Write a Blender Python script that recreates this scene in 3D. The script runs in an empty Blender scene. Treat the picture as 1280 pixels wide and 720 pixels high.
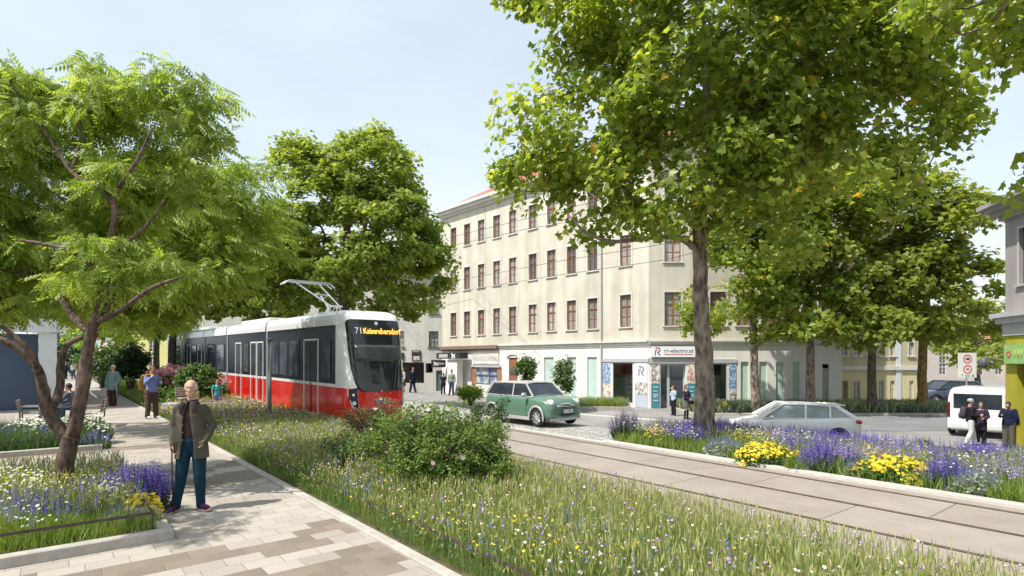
EXPO=0.80; CLOUD=(3.7,4.0,4.1,1); BAND0=4.9
import bpy, math, random
import numpy as np
from mathutils import Vector, Matrix
random.seed(7); RNG=np.random.default_rng(11)
C=bpy.context.scene.collection
F=700.0; H=2.1; YH=450.0; PI=math.pi
TH=math.radians(37.4)      # tram track heading
TP=math.radians(39.3)      # footpath heading
def S(x,a,b):
    t=np.clip((np.asarray(x,float)-a)/(b-a),0,1); return t*t*(3-2*t)
def g(X,Y):                # height of the ground
    X=np.asarray(X,float); Y=np.asarray(Y,float)
    dt=math.cos(TH)*X+math.sin(TH)*Y; ut=-math.sin(TH)*X+math.cos(TH)*Y
    z=-.85*S(dt,12,19)*S(X,-22,-6)+.010*np.minimum(np.maximum(0,ut-16),60)*S(dt,3.6,5)*(1-S(dt,14,20))
    return z
def gz(X,Y): return float(g(X,Y))
def at(px,py,Y): return Vector(((px-640)/F*Y, Y, H-(py-YH)/F*Y))
def on(px,Y,dz=0):
    X=(px-640)/F*Y; return Vector((X,Y,gz(X,Y)+dz))
def ray(px,py):            # ground point seen at a pixel
    Y=3.0
    while Y<300:
        X=(px-640)/F*Y
        if H-(py-YH)/F*Y<=gz(X,Y): break
        Y+=.02
    return Vector((X,Y,gz(X,Y)))
def PF(u,d): return (-math.sin(TP)*u+math.cos(TP)*d, math.cos(TP)*u+math.sin(TP)*d)
# curved centre line of the near track
_tab=[]
def _mk():
    d0=6.9; p=np.array([math.cos(TH)*d0,math.sin(TH)*d0])
    du=.25
    p=p+np.array([math.sin(TH),-math.cos(TH)])*30
    u=-30.0
    while u<130:
        th=TH+math.radians(3.4)*min(1,max(0,(u-15)/5))
        _tab.append((u,p[0],p[1],th)); p=p+du*np.array([-math.sin(th),math.cos(th)]); u+=du
_mk(); TAB=np.array(_tab)
def TF(u,d):
    x=np.interp(u,TAB[:,0],TAB[:,1]); y=np.interp(u,TAB[:,0],TAB[:,2]); t=np.interp(u,TAB[:,0],TAB[:,3])
    return x+(d-6.9)*np.cos(t), y+(d-6.9)*np.sin(t)
# ---------------------------------------------------------------- materials
def newmat(name):
    m=bpy.data.materials.new(name); m.use_nodes=True; nt=m.node_tree
    return m,nt,nt.nodes,nt.links,nt.nodes['Principled BSDF']
def MT(name,col,rough=.7,metal=0,var=.12,scale=3.0,bump=0,bscale=None,spec=.5,coat=0,stain=0):
    m,nt,N,L,b=newmat(name)
    b.inputs['Roughness'].default_value=rough; b.inputs['Metallic'].default_value=metal
    b.inputs['Specular IOR Level'].default_value=spec; b.inputs['Coat Weight'].default_value=coat
    tc=N.new('ShaderNodeTexCoord')
    n=N.new('ShaderNodeTexNoise'); n.inputs['Scale'].default_value=scale; n.inputs['Detail'].default_value=6
    L.new(tc.outputs['Object'],n.inputs['Vector'])
    r=N.new('ShaderNodeValToRGB'); r.color_ramp.elements[0].position=.3; r.color_ramp.elements[1].position=.7
    r.color_ramp.elements[0].color=tuple(c*(1-var) for c in col)+(1,); r.color_ramp.elements[1].color=tuple(min(1,c*(1+var)) for c in col)+(1,)
    L.new(n.outputs['Fac'],r.inputs['Fac']); out=r.outputs['Color']
    if stain:
        mp=N.new('ShaderNodeMapping'); mp.inputs['Scale'].default_value=(1.2,1.2,.12); L.new(tc.outputs['Object'],mp.inputs['Vector'])
        n2=N.new('ShaderNodeTexNoise'); n2.inputs['Scale'].default_value=1.3; n2.inputs['Detail'].default_value=8; L.new(mp.outputs[0],n2.inputs['Vector'])
        r2=N.new('ShaderNodeValToRGB'); r2.color_ramp.elements[0].position=.38; r2.color_ramp.elements[1].position=.62
        r2.color_ramp.elements[0].color=(1-stain,1-stain,1-stain*1.1,1); r2.color_ramp.elements[1].color=(1,1,1,1)
        L.new(n2.outputs['Fac'],r2.inputs['Fac'])
        mx=N.new('ShaderNodeMix'); mx.data_type='RGBA'; mx.blend_type='MULTIPLY'; mx.inputs[0].default_value=1
        L.new(out,mx.inputs[6]); L.new(r2.outputs['Color'],mx.inputs[7]); out=mx.outputs[2]
    L.new(out,b.inputs['Base Color'])
    if bump:
        n3=N.new('ShaderNodeTexNoise'); n3.inputs['Scale'].default_value=bscale or scale*6; n3.inputs['Detail'].default_value=5
        L.new(tc.outputs['Object'],n3.inputs['Vector'])
        bp=N.new('ShaderNodeBump'); bp.inputs['Strength'].default_value=bump; bp.inputs['Distance'].default_value=.02
        L.new(n3.outputs['Fac'],bp.inputs['Height']); L.new(bp.outputs[0],b.inputs['Normal'])
    return m
def leafmat(name,cols,trans=.35,rough=.5,spec=.3):
    """cols: list of (position, rgb), picked by the random value each leaf carries"""
    m,nt,N,L,b=newmat(name)
    a=N.new('ShaderNodeAttribute'); a.attribute_name='rnd'
    r=N.new('ShaderNodeValToRGB'); cr=r.color_ramp
    while len(cr.elements)<len(cols): cr.elements.new(.5)
    for e,(p,c) in zip(cr.elements,cols): e.position=p; e.color=tuple(c)+(1,)
    L.new(a.outputs['Fac'],r.inputs['Fac']); L.new(r.outputs['Color'],b.inputs['Base Color'])
    b.inputs['Roughness'].default_value=rough; b.inputs['Specular IOR Level'].default_value=spec
    t=N.new('ShaderNodeBsdfTranslucent'); L.new(r.outputs['Color'],t.inputs['Color'])
    g1=N.new('ShaderNodeMix'); g1.data_type='RGBA'; g1.blend_type='MULTIPLY'; g1.inputs[0].default_value=1; g1.inputs[7].default_value=(1.95,1.85,.9,1)
    L.new(r.outputs['Color'],g1.inputs[6]); L.new(g1.outputs[2],t.inputs['Color'])
    mx=N.new('ShaderNodeMixShader'); mx.inputs[0].default_value=trans
    L.new(b.outputs[0],mx.inputs[1]); L.new(t.outputs[0],mx.inputs[2]); L.new(mx.outputs[0],N['Material Output'].inputs['Surface'])
    return m
def glassmat(name,tint=(.02,.03,.035),rough=.04,spec=.8):
    m,nt,N,L,b=newmat(name); b.inputs['Base Color'].default_value=tint+(1,); b.inputs['Roughness'].default_value=rough
    b.inputs['Specular IOR Level'].default_value=spec; b.inputs['IOR'].default_value=1.6
    return m
def emit(name,col,s=1.0):
    m,nt,N,L,b=newmat(name); b.inputs['Emission Color'].default_value=col+(1,); b.inputs['Emission Strength'].default_value=s
    b.inputs['Base Color'].default_value=col+(1,); return m
# ---------------------------------------------------------------- mesh helpers
class MB:
    def __init__(s): s.v=[]; s.f=[]; s.m=[]; s.mi=0; s.uv=None
    def add(s,v,f):
        o=len(s.v); s.v.extend([tuple(p) for p in v]); s.f.extend([tuple(i+o for i in q) for q in f]); s.m.extend([s.mi]*len(f)); return s
    def box(s,c,d,rz=0,M=None):
        x,y,z=[k/2 for k in d]
        v=[Vector((a*x,b*y,e*z)) for e in(-1,1) for b in(-1,1) for a in(-1,1)]
        R=M or Matrix.Rotation(rz,3,'Z'); c=Vector(c)
        return s.add([R@p+c for p in v],[(0,2,3,1),(4,5,7,6),(0,1,5,4),(2,6,7,3),(0,4,6,2),(1,3,7,5)])
    def bbox(s,a,b): return s.box([(a[i]+b[i])/2 for i in range(3)],[abs(b[i]-a[i]) for i in range(3)])
    def tube(s,pts,rad,seg=8,cap=True,hint=None):
        pts=[Vector(p) for p in pts]; n=len(pts)
        if not isinstance(rad,(list,tuple)): rad=[rad]*n
        rad=[(r,r) if not isinstance(r,(list,tuple)) else r for r in rad]
        ring=[]; up=Vector(hint) if hint else None
        for i in range(n):
            t=(pts[min(i+1,n-1)]-pts[max(i-1,0)])
            if t.length<1e-9: t=Vector((0,0,1))
            t.normalize()
            if up is None: up=Vector((1,0,0)) if abs(t.x)<.9 else Vector((0,1,0))
            a=(up-t*up.dot(t))
            if a.length<1e-6: a=t.orthogonal()
            a.normalize(); 
            if hint is None: up=a
            b=t.cross(a)
            ring.append([pts[i]+a*(rad[i][0]*math.cos(2*PI*k/seg))+b*(rad[i][1]*math.sin(2*PI*k/seg)) for k in range(seg)])
        v=[p for r in ring for p in r]; f=[]
        for i in range(n-1):
            for k in range(seg):
                k2=(k+1)%seg; f.append((i*seg+k,i*seg+k2,(i+1)*seg+k2,(i+1)*seg+k))
        if cap: f.append(tuple(reversed(range(seg)))); f.append(tuple(range((n-1)*seg,n*seg)))
        return s.add(v,f)
    def limb(s,pts,rad,seg=14,hint=None,e0=1.0):     # tube with rounded ends
        pts=[Vector(p) for p in pts]; n=len(pts)
        if not isinstance(rad,(list,tuple)): rad=[rad]*n
        rad=[(r,r) if not isinstance(r,(list,tuple)) else r for r in rad]
        d0=(pts[0]-pts[1]).normalized(); d1=(pts[-1]-pts[-2]).normalized()
        r0=min(rad[0]); r1=min(rad[-1]); sc=lambda r,k:(r[0]*k,r[1]*k)
        P=[pts[0]+d0*r0*.95*e0,pts[0]+d0*r0*.7*e0]+pts+[pts[-1]+d1*r1*.7,pts[-1]+d1*r1*.95]
        R=[sc(rad[0],.3+.5*(1-e0)),sc(rad[0],.72+.26*(1-e0))]+rad+[sc(rad[-1],.72),sc(rad[-1],.3)]
        return s.tube(P,R,seg,True,hint)
    def ell(s,c,r,seg=16,rings=10,M=None):
        v=[];f=[];c=Vector(c)
        for i in range(rings+1):
            a=PI*i/rings
            for k in range(seg):
                p=Vector((r[0]*math.sin(a)*math.cos(2*PI*k/seg),r[1]*math.sin(a)*math.sin(2*PI*k/seg),r[2]*math.cos(a)))
                v.append((M@p if M else p)+c)
        for i in range(rings):
            for k in range(seg):
                k2=(k+1)%seg; f.append((i*seg+k,(i+1)*seg+k,(i+1)*seg+k2,i*seg+k2))
        return s.add(v,f)
    def disc(s,c,n,r,seg=24,r2=0,depth=.01):   # cylinder / ring along n
        c=Vector(c); n=Vector(n).normalized(); a=n.orthogonal().normalized(); b=n.cross(a); v=[];f=[]
        for R,off in ((r,0),(r,depth)):
            for k in range(seg): v.append(c+n*off+a*R*math.cos(2*PI*k/seg)+b*R*math.sin(2*PI*k/seg))
        for k in range(seg):
            k2=(k+1)%seg; f.append((k,k2,seg+k2,seg+k))
        if r2:
            for off in (0,depth):
                for k in range(seg): v.append(c+n*off+a*r2*math.cos(2*PI*k/seg)+b*r2*math.sin(2*PI*k/seg))
            for k in range(seg):
                k2=(k+1)%seg; f+=[(2*seg+k,3*seg+k,3*seg+k2,2*seg+k2),(seg+k,seg+k2,3*seg+k2,3*seg+k),(k,2*seg+k,2*seg+k2,k2)]
        else: f+=[tuple(reversed(range(seg))),tuple(range(seg,2*seg))]
        return s.add(v,f)
    def prism(s,poly,axis_o,ax,ay,n,t):        # polygon in plane (ax,ay) at origin, thickness t along n
        o=Vector(axis_o);ax=Vector(ax);ay=Vector(ay);n=Vector(n); k=len(poly)
        v=[o+ax*p[0]+ay*p[1] for p in poly]+[o+ax*p[0]+ay*p[1]+n*t for p in poly]
        f=[tuple(reversed(range(k))),tuple(range(k,2*k))]+[(i,(i+1)%k,k+(i+1)%k,k+i) for i in range(k)]
        return s.add(v,f)
    def grid(s,fn,us,vs,flip=False):
        v=[fn(a,b) for a in us for b in vs]; m=len(vs); f=[]
        for i in range(len(us)-1):
            for j in range(m-1):
                q=(i*m+j,(i+1)*m+j,(i+1)*m+j+1,i*m+j+1); f.append(tuple(reversed(q)) if flip else q)
        return s.add(v,f)
    def xf(s,M):
        s.v=[tuple(M@Vector(p)) for p in s.v]; return s
    def mesh(s,name,mats,smooth=False):
        me=bpy.data.meshes.new(name); me.from_pydata(s.v,[],s.f)
        if not isinstance(mats,(list,tuple)): mats=[mats]
        for m in mats: me.materials.append(m)
        if len(mats)>1: me.polygons.foreach_set('material_index',s.m)
        if smooth: me.polygons.foreach_set('use_smooth',[True]*len(me.polygons))
        me.update(); return me
    def obj(s,name,mats,parent=None,smooth=False,bevel=0,angle=None):
        o=bpy.data.objects.new(name,s.mesh(name,mats,smooth)); C.objects.link(o)
        if parent is not None: o.parent=parent
        if bevel:
            b=o.modifiers.new('bevel','BEVEL'); b.width=bevel; b.segments=2; b.limit_method='ANGLE'; b.angle_limit=math.radians(40)
        return o
def fixn(o):
    import bmesh
    bm=bmesh.new(); bm.from_mesh(o.data); bmesh.ops.recalc_face_normals(bm,faces=bm.faces); bm.to_mesh(o.data); bm.free(); return o
def autosmooth(o,ang=35):
    import bmesh
    bm=bmesh.new(); bm.from_mesh(o.data); bmesh.ops.remove_doubles(bm,verts=bm.verts,dist=1e-4); bmesh.ops.recalc_face_normals(bm,faces=bm.faces)
    for f in bm.faces: f.smooth=True
    for e in bm.edges:
        if len(e.link_faces)==2 and e.calc_face_angle(0)>math.radians(ang): e.smooth=False
    bm.to_mesh(o.data); bm.free(); return o
def tag(o,label,cat,group=None,kind=None):
    o['label']=label; o['category']=cat
    if group: o['group']=group
    if kind: o['kind']=kind
    return o
def struct(o): o['kind']='structure'; return o
def empty(name,loc,rz=0,label=None,cat=None,group=None,sc=1):
    o=bpy.data.objects.new(name,None); C.objects.link(o); o.location=loc; o.rotation_euler=(0,0,rz); o.scale=(sc,sc,sc); o.empty_display_size=.2
    if label: tag(o,label,cat,group)
    return o
def bake(o):
    """replace an object's mesh by its evaluated (modified) mesh"""
    dg=bpy.context.evaluated_depsgraph_get(); dg.update()
    me=bpy.data.meshes.new_from_object(o.evaluated_get(dg)); o.modifiers.clear(); o.data=me; return o
def remesh(name,mb,vox,mat,parent=None,smooth=6,fac=.5):
    o=mb.obj(name,mat,parent)
    r=o.modifiers.new('r','REMESH'); r.mode='VOXEL'; r.voxel_size=vox; r.use_smooth_shade=True
    if smooth:
        s=o.modifiers.new('s','SMOOTH'); s.iterations=smooth; s.factor=fac
    bake(o); o.data.materials.clear(); o.data.materials.append(mat) 
    o.data.polygons.foreach_set('use_smooth',[True]*len(o.data.polygons)); return o
def text(name,s,size,mat,origin,xdir,up,parent=None,depth=.004,align='LEFT',width=None,bold=0):
    cu=bpy.data.curves.new(name,'FONT'); cu.body=s; cu.size=size; cu.extrude=depth; cu.align_x=align; cu.align_y='CENTER'; cu.resolution_u=2; cu.offset=bold
    o=bpy.data.objects.new(name,cu); C.objects.link(o)
    dg=bpy.context.evaluated_depsgraph_get(); dg.update()
    me=bpy.data.meshes.new_from_object(o.evaluated_get(dg)); bpy.data.objects.remove(o)
    xs=[v.co.x for v in me.vertices]; w=max(xs)-min(xs); k=width/w if width else 1
    x=Vector(xdir).normalized(); u=Vector(up).normalized(); n=x.cross(u); O=Vector(origin)
    for v in me.vertices: v.co=O+x*(v.co.x*k)+u*v.co.y+n*v.co.z
    me.materials.clear(); me.materials.append(mat)
    o=bpy.data.objects.new(name,me); C.objects.link(o)
    if parent is not None: o.parent=parent
    return o
def inst_mesh(name,parts,mats,smooth=False):
    """parts: list of (tv(n,3), tf list of equal-size tuples, R(N,3,3), P(N,3), rnd(N), matindex): merged copies of small templates"""
    V=[];LI=[];LS=[];LT=[];RN=[];MI=[];vo=0;lo=0
    for tv,tf,R,P,rn,mi in parts:
        tv=np.asarray(tv,float); N=len(P)
        if N==0: continue
        v=np.einsum('nij,kj->nki',R,tv)+P[:,None,:]; k=len(tv)
        sizes=np.array([len(f) for f in tf]); flat=np.concatenate([np.array(f) for f in tf])
        li=(flat[None,:]+(np.arange(N)*k)[:,None]+vo).ravel()
        starts=np.concatenate([[0],np.cumsum(sizes)[:-1]])
        ls=(starts[None,:]+(np.arange(N)*len(flat))[:,None]+lo).ravel()
        V.append(v.reshape(-1,3)); LI.append(li); LS.append(ls); LT.append(np.tile(sizes,N)); RN.append(np.repeat(rn,k)); MI.append(np.full(N*len(tf),mi))
        vo+=N*k; lo+=N*len(flat)
    V=np.concatenate(V);LI=np.concatenate(LI);LS=np.concatenate(LS);LT=np.concatenate(LT);RN=np.concatenate(RN);MI=np.concatenate(MI)
    me=bpy.data.meshes.new(name)
    me.vertices.add(len(V)); me.vertices.foreach_set('co',V.ravel().astype(np.float32))
    me.loops.add(len(LI)); me.loops.foreach_set('vertex_index',LI.astype(np.int32))
    me.polygons.add(len(LS)); me.polygons.foreach_set('loop_start',LS.astype(np.int32)); me.polygons.foreach_set('loop_total',LT.astype(np.int32))
    me.polygons.foreach_set('material_index',MI.astype(np.int32))
    if smooth: me.polygons.foreach_set('use_smooth',np.ones(len(LS),bool))
    a=me.attributes.new('rnd','FLOAT','POINT'); a.data.foreach_set('value',RN.astype(np.float32))
    for m in mats: me.materials.append(m)
    me.update(calc_edges=True); return me
def link(name,me,parent=None):
    o=bpy.data.objects.new(name,me); C.objects.link(o)
    if parent is not None: o.parent=parent
    return o
def nrm(a): return a/np.maximum(1e-9,np.linalg.norm(a,axis=-1,keepdims=True))
def frames(z,n,spin=True):
    """N rotation matrices whose third column is z"""
    z=nrm(z); r=nrm(RNG.normal(size=z.shape)); x=nrm(np.cross(r,z)); y=np.cross(z,x)
    return np.stack([x,y,z],axis=2)
def upright(n,lean=.25,scale=None,sz=None):
    a=RNG.uniform(0,2*PI,n); z=nrm(np.stack([RNG.normal(0,lean,n),RNG.normal(0,lean,n),np.ones(n)],1))
    x0=np.stack([np.cos(a),np.sin(a),np.zeros(n)],1); y=nrm(np.cross(z,x0)); x=np.cross(y,z)
    R=np.stack([x,y,z],axis=2)
    if scale is not None: R=R*np.stack([scale,scale,sz if sz is not None else scale],1)[:,None,:]
    return R
# ---------------------------------------------------------------- templates
def T_maple():
    o=[(0,-.02),(.16,-.2+.12),(.42,-.02),(.34,.16),(.5,.42),(.24,.42),(.2,.62),(0,.86),(-.2,.62),(-.24,.42),(-.5,.42),(-.34,.16),(-.42,-.02),(-.16,-.08)]
    v=[(0,.3,0)]+[(x,y,-.22*abs(x)-.10*max(0,y-.4)) for x,y in o]; k=len(o)
    return v,[(0,i+1,(i+1)%k+1) for i in range(k)]
def T_leaf():
    v=[(0,0,0),(.3,.35,-.1),(.18,.75,-.12),(0,1,-.15),(-.18,.75,-.12),(-.3,.35,-.1),(0,.5,.03)]
    return v,[(0,1,6),(1,2,6),(2,3,6),(3,4,6),(4,5,6),(5,0,6)]
def T_ash():
    v=[];f=[]
    def lf(b,d,l,w,dr):
        b=np.array(b); d=np.array(d); s=np.array([-d[1],d[0],0]); s=s/np.linalg.norm(s); i=len(v)
        v.extend([b,b+d*l*.4+s*w+[0,0,-dr*.3],b+d*l+[0,0,-dr],b+d*l*.4-s*w+[0,0,-dr*.3]]); f.extend([(i,i+1,i+2),(i,i+2,i+3)])
    for k in range(5):
        t=.18+.17*k; z=-.28*t*t
        for sgn in(-1,1): lf((0,t,z),nrm(np.array([sgn*.8,.55,0])),.36-.03*k,.068,.18)
    lf((0,.98,-.28),np.array([0,1,0.]),.34,.055,.16)
    return [tuple(p) for p in v],f
def T_blade():
    return [(-.02,0,0),(.02,0,0),(-.016,.05,.5),(.016,.05,.5),(0,.22,1)],[(0,1,3,2),(2,3,4)]
def T_stalk():      # thin stem with a fuzzy seed head
    v=[(-.005,0,0),(.005,0,0),(.003,.06,.8),(-.003,.06,.8),(0,.06,.76),(.010,.08,.85),(0,.11,1),(-.010,.06,.85),(0,.1,.87),(0,.05,.87)]
    return v,[(0,1,2,3),(4,5,6,7),(4,8,6,9)]
def T_stem(): return [(-.5,0,0),(.5,0,0),(.4,0,1),(-.4,0,1)],[(0,1,2,3)]
def T_spike(n=9):   # upright flower spike made of small petals
    v=[];f=[]
    for k in range(n):
        t=k/(n-1); a=k*2.4; r=.10*(1-.75*t); c=np.array([math.cos(a)*r*.6,math.sin(a)*r*.6,.05+t*.9]); q=np.array([math.cos(a),math.sin(a),.5]); s=np.array([-math.sin(a),math.cos(a),0]); i=len(v)
        w=.075*(1-.55*t); v.extend([c-s*w,c+q*w*1.6,c+s*w,c+np.array([0,0,w*2.0])]); f.append((i,i+1,i+2,i+3))
    return [tuple(p) for p in v],f
def T_daisy(n=7,cup=.15):
    v=[(0,0,0)];f=[]
    for k in range(n):
        a=2*PI*k/n; da=PI/n*.8
        i=len(v); v+= [(math.cos(a-da)*.7,math.sin(a-da)*.7,cup*.7),(math.cos(a)*1,math.sin(a)*1,cup),(math.cos(a+da)*.7,math.sin(a+da)*.7,cup*.7)]; f.append((0,i,i+1,i+2))
    return v,f
def T_dot():
    v=[];f=[]
    for i,(z,r) in enumerate([(-.6,.7),(.25,1)]):
        for k in range(5): a=2*PI*k/5+i*.6; v.append((r*math.cos(a),r*math.sin(a),z))
    v.append((0,0,.8)); 
    for k in range(5): f.append((k,(k+1)%5,5+(k+1)%5,5+k))
    for k in range(5): f.append((5+k,5+(k+1)%5,10))
    return v,f
MAPLE=T_maple();LEAF=T_leaf();ASH=T_ash();BLADE=T_blade();STALK=T_stalk();STEM=T_stem();SPIKE=T_spike();DAISY=T_daisy();DOT=T_dot()
# ================================================================ world, camera, sun
sc=bpy.context.scene
cam=bpy.data.cameras.new('camera'); co=bpy.data.objects.new('camera',cam); C.objects.link(co); sc.camera=co
co.location=(0,0,H); co.rotation_euler=(PI/2,0,0); cam.sensor_width=36; cam.lens=36*F/1280; cam.shift_y=(YH-360)/1280; cam.clip_end=3000; cam.clip_start=.05
sc.view_settings.view_transform='Standard'; sc.view_settings.look='None'; sc.view_settings.exposure=EXPO; sc.view_settings.gamma=1
SUNV=Vector((-.85,-.53,0)).normalized(); EL=math.radians(58); tosun=Vector((SUNV.x*math.cos(EL),SUNV.y*math.cos(EL),math.sin(EL)))
sl=bpy.data.lights.new('sun','SUN'); sl.energy=3.7; sl.angle=math.radians(.6); sl.color=(1,.955,.88)
so=bpy.data.objects.new('sun',sl); C.objects.link(so); so.rotation_euler=tosun.to_track_quat('Z','Y').to_euler()
w=bpy.data.worlds.new('World'); sc.world=w; w.use_nodes=True; N=w.node_tree.nodes; L=w.node_tree.links
sk=N.new('ShaderNodeTexSky'); sk.sky_type='NISHITA'; sk.sun_disc=False; sk.sun_elevation=EL; sk.sun_rotation=math.atan2(tosun.x,tosun.y); sk.air_density=1.0; sk.dust_density=1.6; sk.ozone_density=1
tc=N.new('ShaderNodeTexCoord'); mp=N.new('ShaderNodeMapping'); mp.inputs['Scale'].default_value=(1,1,3.2); L.new(tc.outputs['Generated'],mp.inputs['Vector'])
nz=N.new('ShaderNodeTexNoise'); nz.inputs['Scale'].default_value=1.1; nz.inputs['Detail'].default_value=7; nz.inputs['Roughness'].default_value=.55; L.new(mp.outputs[0],nz.inputs['Vector'])
rp=N.new('ShaderNodeValToRGB'); rp.color_ramp.elements[0].position=.36; rp.color_ramp.elements[0].color=(.55,.55,.55,1); rp.color_ramp.elements[1].position=.66; rp.color_ramp.elements[1].color=(.95,.95,.95,1)
L.new(nz.outputs['Fac'],rp.inputs['Fac'])
mx=N.new('ShaderNodeMix'); mx.data_type='RGBA'; sz_=N.new('ShaderNodeSeparateXYZ'); L.new(tc.outputs['Generated'],sz_.inputs[0])
zr=N.new('ShaderNodeMapRange'); zr.inputs[1].default_value=.0; zr.inputs[2].default_value=.75; zr.inputs[3].default_value=1.25; zr.inputs[4].default_value=.68; L.new(sz_.outputs[2],zr.inputs[0])
mm_=N.new('ShaderNodeMath'); mm_.operation='MULTIPLY'; mm_.use_clamp=True; L.new(rp.outputs['Color'],mm_.inputs[0]); L.new(zr.outputs[0],mm_.inputs[1]); L.new(mm_.outputs[0],mx.inputs[0]); L.new(sk.outputs[0],mx.inputs[6]); mx.inputs[7].default_value=CLOUD
L.new(mx.outputs[2],N['Background'].inputs['Color']); N['Background'].inputs['Strength'].default_value=.15
# ================================================================ surfaces
def uvsheet(name,fn,us,vs,zoff,mat,uvf=lambda u,v:(u,v)):
    me=bpy.data.meshes.new(name); V=[];UV=[]
    for u in us:
        for v in vs:
            x,y=fn(u,v); V.append((x,y,gz(x,y)+zoff)); UV.append(uvf(u,v))
    m=len(vs); Fc=[(i*m+j,i*m+j+1,(i+1)*m+j+1,(i+1)*m+j) for i in range(len(us)-1) for j in range(m-1)]
    a,b,c=[Vector(V[k]) for k in Fc[0][:3]]
    if (b-a).cross(c-a).z<0: Fc=[tuple(reversed(f)) for f in Fc]
    me.from_pydata(V,[],Fc); uv=me.uv_layers.new(name='uv')
    li=np.zeros(len(me.loops),np.int32); me.loops.foreach_get('vertex_index',li); uv.data.foreach_set('uv',np.array(UV)[li].ravel())
    me.materials.append(mat); me.polygons.foreach_set('use_smooth',[True]*len(me.polygons))
    return link(name,me)
def ar(a,b,s): return list(np.linspace(a,b,max(2,int(round((b-a)/s))+1)))
def kerb(name,fn,path,h,w,mat,zoff=0):
    """path: list of (u,d) corner points in frame fn; a stone kerb w wide, h high following the ground"""
    mb=MB(); P=[]
    for (u0,d0),(u1,d1) in zip(path[:-1],path[1:]):
        n=max(1,int(math.hypot(u1-u0,d1-d0)/.8))
        for k in range(n):
            P.append((u0+(u1-u0)*k/n,d0+(d1-d0)*k/n))
    P.append(path[-1]); Q=[Vector(tuple(float(c) for c in fn(u,d))+(0,)) for u,d in P]; rows=[]
    for i,p in enumerate(Q):
        a=(p-Q[i-1]).normalized() if i else None; b=(Q[i+1]-p).normalized() if i<len(Q)-1 else None
        a=a or b; b=b or a; t=(a+b).normalized(); nn=Vector((-t.y,t.x,0)); k=w/2/max(.5,nn.dot(Vector((-a.y,a.x,0))))
        for s,z in((-1,-.05),(-1,h-.012),(-.85,h),(.85,h),(1,h-.012),(1,-.05)):
            q=p+nn*k*s; rows.append((q.x,q.y,gz(p.x,p.y)+z+zoff))
    f=[]
    for i in range(len(Q)-1):
        for j in range(5): f.append((i*6+j,(i+1)*6+j,(i+1)*6+j+1,i*6+j+1))
    f.append((0,1,2,3,4,5)); e=(len(Q)-1)*6; f.append((e+5,e+4,e+3,e+2,e+1,e)); mb.add(rows,f)
    return fixn(mb.obj(name,mat))
def nodes_math(N,L,op,a,b=None):
    n=N.new('ShaderNodeMath'); n.operation=op
    for i,x in enumerate((a,b)):
        if x is None: continue
        if isinstance(x,(int,float)): n.inputs[i].default_value=x
        else: L.new(x,n.inputs[i])
    return n.outputs[0]
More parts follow.
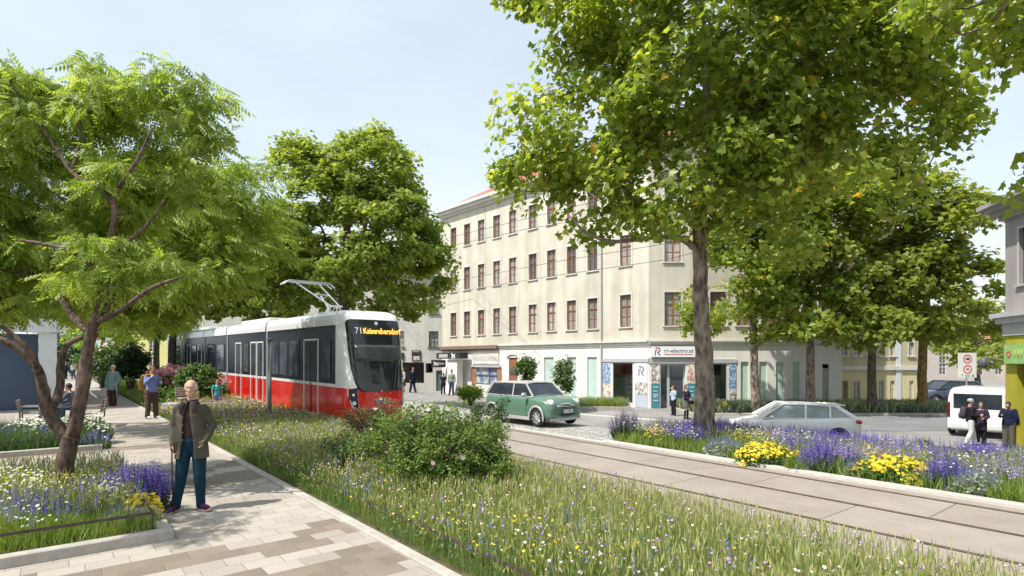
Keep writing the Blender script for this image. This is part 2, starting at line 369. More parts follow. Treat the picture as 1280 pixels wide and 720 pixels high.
def pavemat():
    m,nt,N,L,b=newmat('paving'); mm=lambda op,a,c=None:nodes_math(N,L,op,a,c)
    uv=N.new('ShaderNodeUVMap'); uv.uv_map='uv'; sp=N.new('ShaderNodeSeparateXYZ'); L.new(uv.outputs[0],sp.inputs[0])
    u,d=sp.outputs[0],sp.outputs[1]; RH,CW=.25,.375
    ur=mm('DIVIDE',u,RH); row=mm('FLOOR',ur); fu=mm('FRACT',ur)
    off=mm('MULTIPLY',mm('MODULO',mm('ADD',row,300),3.0),.333)
    dc=mm('ADD',mm('DIVIDE',d,CW),off); col=mm('FLOOR',dc); fd=mm('FRACT',dc)
    # distance to joint
    ju=mm('MULTIPLY',mm('MINIMUM',fu,mm('SUBTRACT',1,fu)),RH); jd=mm('MULTIPLY',mm('MINIMUM',fd,mm('SUBTRACT',1,fd)),CW)
    j=mm('MINIMUM',ju,jd); joint=mm('LESS_THAN',j,.0035)
    cv=N.new('ShaderNodeCombineXYZ'); L.new(row,cv.inputs[0]); L.new(mm('SUBTRACT',col,off),cv.inputs[1])
    wn=N.new('ShaderNodeTexWhiteNoise'); L.new(cv.outputs[0],wn.inputs['Vector'])
    # beige bands crossing the path, wandering by whole stones
    c2=N.new('ShaderNodeCombineXYZ'); L.new(mm('MULTIPLY',mm('FLOOR',mm('DIVIDE',mm('SUBTRACT',col,off),2)),.9),c2.inputs[0]); 
    n1=N.new('ShaderNodeTexNoise'); n1.inputs['Scale'].default_value=.9; n1.inputs['Detail'].default_value=2; L.new(c2.outputs[0],n1.inputs['Vector'])
    v=mm('ADD',mm('MULTIPLY',row,RH),mm('MULTIPLY',mm('SUBTRACT',n1.outputs['Fac'],.5),1.8))
    v=mm('ADD',v,mm('MULTIPLY',mm('SUBTRACT',wn.outputs['Value'],.5),.22))
    ph=mm('FRACT',mm('DIVIDE',mm('SUBTRACT',v,BAND0),5.4))
    band=mm('LESS_THAN',ph,.17); ph2=mm('FRACT',mm('DIVIDE',mm('SUBTRACT',v,BAND0+1.5),5.4)); band2=mm('LESS_THAN',ph2,.09)
    far=mm('LESS_THAN',u,16.5); band=mm('MULTIPLY',mm('MAXIMUM',band,band2),far)
    # colour
    lr=N.new('ShaderNodeValToRGB'); lr.color_ramp.elements[0].color=(.345,.305,.26,1); lr.color_ramp.elements[1].color=(.435,.392,.34,1); L.new(wn.outputs['Value'],lr.inputs['Fac'])
    br=N.new('ShaderNodeValToRGB'); br.color_ramp.elements[0].color=(.20,.165,.125,1); br.color_ramp.elements[1].color=(.255,.21,.165,1); L.new(wn.outputs['Value'],br.inputs['Fac'])
    def mix(f,a,c,bt='MIX'):
        x=N.new('ShaderNodeMix'); x.data_type='RGBA'; x.blend_type=bt
        if isinstance(f,(int,float)): x.inputs[0].default_value=f
        else: L.new(f,x.inputs[0])
        L.new(a,x.inputs[6])
        if isinstance(c,tuple): x.inputs[7].default_value=c
        else: L.new(c,x.inputs[7])
        return x.outputs[2]
    c=mix(band,lr.outputs[0],br.outputs[0])
    tc=N.new('ShaderNodeTexCoord'); n2=N.new('ShaderNodeTexNoise'); n2.inputs['Scale'].default_value=.8; n2.inputs['Detail'].default_value=9; n2.inputs['Roughness'].default_value=.65; L.new(tc.outputs['Object'],n2.inputs['Vector'])
    r2=N.new('ShaderNodeValToRGB'); r2.color_ramp.elements[0].position=.3; r2.color_ramp.elements[0].color=(.8,.79,.77,1); r2.color_ramp.elements[1].position=.65; r2.color_ramp.elements[1].color=(1,1,1,1); L.new(n2.outputs['Fac'],r2.inputs['Fac'])
    c=mix(1.0,c,r2.outputs[0],'MULTIPLY')
    n4=N.new('ShaderNodeTexNoise'); n4.inputs['Scale'].default_value=90; n4.inputs['Detail'].default_value=3; L.new(tc.outputs['Object'],n4.inputs['Vector'])
    r4=N.new('ShaderNodeValToRGB'); r4.color_ramp.elements[0].position=.3; r4.color_ramp.elements[0].color=(.86,.86,.86,1); r4.color_ramp.elements[1].color=(1.0,1.0,1.0,1); r4.color_ramp.elements[1].position=.6; L.new(n4.outputs['Fac'],r4.inputs['Fac'])
    c=mix(1.0,c,r4.outputs[0],'MULTIPLY')
    c=mix(joint,c,(.17,.15,.13,1)); L.new(c,b.inputs['Base Color']); b.inputs['Roughness'].default_value=.85
    bp=N.new('ShaderNodeBump'); bp.inputs['Strength'].default_value=.5; bp.inputs['Distance'].default_value=.006; L.new(mm('MINIMUM',mm('MULTIPLY',j,90),1),bp.inputs['Height']); L.new(bp.outputs[0],b.inputs['Normal'])
    return m
def slabmat():
    m,nt,N,L,b=newmat('track_concrete'); mm=lambda op,a,c=None:nodes_math(N,L,op,a,c)
    uv=N.new('ShaderNodeUVMap'); uv.uv_map='uv'; sp=N.new('ShaderNodeSeparateXYZ'); L.new(uv.outputs[0],sp.inputs[0]); u,d=sp.outputs[0],sp.outputs[1]
    lane=mm('FLOOR',mm('DIVIDE',mm('SUBTRACT',d,5.02),1.25)); fr=mm('FRACT',mm('DIVIDE',mm('ADD',u,mm('MULTIPLY',lane,.83)),2.5))
    joint=mm('LESS_THAN',fr,.006)
    tc=N.new('ShaderNodeTexCoord'); n=N.new('ShaderNodeTexNoise'); n.inputs['Scale'].default_value=1.2; n.inputs['Detail'].default_value=9; n.inputs['Roughness'].default_value=.65; L.new(tc.outputs['Object'],n.inputs['Vector'])
    mpp=N.new('ShaderNodeMapping'); mpp.inputs['Scale'].default_value=(.35,7,1); L.new(uv.outputs[0],mpp.inputs['Vector'])
    n5=N.new('ShaderNodeTexNoise'); n5.inputs['Scale'].default_value=1.5; n5.inputs['Detail'].default_value=6; L.new(mpp.outputs[0],n5.inputs['Vector'])
    cv=N.new('ShaderNodeCombineXYZ'); L.new(lane,cv.inputs[0]); L.new(mm('FLOOR',mm('DIVIDE',mm('ADD',u,mm('MULTIPLY',lane,.83)),2.5)),cv.inputs[1])
    wn=N.new('ShaderNodeTexWhiteNoise'); L.new(cv.outputs[0],wn.inputs['Vector'])
    fac=mm('ADD',mm('ADD',mm('MULTIPLY',n.outputs['Fac'],.6),mm('MULTIPLY',wn.outputs['Value'],.12)),mm('MULTIPLY',n5.outputs['Fac'],.28))
    r=N.new('ShaderNodeValToRGB'); r.color_ramp.elements[0].position=.32; r.color_ramp.elements[0].color=(.225,.19,.162,1); r.color_ramp.elements[1].position=.66; r.color_ramp.elements[1].color=(.32,.28,.243,1); L.new(fac,r.inputs['Fac'])
    x=N.new('ShaderNodeMix'); x.data_type='RGBA'; L.new(joint,x.inputs[0]); L.new(r.outputs[0],x.inputs[6]); x.inputs[7].default_value=(.07,.06,.05,1); L.new(x.outputs[2],b.inputs['Base Color']); b.inputs['Roughness'].default_value=.8
    n6=N.new('ShaderNodeTexNoise'); n6.inputs['Scale'].default_value=60; L.new(tc.outputs['Object'],n6.inputs['Vector'])
    bp=N.new('ShaderNodeBump'); bp.inputs['Strength'].default_value=.25; bp.inputs['Distance'].default_value=.01; L.new(n6.outputs['Fac'],bp.inputs['Height']); L.new(bp.outputs[0],b.inputs['Normal'])
    return m
def cobblemat():
    m,nt,N,L,b=newmat('cobbles'); uv=N.new('ShaderNodeUVMap'); uv.uv_map='uv'
    v=N.new('ShaderNodeTexVoronoi'); v.inputs['Scale'].default_value=10; v.inputs['Randomness'].default_value=.7; L.new(uv.outputs[0],v.inputs['Vector'])
    v2=N.new('ShaderNodeTexVoronoi'); v2.feature='DISTANCE_TO_EDGE'; v2.inputs['Scale'].default_value=10; v2.inputs['Randomness'].default_value=.7; L.new(uv.outputs[0],v2.inputs['Vector'])
    r=N.new('ShaderNodeValToRGB'); r.color_ramp.elements[0].color=(.26,.27,.27,1); r.color_ramp.elements[1].color=(.55,.53,.48,1); L.new(v.outputs['Color'],r.inputs['Fac'])
    e=nodes_math(N,L,'LESS_THAN',v2.outputs['Distance'],.07)
    x=N.new('ShaderNodeMix'); x.data_type='RGBA'; L.new(e,x.inputs[0]); L.new(r.outputs[0],x.inputs[6]); x.inputs[7].default_value=(.14,.14,.11,1); L.new(x.outputs[2],b.inputs['Base Color']); b.inputs['Roughness'].default_value=.8
    bp=N.new('ShaderNodeBump'); bp.inputs['Strength'].default_value=.8; bp.inputs['Distance'].default_value=.03; L.new(nodes_math(N,L,'MINIMUM',v2.outputs['Distance'],.2),bp.inputs['Height']); L.new(bp.outputs[0],b.inputs['Normal'])
    return m
m_asph=MT('asphalt_light',(.23,.222,.212),.9,var=.2,scale=.5,bump=.3,bscale=60)
m_road=MT('asphalt_road',(.17,.172,.178),.9,var=.2,scale=.6,bump=.3,bscale=70)
m_soil=MT('soil',(.075,.07,.032),1,var=.5,scale=4,bump=.8,bscale=20)
m_kerb=MT('granite',(.42,.385,.34),.8,var=.14,scale=9,bump=.2,bscale=120,stain=.15)
m_kerbL=MT('granite_light',(.52,.49,.44),.8,var=.12,scale=9,bump=.2,bscale=120,stain=.12)
m_pave=pavemat(); m_slab=slabmat(); m_cob=cobblemat()
m_white=MT('white_marking',(.72,.72,.7),.7,var=.08,scale=8)
m_steel=MT('rail_steel',(.20,.14,.105),.42,metal=.6,var=.4,scale=6)
m_darksteel=MT('dark_steel',(.07,.052,.045),.5,metal=.3,var=.25,scale=12)
# big ground
gx=sorted(set([-900,-500,-300,-200,-140,-100]+list(np.arange(-80,80,1.0))+[100,140,200,300,500,900]))
gy=sorted(set([-60,-40,-20]+list(np.arange(-12,80,1.0))+[100,140,200,300,500,900,1500]))
struct(uvsheet('ground',lambda u,v:(u,v),gx,gy,-.02,m_asph))
us=ar(-14,70,.7)
struct(uvsheet('path',PF,us,ar(-14,2.92,.7),.0,m_pave))
struct(uvsheet('meadow_soil',lambda u,t:((1-t)*PF(u,3.0)[0]+t*float(TF(u,5.95)[0]),(1-t)*PF(u,3.0)[1]+t*float(TF(u,5.95)[1])),us,ar(0,1,.125),.02,m_soil))
struct(uvsheet('tram_track_slab',lambda u,d:tuple(map(float,TF(u,d))),ar(-14,90,.7),ar(5.95,10.35,.55),.03,m_slab))
struct(uvsheet('cobbled_strip',lambda u,d:tuple(map(float,TF(u,d))),ar(9.9,40,.5),ar(10.5,13.2,.5),.004,m_cob))
struct(kerb('path_kerb',PF,[(-14,2.97),(70,2.97)],.035,.13,m_kerb))
struct(kerb('track_kerb',lambda u,d:TF(u,d),[(-14,10.43),(9.8,10.43)],.09,.17,m_kerbL))
struct(kerb('track_edging',lambda u,d:TF(u,d),[(9.8,10.43),(60,10.43)],.034,.17,m_kerbL))
for i,d in enumerate((6.27,7.53,8.75,10.0)):
    mb=MB(); uu=ar(-14,90,1.0)
    P=[Vector((float(TF(u,d)[0]),float(TF(u,d)[1]),0)) for u in uu]
    for off,w_,z in((0,.03,.038),(.042,.016,.036)):
        rows=[]
        for u in uu:
            for s in(-1,1):
                x,y=TF(u,d+off+s*w_/1); rows.append((float(x),float(y),gz(x,y)+z))
        mb.add(rows,[(k*2,k*2+1,k*2+3,k*2+2) for k in range(len(uu)-1)])
    o=mb.obj('tram_rail',m_steel); struct(o)
# street beyond
struct(uvsheet('road',lambda u,v:(u,v),ar(-30,60,1.5),ar(21.5,29.4,.6),-.006+.0,m_road)) if False else None
struct(uvsheet('side_road',lambda u,v:(u,v),ar(12.5,70,1.5),ar(23.4,29.6,.6),-.008,m_road))
mb=MB(); 
def strip(mb,p,q,wd,z):
    n=12; p=Vector(p);q=Vector(q);t=(q-p).normalized();nn=Vector((-t.y,t.x))*wd/2; rows=[]
    for k in range(n+1):
        c=p.lerp(q,k/n)
        for s in(-1,1):
            e=c+nn*s; rows.append((e.x,e.y,gz(e.x,e.y)+z))
    mb.add(rows,[(k*2,k*2+2,k*2+3,k*2+1) for k in range(n)])
a=ray(700,516);b2=ray(845,527)
struct(kerb('road_kerb',lambda u,v:(u,v),[(a.x-6,a.y+4.5),(a.x,a.y),(b2.x,b2.y)],.03,.18,m_kerbL))
# ================================================================ trees
def bark(name,c1,c2,sc_=9):
    m,nt,N,L,b=newmat(name); tc=N.new('ShaderNodeTexCoord'); mp=N.new('ShaderNodeMapping'); mp.inputs['Scale'].default_value=(1,1,.45); L.new(tc.outputs['Object'],mp.inputs['Vector'])
    n=N.new('ShaderNodeTexNoise'); n.inputs['Scale'].default_value=sc_; n.inputs['Detail'].default_value=8; n.inputs['Roughness'].default_value=.7; L.new(mp.outputs[0],n.inputs['Vector'])
    v=N.new('ShaderNodeTexVoronoi'); v.inputs['Scale'].default_value=sc_*1.1; L.new(mp.outputs[0],v.inputs['Vector'])
    f=nodes_math(N,L,'ADD',nodes_math(N,L,'MULTIPLY',n.outputs['Fac'],.75),nodes_math(N,L,'MULTIPLY',v.outputs['Distance'],.35))
    r=N.new('ShaderNodeValToRGB'); r.color_ramp.elements[0].position=.42; r.color_ramp.elements[0].color=c1+(1,); r.color_ramp.elements[1].position=.72; r.color_ramp.elements[1].color=c2+(1,); L.new(f,r.inputs['Fac'])
    L.new(r.outputs[0],b.inputs['Base Color']); b.inputs['Roughness'].default_value=.9
    bp=N.new('ShaderNodeBump'); bp.inputs['Strength'].default_value=.9; bp.inputs['Distance'].default_value=.03; L.new(f,bp.inputs['Height']); L.new(bp.outputs[0],b.inputs['Normal']); return m
bk_plane=bark('bark_plane',(.085,.065,.05),(.34,.28,.22),7); bk_ash=bark('bark_ash',(.045,.028,.02),(.17,.115,.085),14); bk_dark=bark('bark_dark',(.05,.04,.03),(.16,.13,.10)); bk_gold=bark('bark_gold',(.12,.075,.02),(.32,.22,.08))
lf_plane=leafmat('leaf_plane',[(0,(.10,.165,.022)),(.45,(.19,.26,.038)),(.8,(.29,.34,.07)),(.965,(.42,.44,.12)),(.99,(.6,.36,.03))],.55,.42,.45)
lf_lime=leafmat('leaf_lime',[(0,(.13,.19,.03)),(.5,(.20,.27,.045)),(.85,(.30,.35,.08)),(1,(.40,.43,.13))],.46,.5)
lf_olive=leafmat('leaf_olive',[(0,(.14,.19,.03)),(.5,(.21,.26,.05)),(.95,(.30,.34,.08)),(.99,(.5,.28,.03))],.52,.5)
lf_ash=leafmat('leaf_ash',[(0,(.14,.21,.035)),(.5,(.23,.31,.055)),(.85,(.30,.38,.09)),(1,(.40,.46,.15))],.52,.45,.4)
lf_bright=leafmat('leaf_bright',[(0,(.12,.22,.03)),(.6,(.22,.33,.06)),(1,(.36,.44,.11))],.5,.5)
lf_shrub=leafmat('leaf_shrub',[(0,(.04,.09,.018)),(.5,(.07,.13,.025)),(.9,(.12,.19,.04)),(1,(.2,.26,.07))],.3,.5)
lf_rose=leafmat('leaf_rose',[(0,(.07,.13,.025)),(.5,(.12,.20,.04)),(.85,(.19,.27,.065)),(1,(.28,.34,.11))],.42,.45)
lf_dkshrub=leafmat('leaf_darkshrub',[(0,(.03,.065,.02)),(.6,(.05,.10,.03)),(1,(.10,.15,.05))],.25,.5)
def in_env(p,env):
    return any(((p[0]-c[0])/r[0])**2+((p[1]-c[1])/r[1])**2+((p[2]-c[2])/r[2])**2<1 for c,r in env)
def tree(name,label,cat,group,base,stems,env,ncl,nleaf,lsize,tmpl,lmat,bmat,rclu=.55,r0=.2,seed=1,droop=0,flat=.6,hollow=.55,minr=.008,start=.0,bias=.55,up=.75,jit=1.0,holes=0):
    """stems: list of (points, radii) in world coordinates: main trunk and limbs. env: crown as overlapping ellipsoids."""
    global RNG
    RNG=np.random.default_rng(seed); R=random.Random(seed)
    o=empty(name,base,0,label,cat,group); B=Vector(base)
    nodes=[];par=[];kind=[]
    for si,(pts,rad) in enumerate(stems):
        pts=[Vector(p) for p in pts]; last=-1
        if si>0:
            last=min(range(len(nodes)),key=lambda i:(nodes[i]-pts[0]).length)
        for i,p in enumerate(pts):
            if si>0 and i==0: continue
            nodes.append(p); par.append(last); kind.append(1 if (si>0 or i>=start) else 0); last=len(nodes)-1
    crown0=nodes[len(stems[0][0])-1]
    vols=[r[0]*r[1]*r[2] for c,r in env]; cl=[]
    while len(cl)<ncl:
        c,r=R.choices(env,vols)[0]
        d=Vector((R.gauss(0,1),R.gauss(0,1),R.gauss(0,1))).normalized(); k=(hollow**3+(1-hollow**3)*R.random())**(1/3)*.97
        if R.random()<.22: k=R.random()**.4
        p=Vector((c[0]+d.x*r[0]*k,c[1]+d.y*r[1]*k,c[2]+d.z*r[2]*k))
        q=[((p[0]-c2[0])/r2[0])**2+((p[1]-c2[1])/r2[1])**2+((p[2]-c2[2])/r2[2])**2 for c2,r2 in env]
        if min(q)<.25 and R.random()<.7: continue
        cl.append(p)
    if holes:
        hs=[Vector(R.choice(cl)) for _ in range(holes)]
        cl=[p for p in cl if all((p-h).length>.9*rclu*1.6 for h in hs)]
    cl.sort(key=lambda p:(p-crown0).length)
    N0=len(nodes); ends=[]
    NA=np.array([tuple(n) for n in nodes]); ok=np.array(kind)==1
    if not ok.any(): ok[-1]=True
    for p in cl:
        pv=np.array(p); d=np.linalg.norm(NA-pv,axis=1); dc=np.linalg.norm(NA-np.array(crown0),axis=1)
        cost=d+bias*dc*.45+np.where(ok,0,99)+np.maximum(0,NA[:,2]-pv[2])*.5
        i=int(np.argmin(cost)); a=Vector(NA[i]); last=i; Ld=(p-a).length; n=max(1,int(Ld/.55))
        nn=[]
        for k in range(1,n+1):
            t=k/n; q=a.lerp(p,t)+Vector((0,0,Ld*.10*math.sin(PI*t)*(1 if droop<=0 else 1.2)))
            if k<n: q+=Vector((R.gauss(0,.05),R.gauss(0,.05),R.gauss(0,.04)))*Ld**.5
            nodes.append(q); par.append(last); kind.append(2); nn.append(tuple(q)); last=len(nodes)-1
        NA=np.vstack([NA,np.array(nn)]); ok=np.concatenate([ok,np.ones(len(nn),bool)]); ends.append(last)
    cnt=[0]*len(nodes)
    for e in ends: cnt[e]+=1
    for i in range(len(nodes)-1,-1,-1):
        if par[i]>=0: cnt[par[i]]+=cnt[i]
    tot=max(1,cnt[0]); rad=[max(minr,r0*(c/tot)**.5*.9) for c in cnt]
    tr=MB(); lb=MB()
    for si,(pts,rd) in enumerate(stems):
        P=[Vector(p)-B for p in pts]; Q=[];RR=[]
        for i in range(len(P)-1):
            for k in range(4):
                t=k/4; j=Vector((R.gauss(0,1),R.gauss(0,1),0))*rd[i]*.06
                p0=P[max(0,i-1)];p1=P[i];p2=P[i+1];p3=P[min(len(P)-1,i+2)]
                q=.5*((2*p1)+(p2-p0)*t+(2*p0-5*p1+4*p2-p3)*t*t+(3*p1-p0-3*p2+p3)*t**3)
                Q.append(q+j*(0 if i==0 and k==0 else 1)); RR.append(rd[i]*(1-t)+rd[i+1]*t)
        Q.append(P[-1]); RR.append(rd[-1])
        if si==0: RR[0]*=1.35; RR[1]*=1.12
        (tr if si==0 else lb).tube(Q,RR,14 if si==0 else 10,True)
    kids={}
    for i in range(N0,len(nodes)):
        p=par[i]; ra=rad[i]*1.0
        rb=min(rad[p] if p>=N0 else ra*1.15,ra*1.6)
        lb.tube([nodes[p]-B,nodes[i]-B],[rb,ra],6 if ra>.03 else 4,False)
    if lb.f: tr.add(lb.v,lb.f)
    tr.obj('trunk',bmat,o,True)
    # leaves
    E=np.array([tuple(nodes[e]-B) for e in ends]); per=nleaf//len(E)
    wts=RNG.uniform(.55,1.45,len(E)); ns=(wts*per).astype(int)
    P=np.repeat(E,ns,axis=0); n=len(P); dirn=nrm(RNG.normal(size=(n,3))); rr=RNG.uniform(0,1,n)**.45
    cs=np.repeat(RNG.uniform(.75,1.25,len(E)),ns)
    off=dirn*(rr*rclu*cs*jit)[:,None]; off[:,2]*=flat; P=P+off
    out=nrm(P-np.array([0,0,np.mean(E[:,2])-1.0])-np.array([np.mean(E[:,0]),np.mean(E[:,1]),0]))
    z=nrm(RNG.normal(size=(n,3))*.55+np.array([0,0,up])+out*.45+nrm(off)*.25)
    if droop>0:
        h=nrm(np.stack([off[:,0]/rclu+RNG.normal(0,.35,n),off[:,1]/rclu+RNG.normal(0,.35,n),-droop*np.ones(n)*RNG.uniform(-.15,.9,n)],1)); x=nrm(np.cross(h,z)); z=np.cross(x,h)
        Rm=np.stack([x,h,z],axis=2)
    else: Rm=frames(z,n)
    s=lsize*RNG.uniform(.65,1.3,n); Rm=Rm*s[:,None,None]
    rn=np.clip(RNG.uniform(0,1,n)*.75+np.repeat(RNG.uniform(0,.25,len(E)),ns),0,1)
    rn=np.where(RNG.uniform(0,1,n)<.005,1.0,np.minimum(rn,.955) if name.startswith('plane') else rn)
    link('crown',inst_mesh('crown',[(tmpl[0],tmpl[1],Rm,P,rn,0)],[lmat]),o)
    return o
def E_(px,py,Y,rx,ry,rz): return (tuple(at(px,py,Y)),(rx,ry,rz))
# near plane tree on the right
b=on(882,14); 
st=[([b,at(881,480,14),at(877,400,14),at(875,320,14),at(874,240,14),at(884,150,14.2),at(880,60,14.2)],[.27,.235,.195,.17,.14,.10,.06]),
 ([at(875,315,14),at(850,298,13.8),at(815,297,13.4),at(770,302,13.0),at(735,292,12.7),at(712,270,12.5)],[.1,.075,.055,.045,.035,.02]),
 ([at(875,290,14),at(905,268,14),at(950,240,13.6),at(1005,225,13.2),at(1060,222,13)],[.09,.075,.06,.045,.02]),
 ([at(875,260,14),at(850,220,14.5),at(800,170,15),at(740,120,15.2),at(690,90,15.2)],[.09,.08,.06,.045,.02]),
 ([at(878,220,14),at(930,160,14.6),at(985,100,15),at(1030,50,15)],[.09,.07,.05,.02])]
env=[E_(880,30,13.4,4.1,3.1,3.7),E_(730,110,13.2,1.95,2.2,2.5),E_(672,170,13,.9,1.3,1.8),E_(760,-40,13.5,2.5,2.6,2.3),E_(1030,60,13.2,2.6,2.6,3.1),E_(1105,130,13.4,1.6,2.2,2.1),E_(965,235,13.6,2.3,2.2,1.45),
     E_(770,245,12.8,1.75,1.6,1.0),E_(745,300,12.5,.8,.8,.75),E_(672,205,13.2,.9,1.0,1.0),E_(860,215,12.8,2.4,1.5,1.3),E_(1085,240,13,1.1,1.3,.8),E_(1000,300,13.4,.9,1.0,.5)]
tree('plane_tree','tall plane tree with mottled trunk in the right flower bed, its crown filling the picture','tree',None,b,st,env,640,50000,.172,MAPLE,lf_plane,bk_plane,rclu=.66,r0=.2,seed=3,start=4,hollow=.62,flat=.72,holes=26)
# plane branch reaching in from outside the frame at the top right
B0=Vector((12.6,7.2,gz(12.6,7.2)))
st=[([B0,B0+Vector((0,0,2.5)),B0+Vector((-.2,.1,5)),B0+Vector((-.4,.2,7.5))],[.28,.24,.2,.12]),
 ([B0+Vector((-.1,.1,4.6)),at(1350,30,8.6),at(1270,-5,8.4),at(1210,10,8.2)],[.12,.08,.05,.02]),([B0+Vector((-.15,.1,4)),at(1420,150,8.6),at(1310,130,8.6)],[.09,.05,.02])]
env=[E_(1330,-20,8.5,1.5,1.3,1.15),E_(1225,10,8.3,1.0,1.0,.55),E_(1245,60,8.4,.62,.7,.42),E_(1162,-6,8.3,.65,.7,.3),E_(1278,140,8.4,.34,.5,.5),E_(1340,180,8.4,.8,.8,1.0),((10.5,7.2,9.2),(3.2,3,2.0)),((5.6,4.6,7.6),(2.2,1.3,.7))]
tree('plane_tree','plane tree outside the right edge whose leafy branch hangs into the top right corner','tree',None,B0,st,env,190,8200,.17,MAPLE,lf_plane,bk_plane,rclu=.5,r0=.15,seed=5,start=2,hollow=.2)
# plane row along the side street
rowdef=[(945,30.4,.24,0,bk_plane,7800,'second plane tree from the left in the row, leaning trunk behind the white hatchback'),
        (1013,30.6,.25,1,bk_plane,8500,'plane tree in the side street row with ochre patch at the foot of its trunk'),
        (1090,30.9,.24,2,bk_dark,8500,'plane tree in the side street row with dark forked trunk before the yellow house'),
        (1153,31.2,.26,3,bk_gold,8500,'plane tree with golden brown trunk at the right end of the side street row')]
envs={0:[E_(945,330,29.6,3.4,1.9,2.6),E_(900,390,29.6,1.9,2,1.6),E_(960,250,29.6,3.2,2,3)],
 1:[E_(1015,330,29.6,3.5,1.9,3.2),E_(1030,240,29.6,3.3,1.9,3.2),E_(985,400,29.6,2.0,2,1.2),E_(1052,412,29.6,1.7,1.7,.9)],
 2:[E_(1095,330,29.6,3.4,1.9,3.4),E_(1110,250,29.6,2.9,1.9,3.0),E_(1085,408,29.6,2.4,2,1.0)],
 3:[E_(1168,350,29.6,3.4,1.9,3.2),E_(1175,285,29.6,2.5,2.7,2.6),E_(1205,395,29.6,2.1,1.9,1.7),E_(1190,330,29.6,2.2,2.2,2.2),E_(1120,400,29.6,2,2,1.0)]}
for px,Y,r,i,bm_,n,lab in rowdef:
    b=on(px,Y); top={0:938,1:1010,2:1092,3:1160}[i]
    st=[([b,at(px-2 if i==0 else px,455,Y),at((px+top)/2,400,Y),at(top,330,Y),at(top+3,260,Y)],[r,r*.85,r*.75,r*.55,r*.25])]
    if i==2: st.append(([at(1091,440,Y),at(1102,410,Y),at(1112,380,Y-.5)],[r*.6,r*.5,r*.2]))
    tree('plane_tree',lab,'tree','plane trees along the side street',b,st,envs[i],150,int(n*1.35),.27,MAPLE,lf_olive if i>1 else lf_plane,bm_,rclu=.9,r0=.16,seed=20+i,start=2,hollow=.5,minr=.02,holes=4)
b=on(1225,46); tree('street_tree','loosely leaved tree far down the side street behind the van and traffic sign','tree',None,b,[([b,at(1222,470,46),at(1220,430,46),at(1222,400,46)],[.25,.2,.15,.08])],[E_(1222,425,46,3.4,3,2.2),E_(1235,400,46,2.6,2.6,2.2)],70,2600,.42,LEAF,lf_olive,bk_dark,rclu=1.0,r0=.12,seed=31,start=1,minr=.03)
# big lime behind the tram
b=on(430,32); Y=32
st=[([b,at(430,450,Y),at(430,395,Y),at(432,340,Y),at(434,280,Y),at(440,220,Y)],[.4,.36,.33,.28,.2,.1]),([at(431,380,Y),at(470,340,Y),at(505,320,Y-1)],[.2,.14,.06]),([at(431,370,Y),at(395,330,Y),at(370,290,Y)],[.2,.14,.06])]
env=[E_(445,300,Y,5.1,4.5,4.1),E_(455,215,Y,3.2,3,2.5),E_(385,235,Y,2.3,2.5,2.9),E_(470,190,Y,1.6,1.8,1.6),E_(372,205,Y,1.2,1.4,1.6),E_(365,330,Y,2.7,2.5,2.7),E_(530,330,Y,1.6,2.0,1.9),E_(505,375,Y,2.4,2.2,1.0),E_(350,390,Y,1.6,1.6,1.0)]
tree('lime_tree','large round lime tree standing behind the front half of the tram','tree',None,b,st,env,520,40000,.245,MAPLE,lf_lime,bk_dark,rclu=.78,r0=.3,seed=41,start=3,hollow=.6,minr=.02,holes=10)
# trees behind / beside the tram's tail
for k,(px,Y,env,lab,mat_,n) in enumerate([
  (215,33,[(205,330,2.8,3,2.8),(290,345,3.6,3,1.9),(240,375,3,2.5,1.2)],'street tree with spreading crown hanging over the tail of the tram',lf_lime,8500),
  (318,36,[(318,330,4.0,3.5,2.9),(330,385,2.6,2.5,.9)],'street tree behind the middle cars of the tram',lf_lime,7500),
  (196,44,[(190,395,3.4,3,1.6),(165,370,3.6,3,2.4),(215,410,1.8,2,.7)],'slim street tree beside the path beyond the tail of the tram',lf_bright,4500),
  (128,60,[(125,400,5.6,4,4.5),(160,410,4,4,2.4)],'bright green street tree farthest down the footpath',lf_bright,4200)]):
    b=on(px,Y); st=[([b,at(px,440,Y),at(px+3,400,Y),at(px+1,360,Y)],[.24,.2,.17,.09])]
    tree('street_tree',lab,'tree','trees lining the path and tram',b,st,[E_(x,y,Y,a,bb,c) for x,y,a,bb,c in env],110,n,.34,MAPLE,mat_,bk_dark,rclu=.95,r0=.15,seed=50+k,start=1,minr=.02,flat=.6,holes=4)
# middle ash tree (drooping leaves) left of the tram
Y=17; b=on(150,Y)
b=Vector((-13.9,18.0,gz(-13.9,18.0)))
env=[E_(255,270,15.5,1.9,1.8,1.75),E_(300,235,15.5,.75,.9,1.1),E_(200,290,15.5,1.6,1.8,1.9),E_(300,300,15.2,1.1,1.3,1.3),E_(235,235,15.5,.75,1,.9),E_(170,350,15.5,1.7,1.8,1.4),E_(250,345,15,1.6,1.6,.7),E_(110,330,16,2.2,2,1.8)]
st=[([b,b+Vector((.1,0,1.8)),b+Vector((.9,-.4,3.2)),b+Vector((2.3,-.9,4.4)),b+Vector((4.0,-1.5,5.6))],[.16,.14,.12,.09,.05])]
b0=b
tree('ash_tree','ash tree with drooping leaflets between the gnarled tree and the lime tree','tree',None,b0,st,env,240,8000,.42,ASH,lf_ash,bk_ash,rclu=.55,r0=.12,seed=61,start=2,droop=.7,flat=.5,hollow=.5)
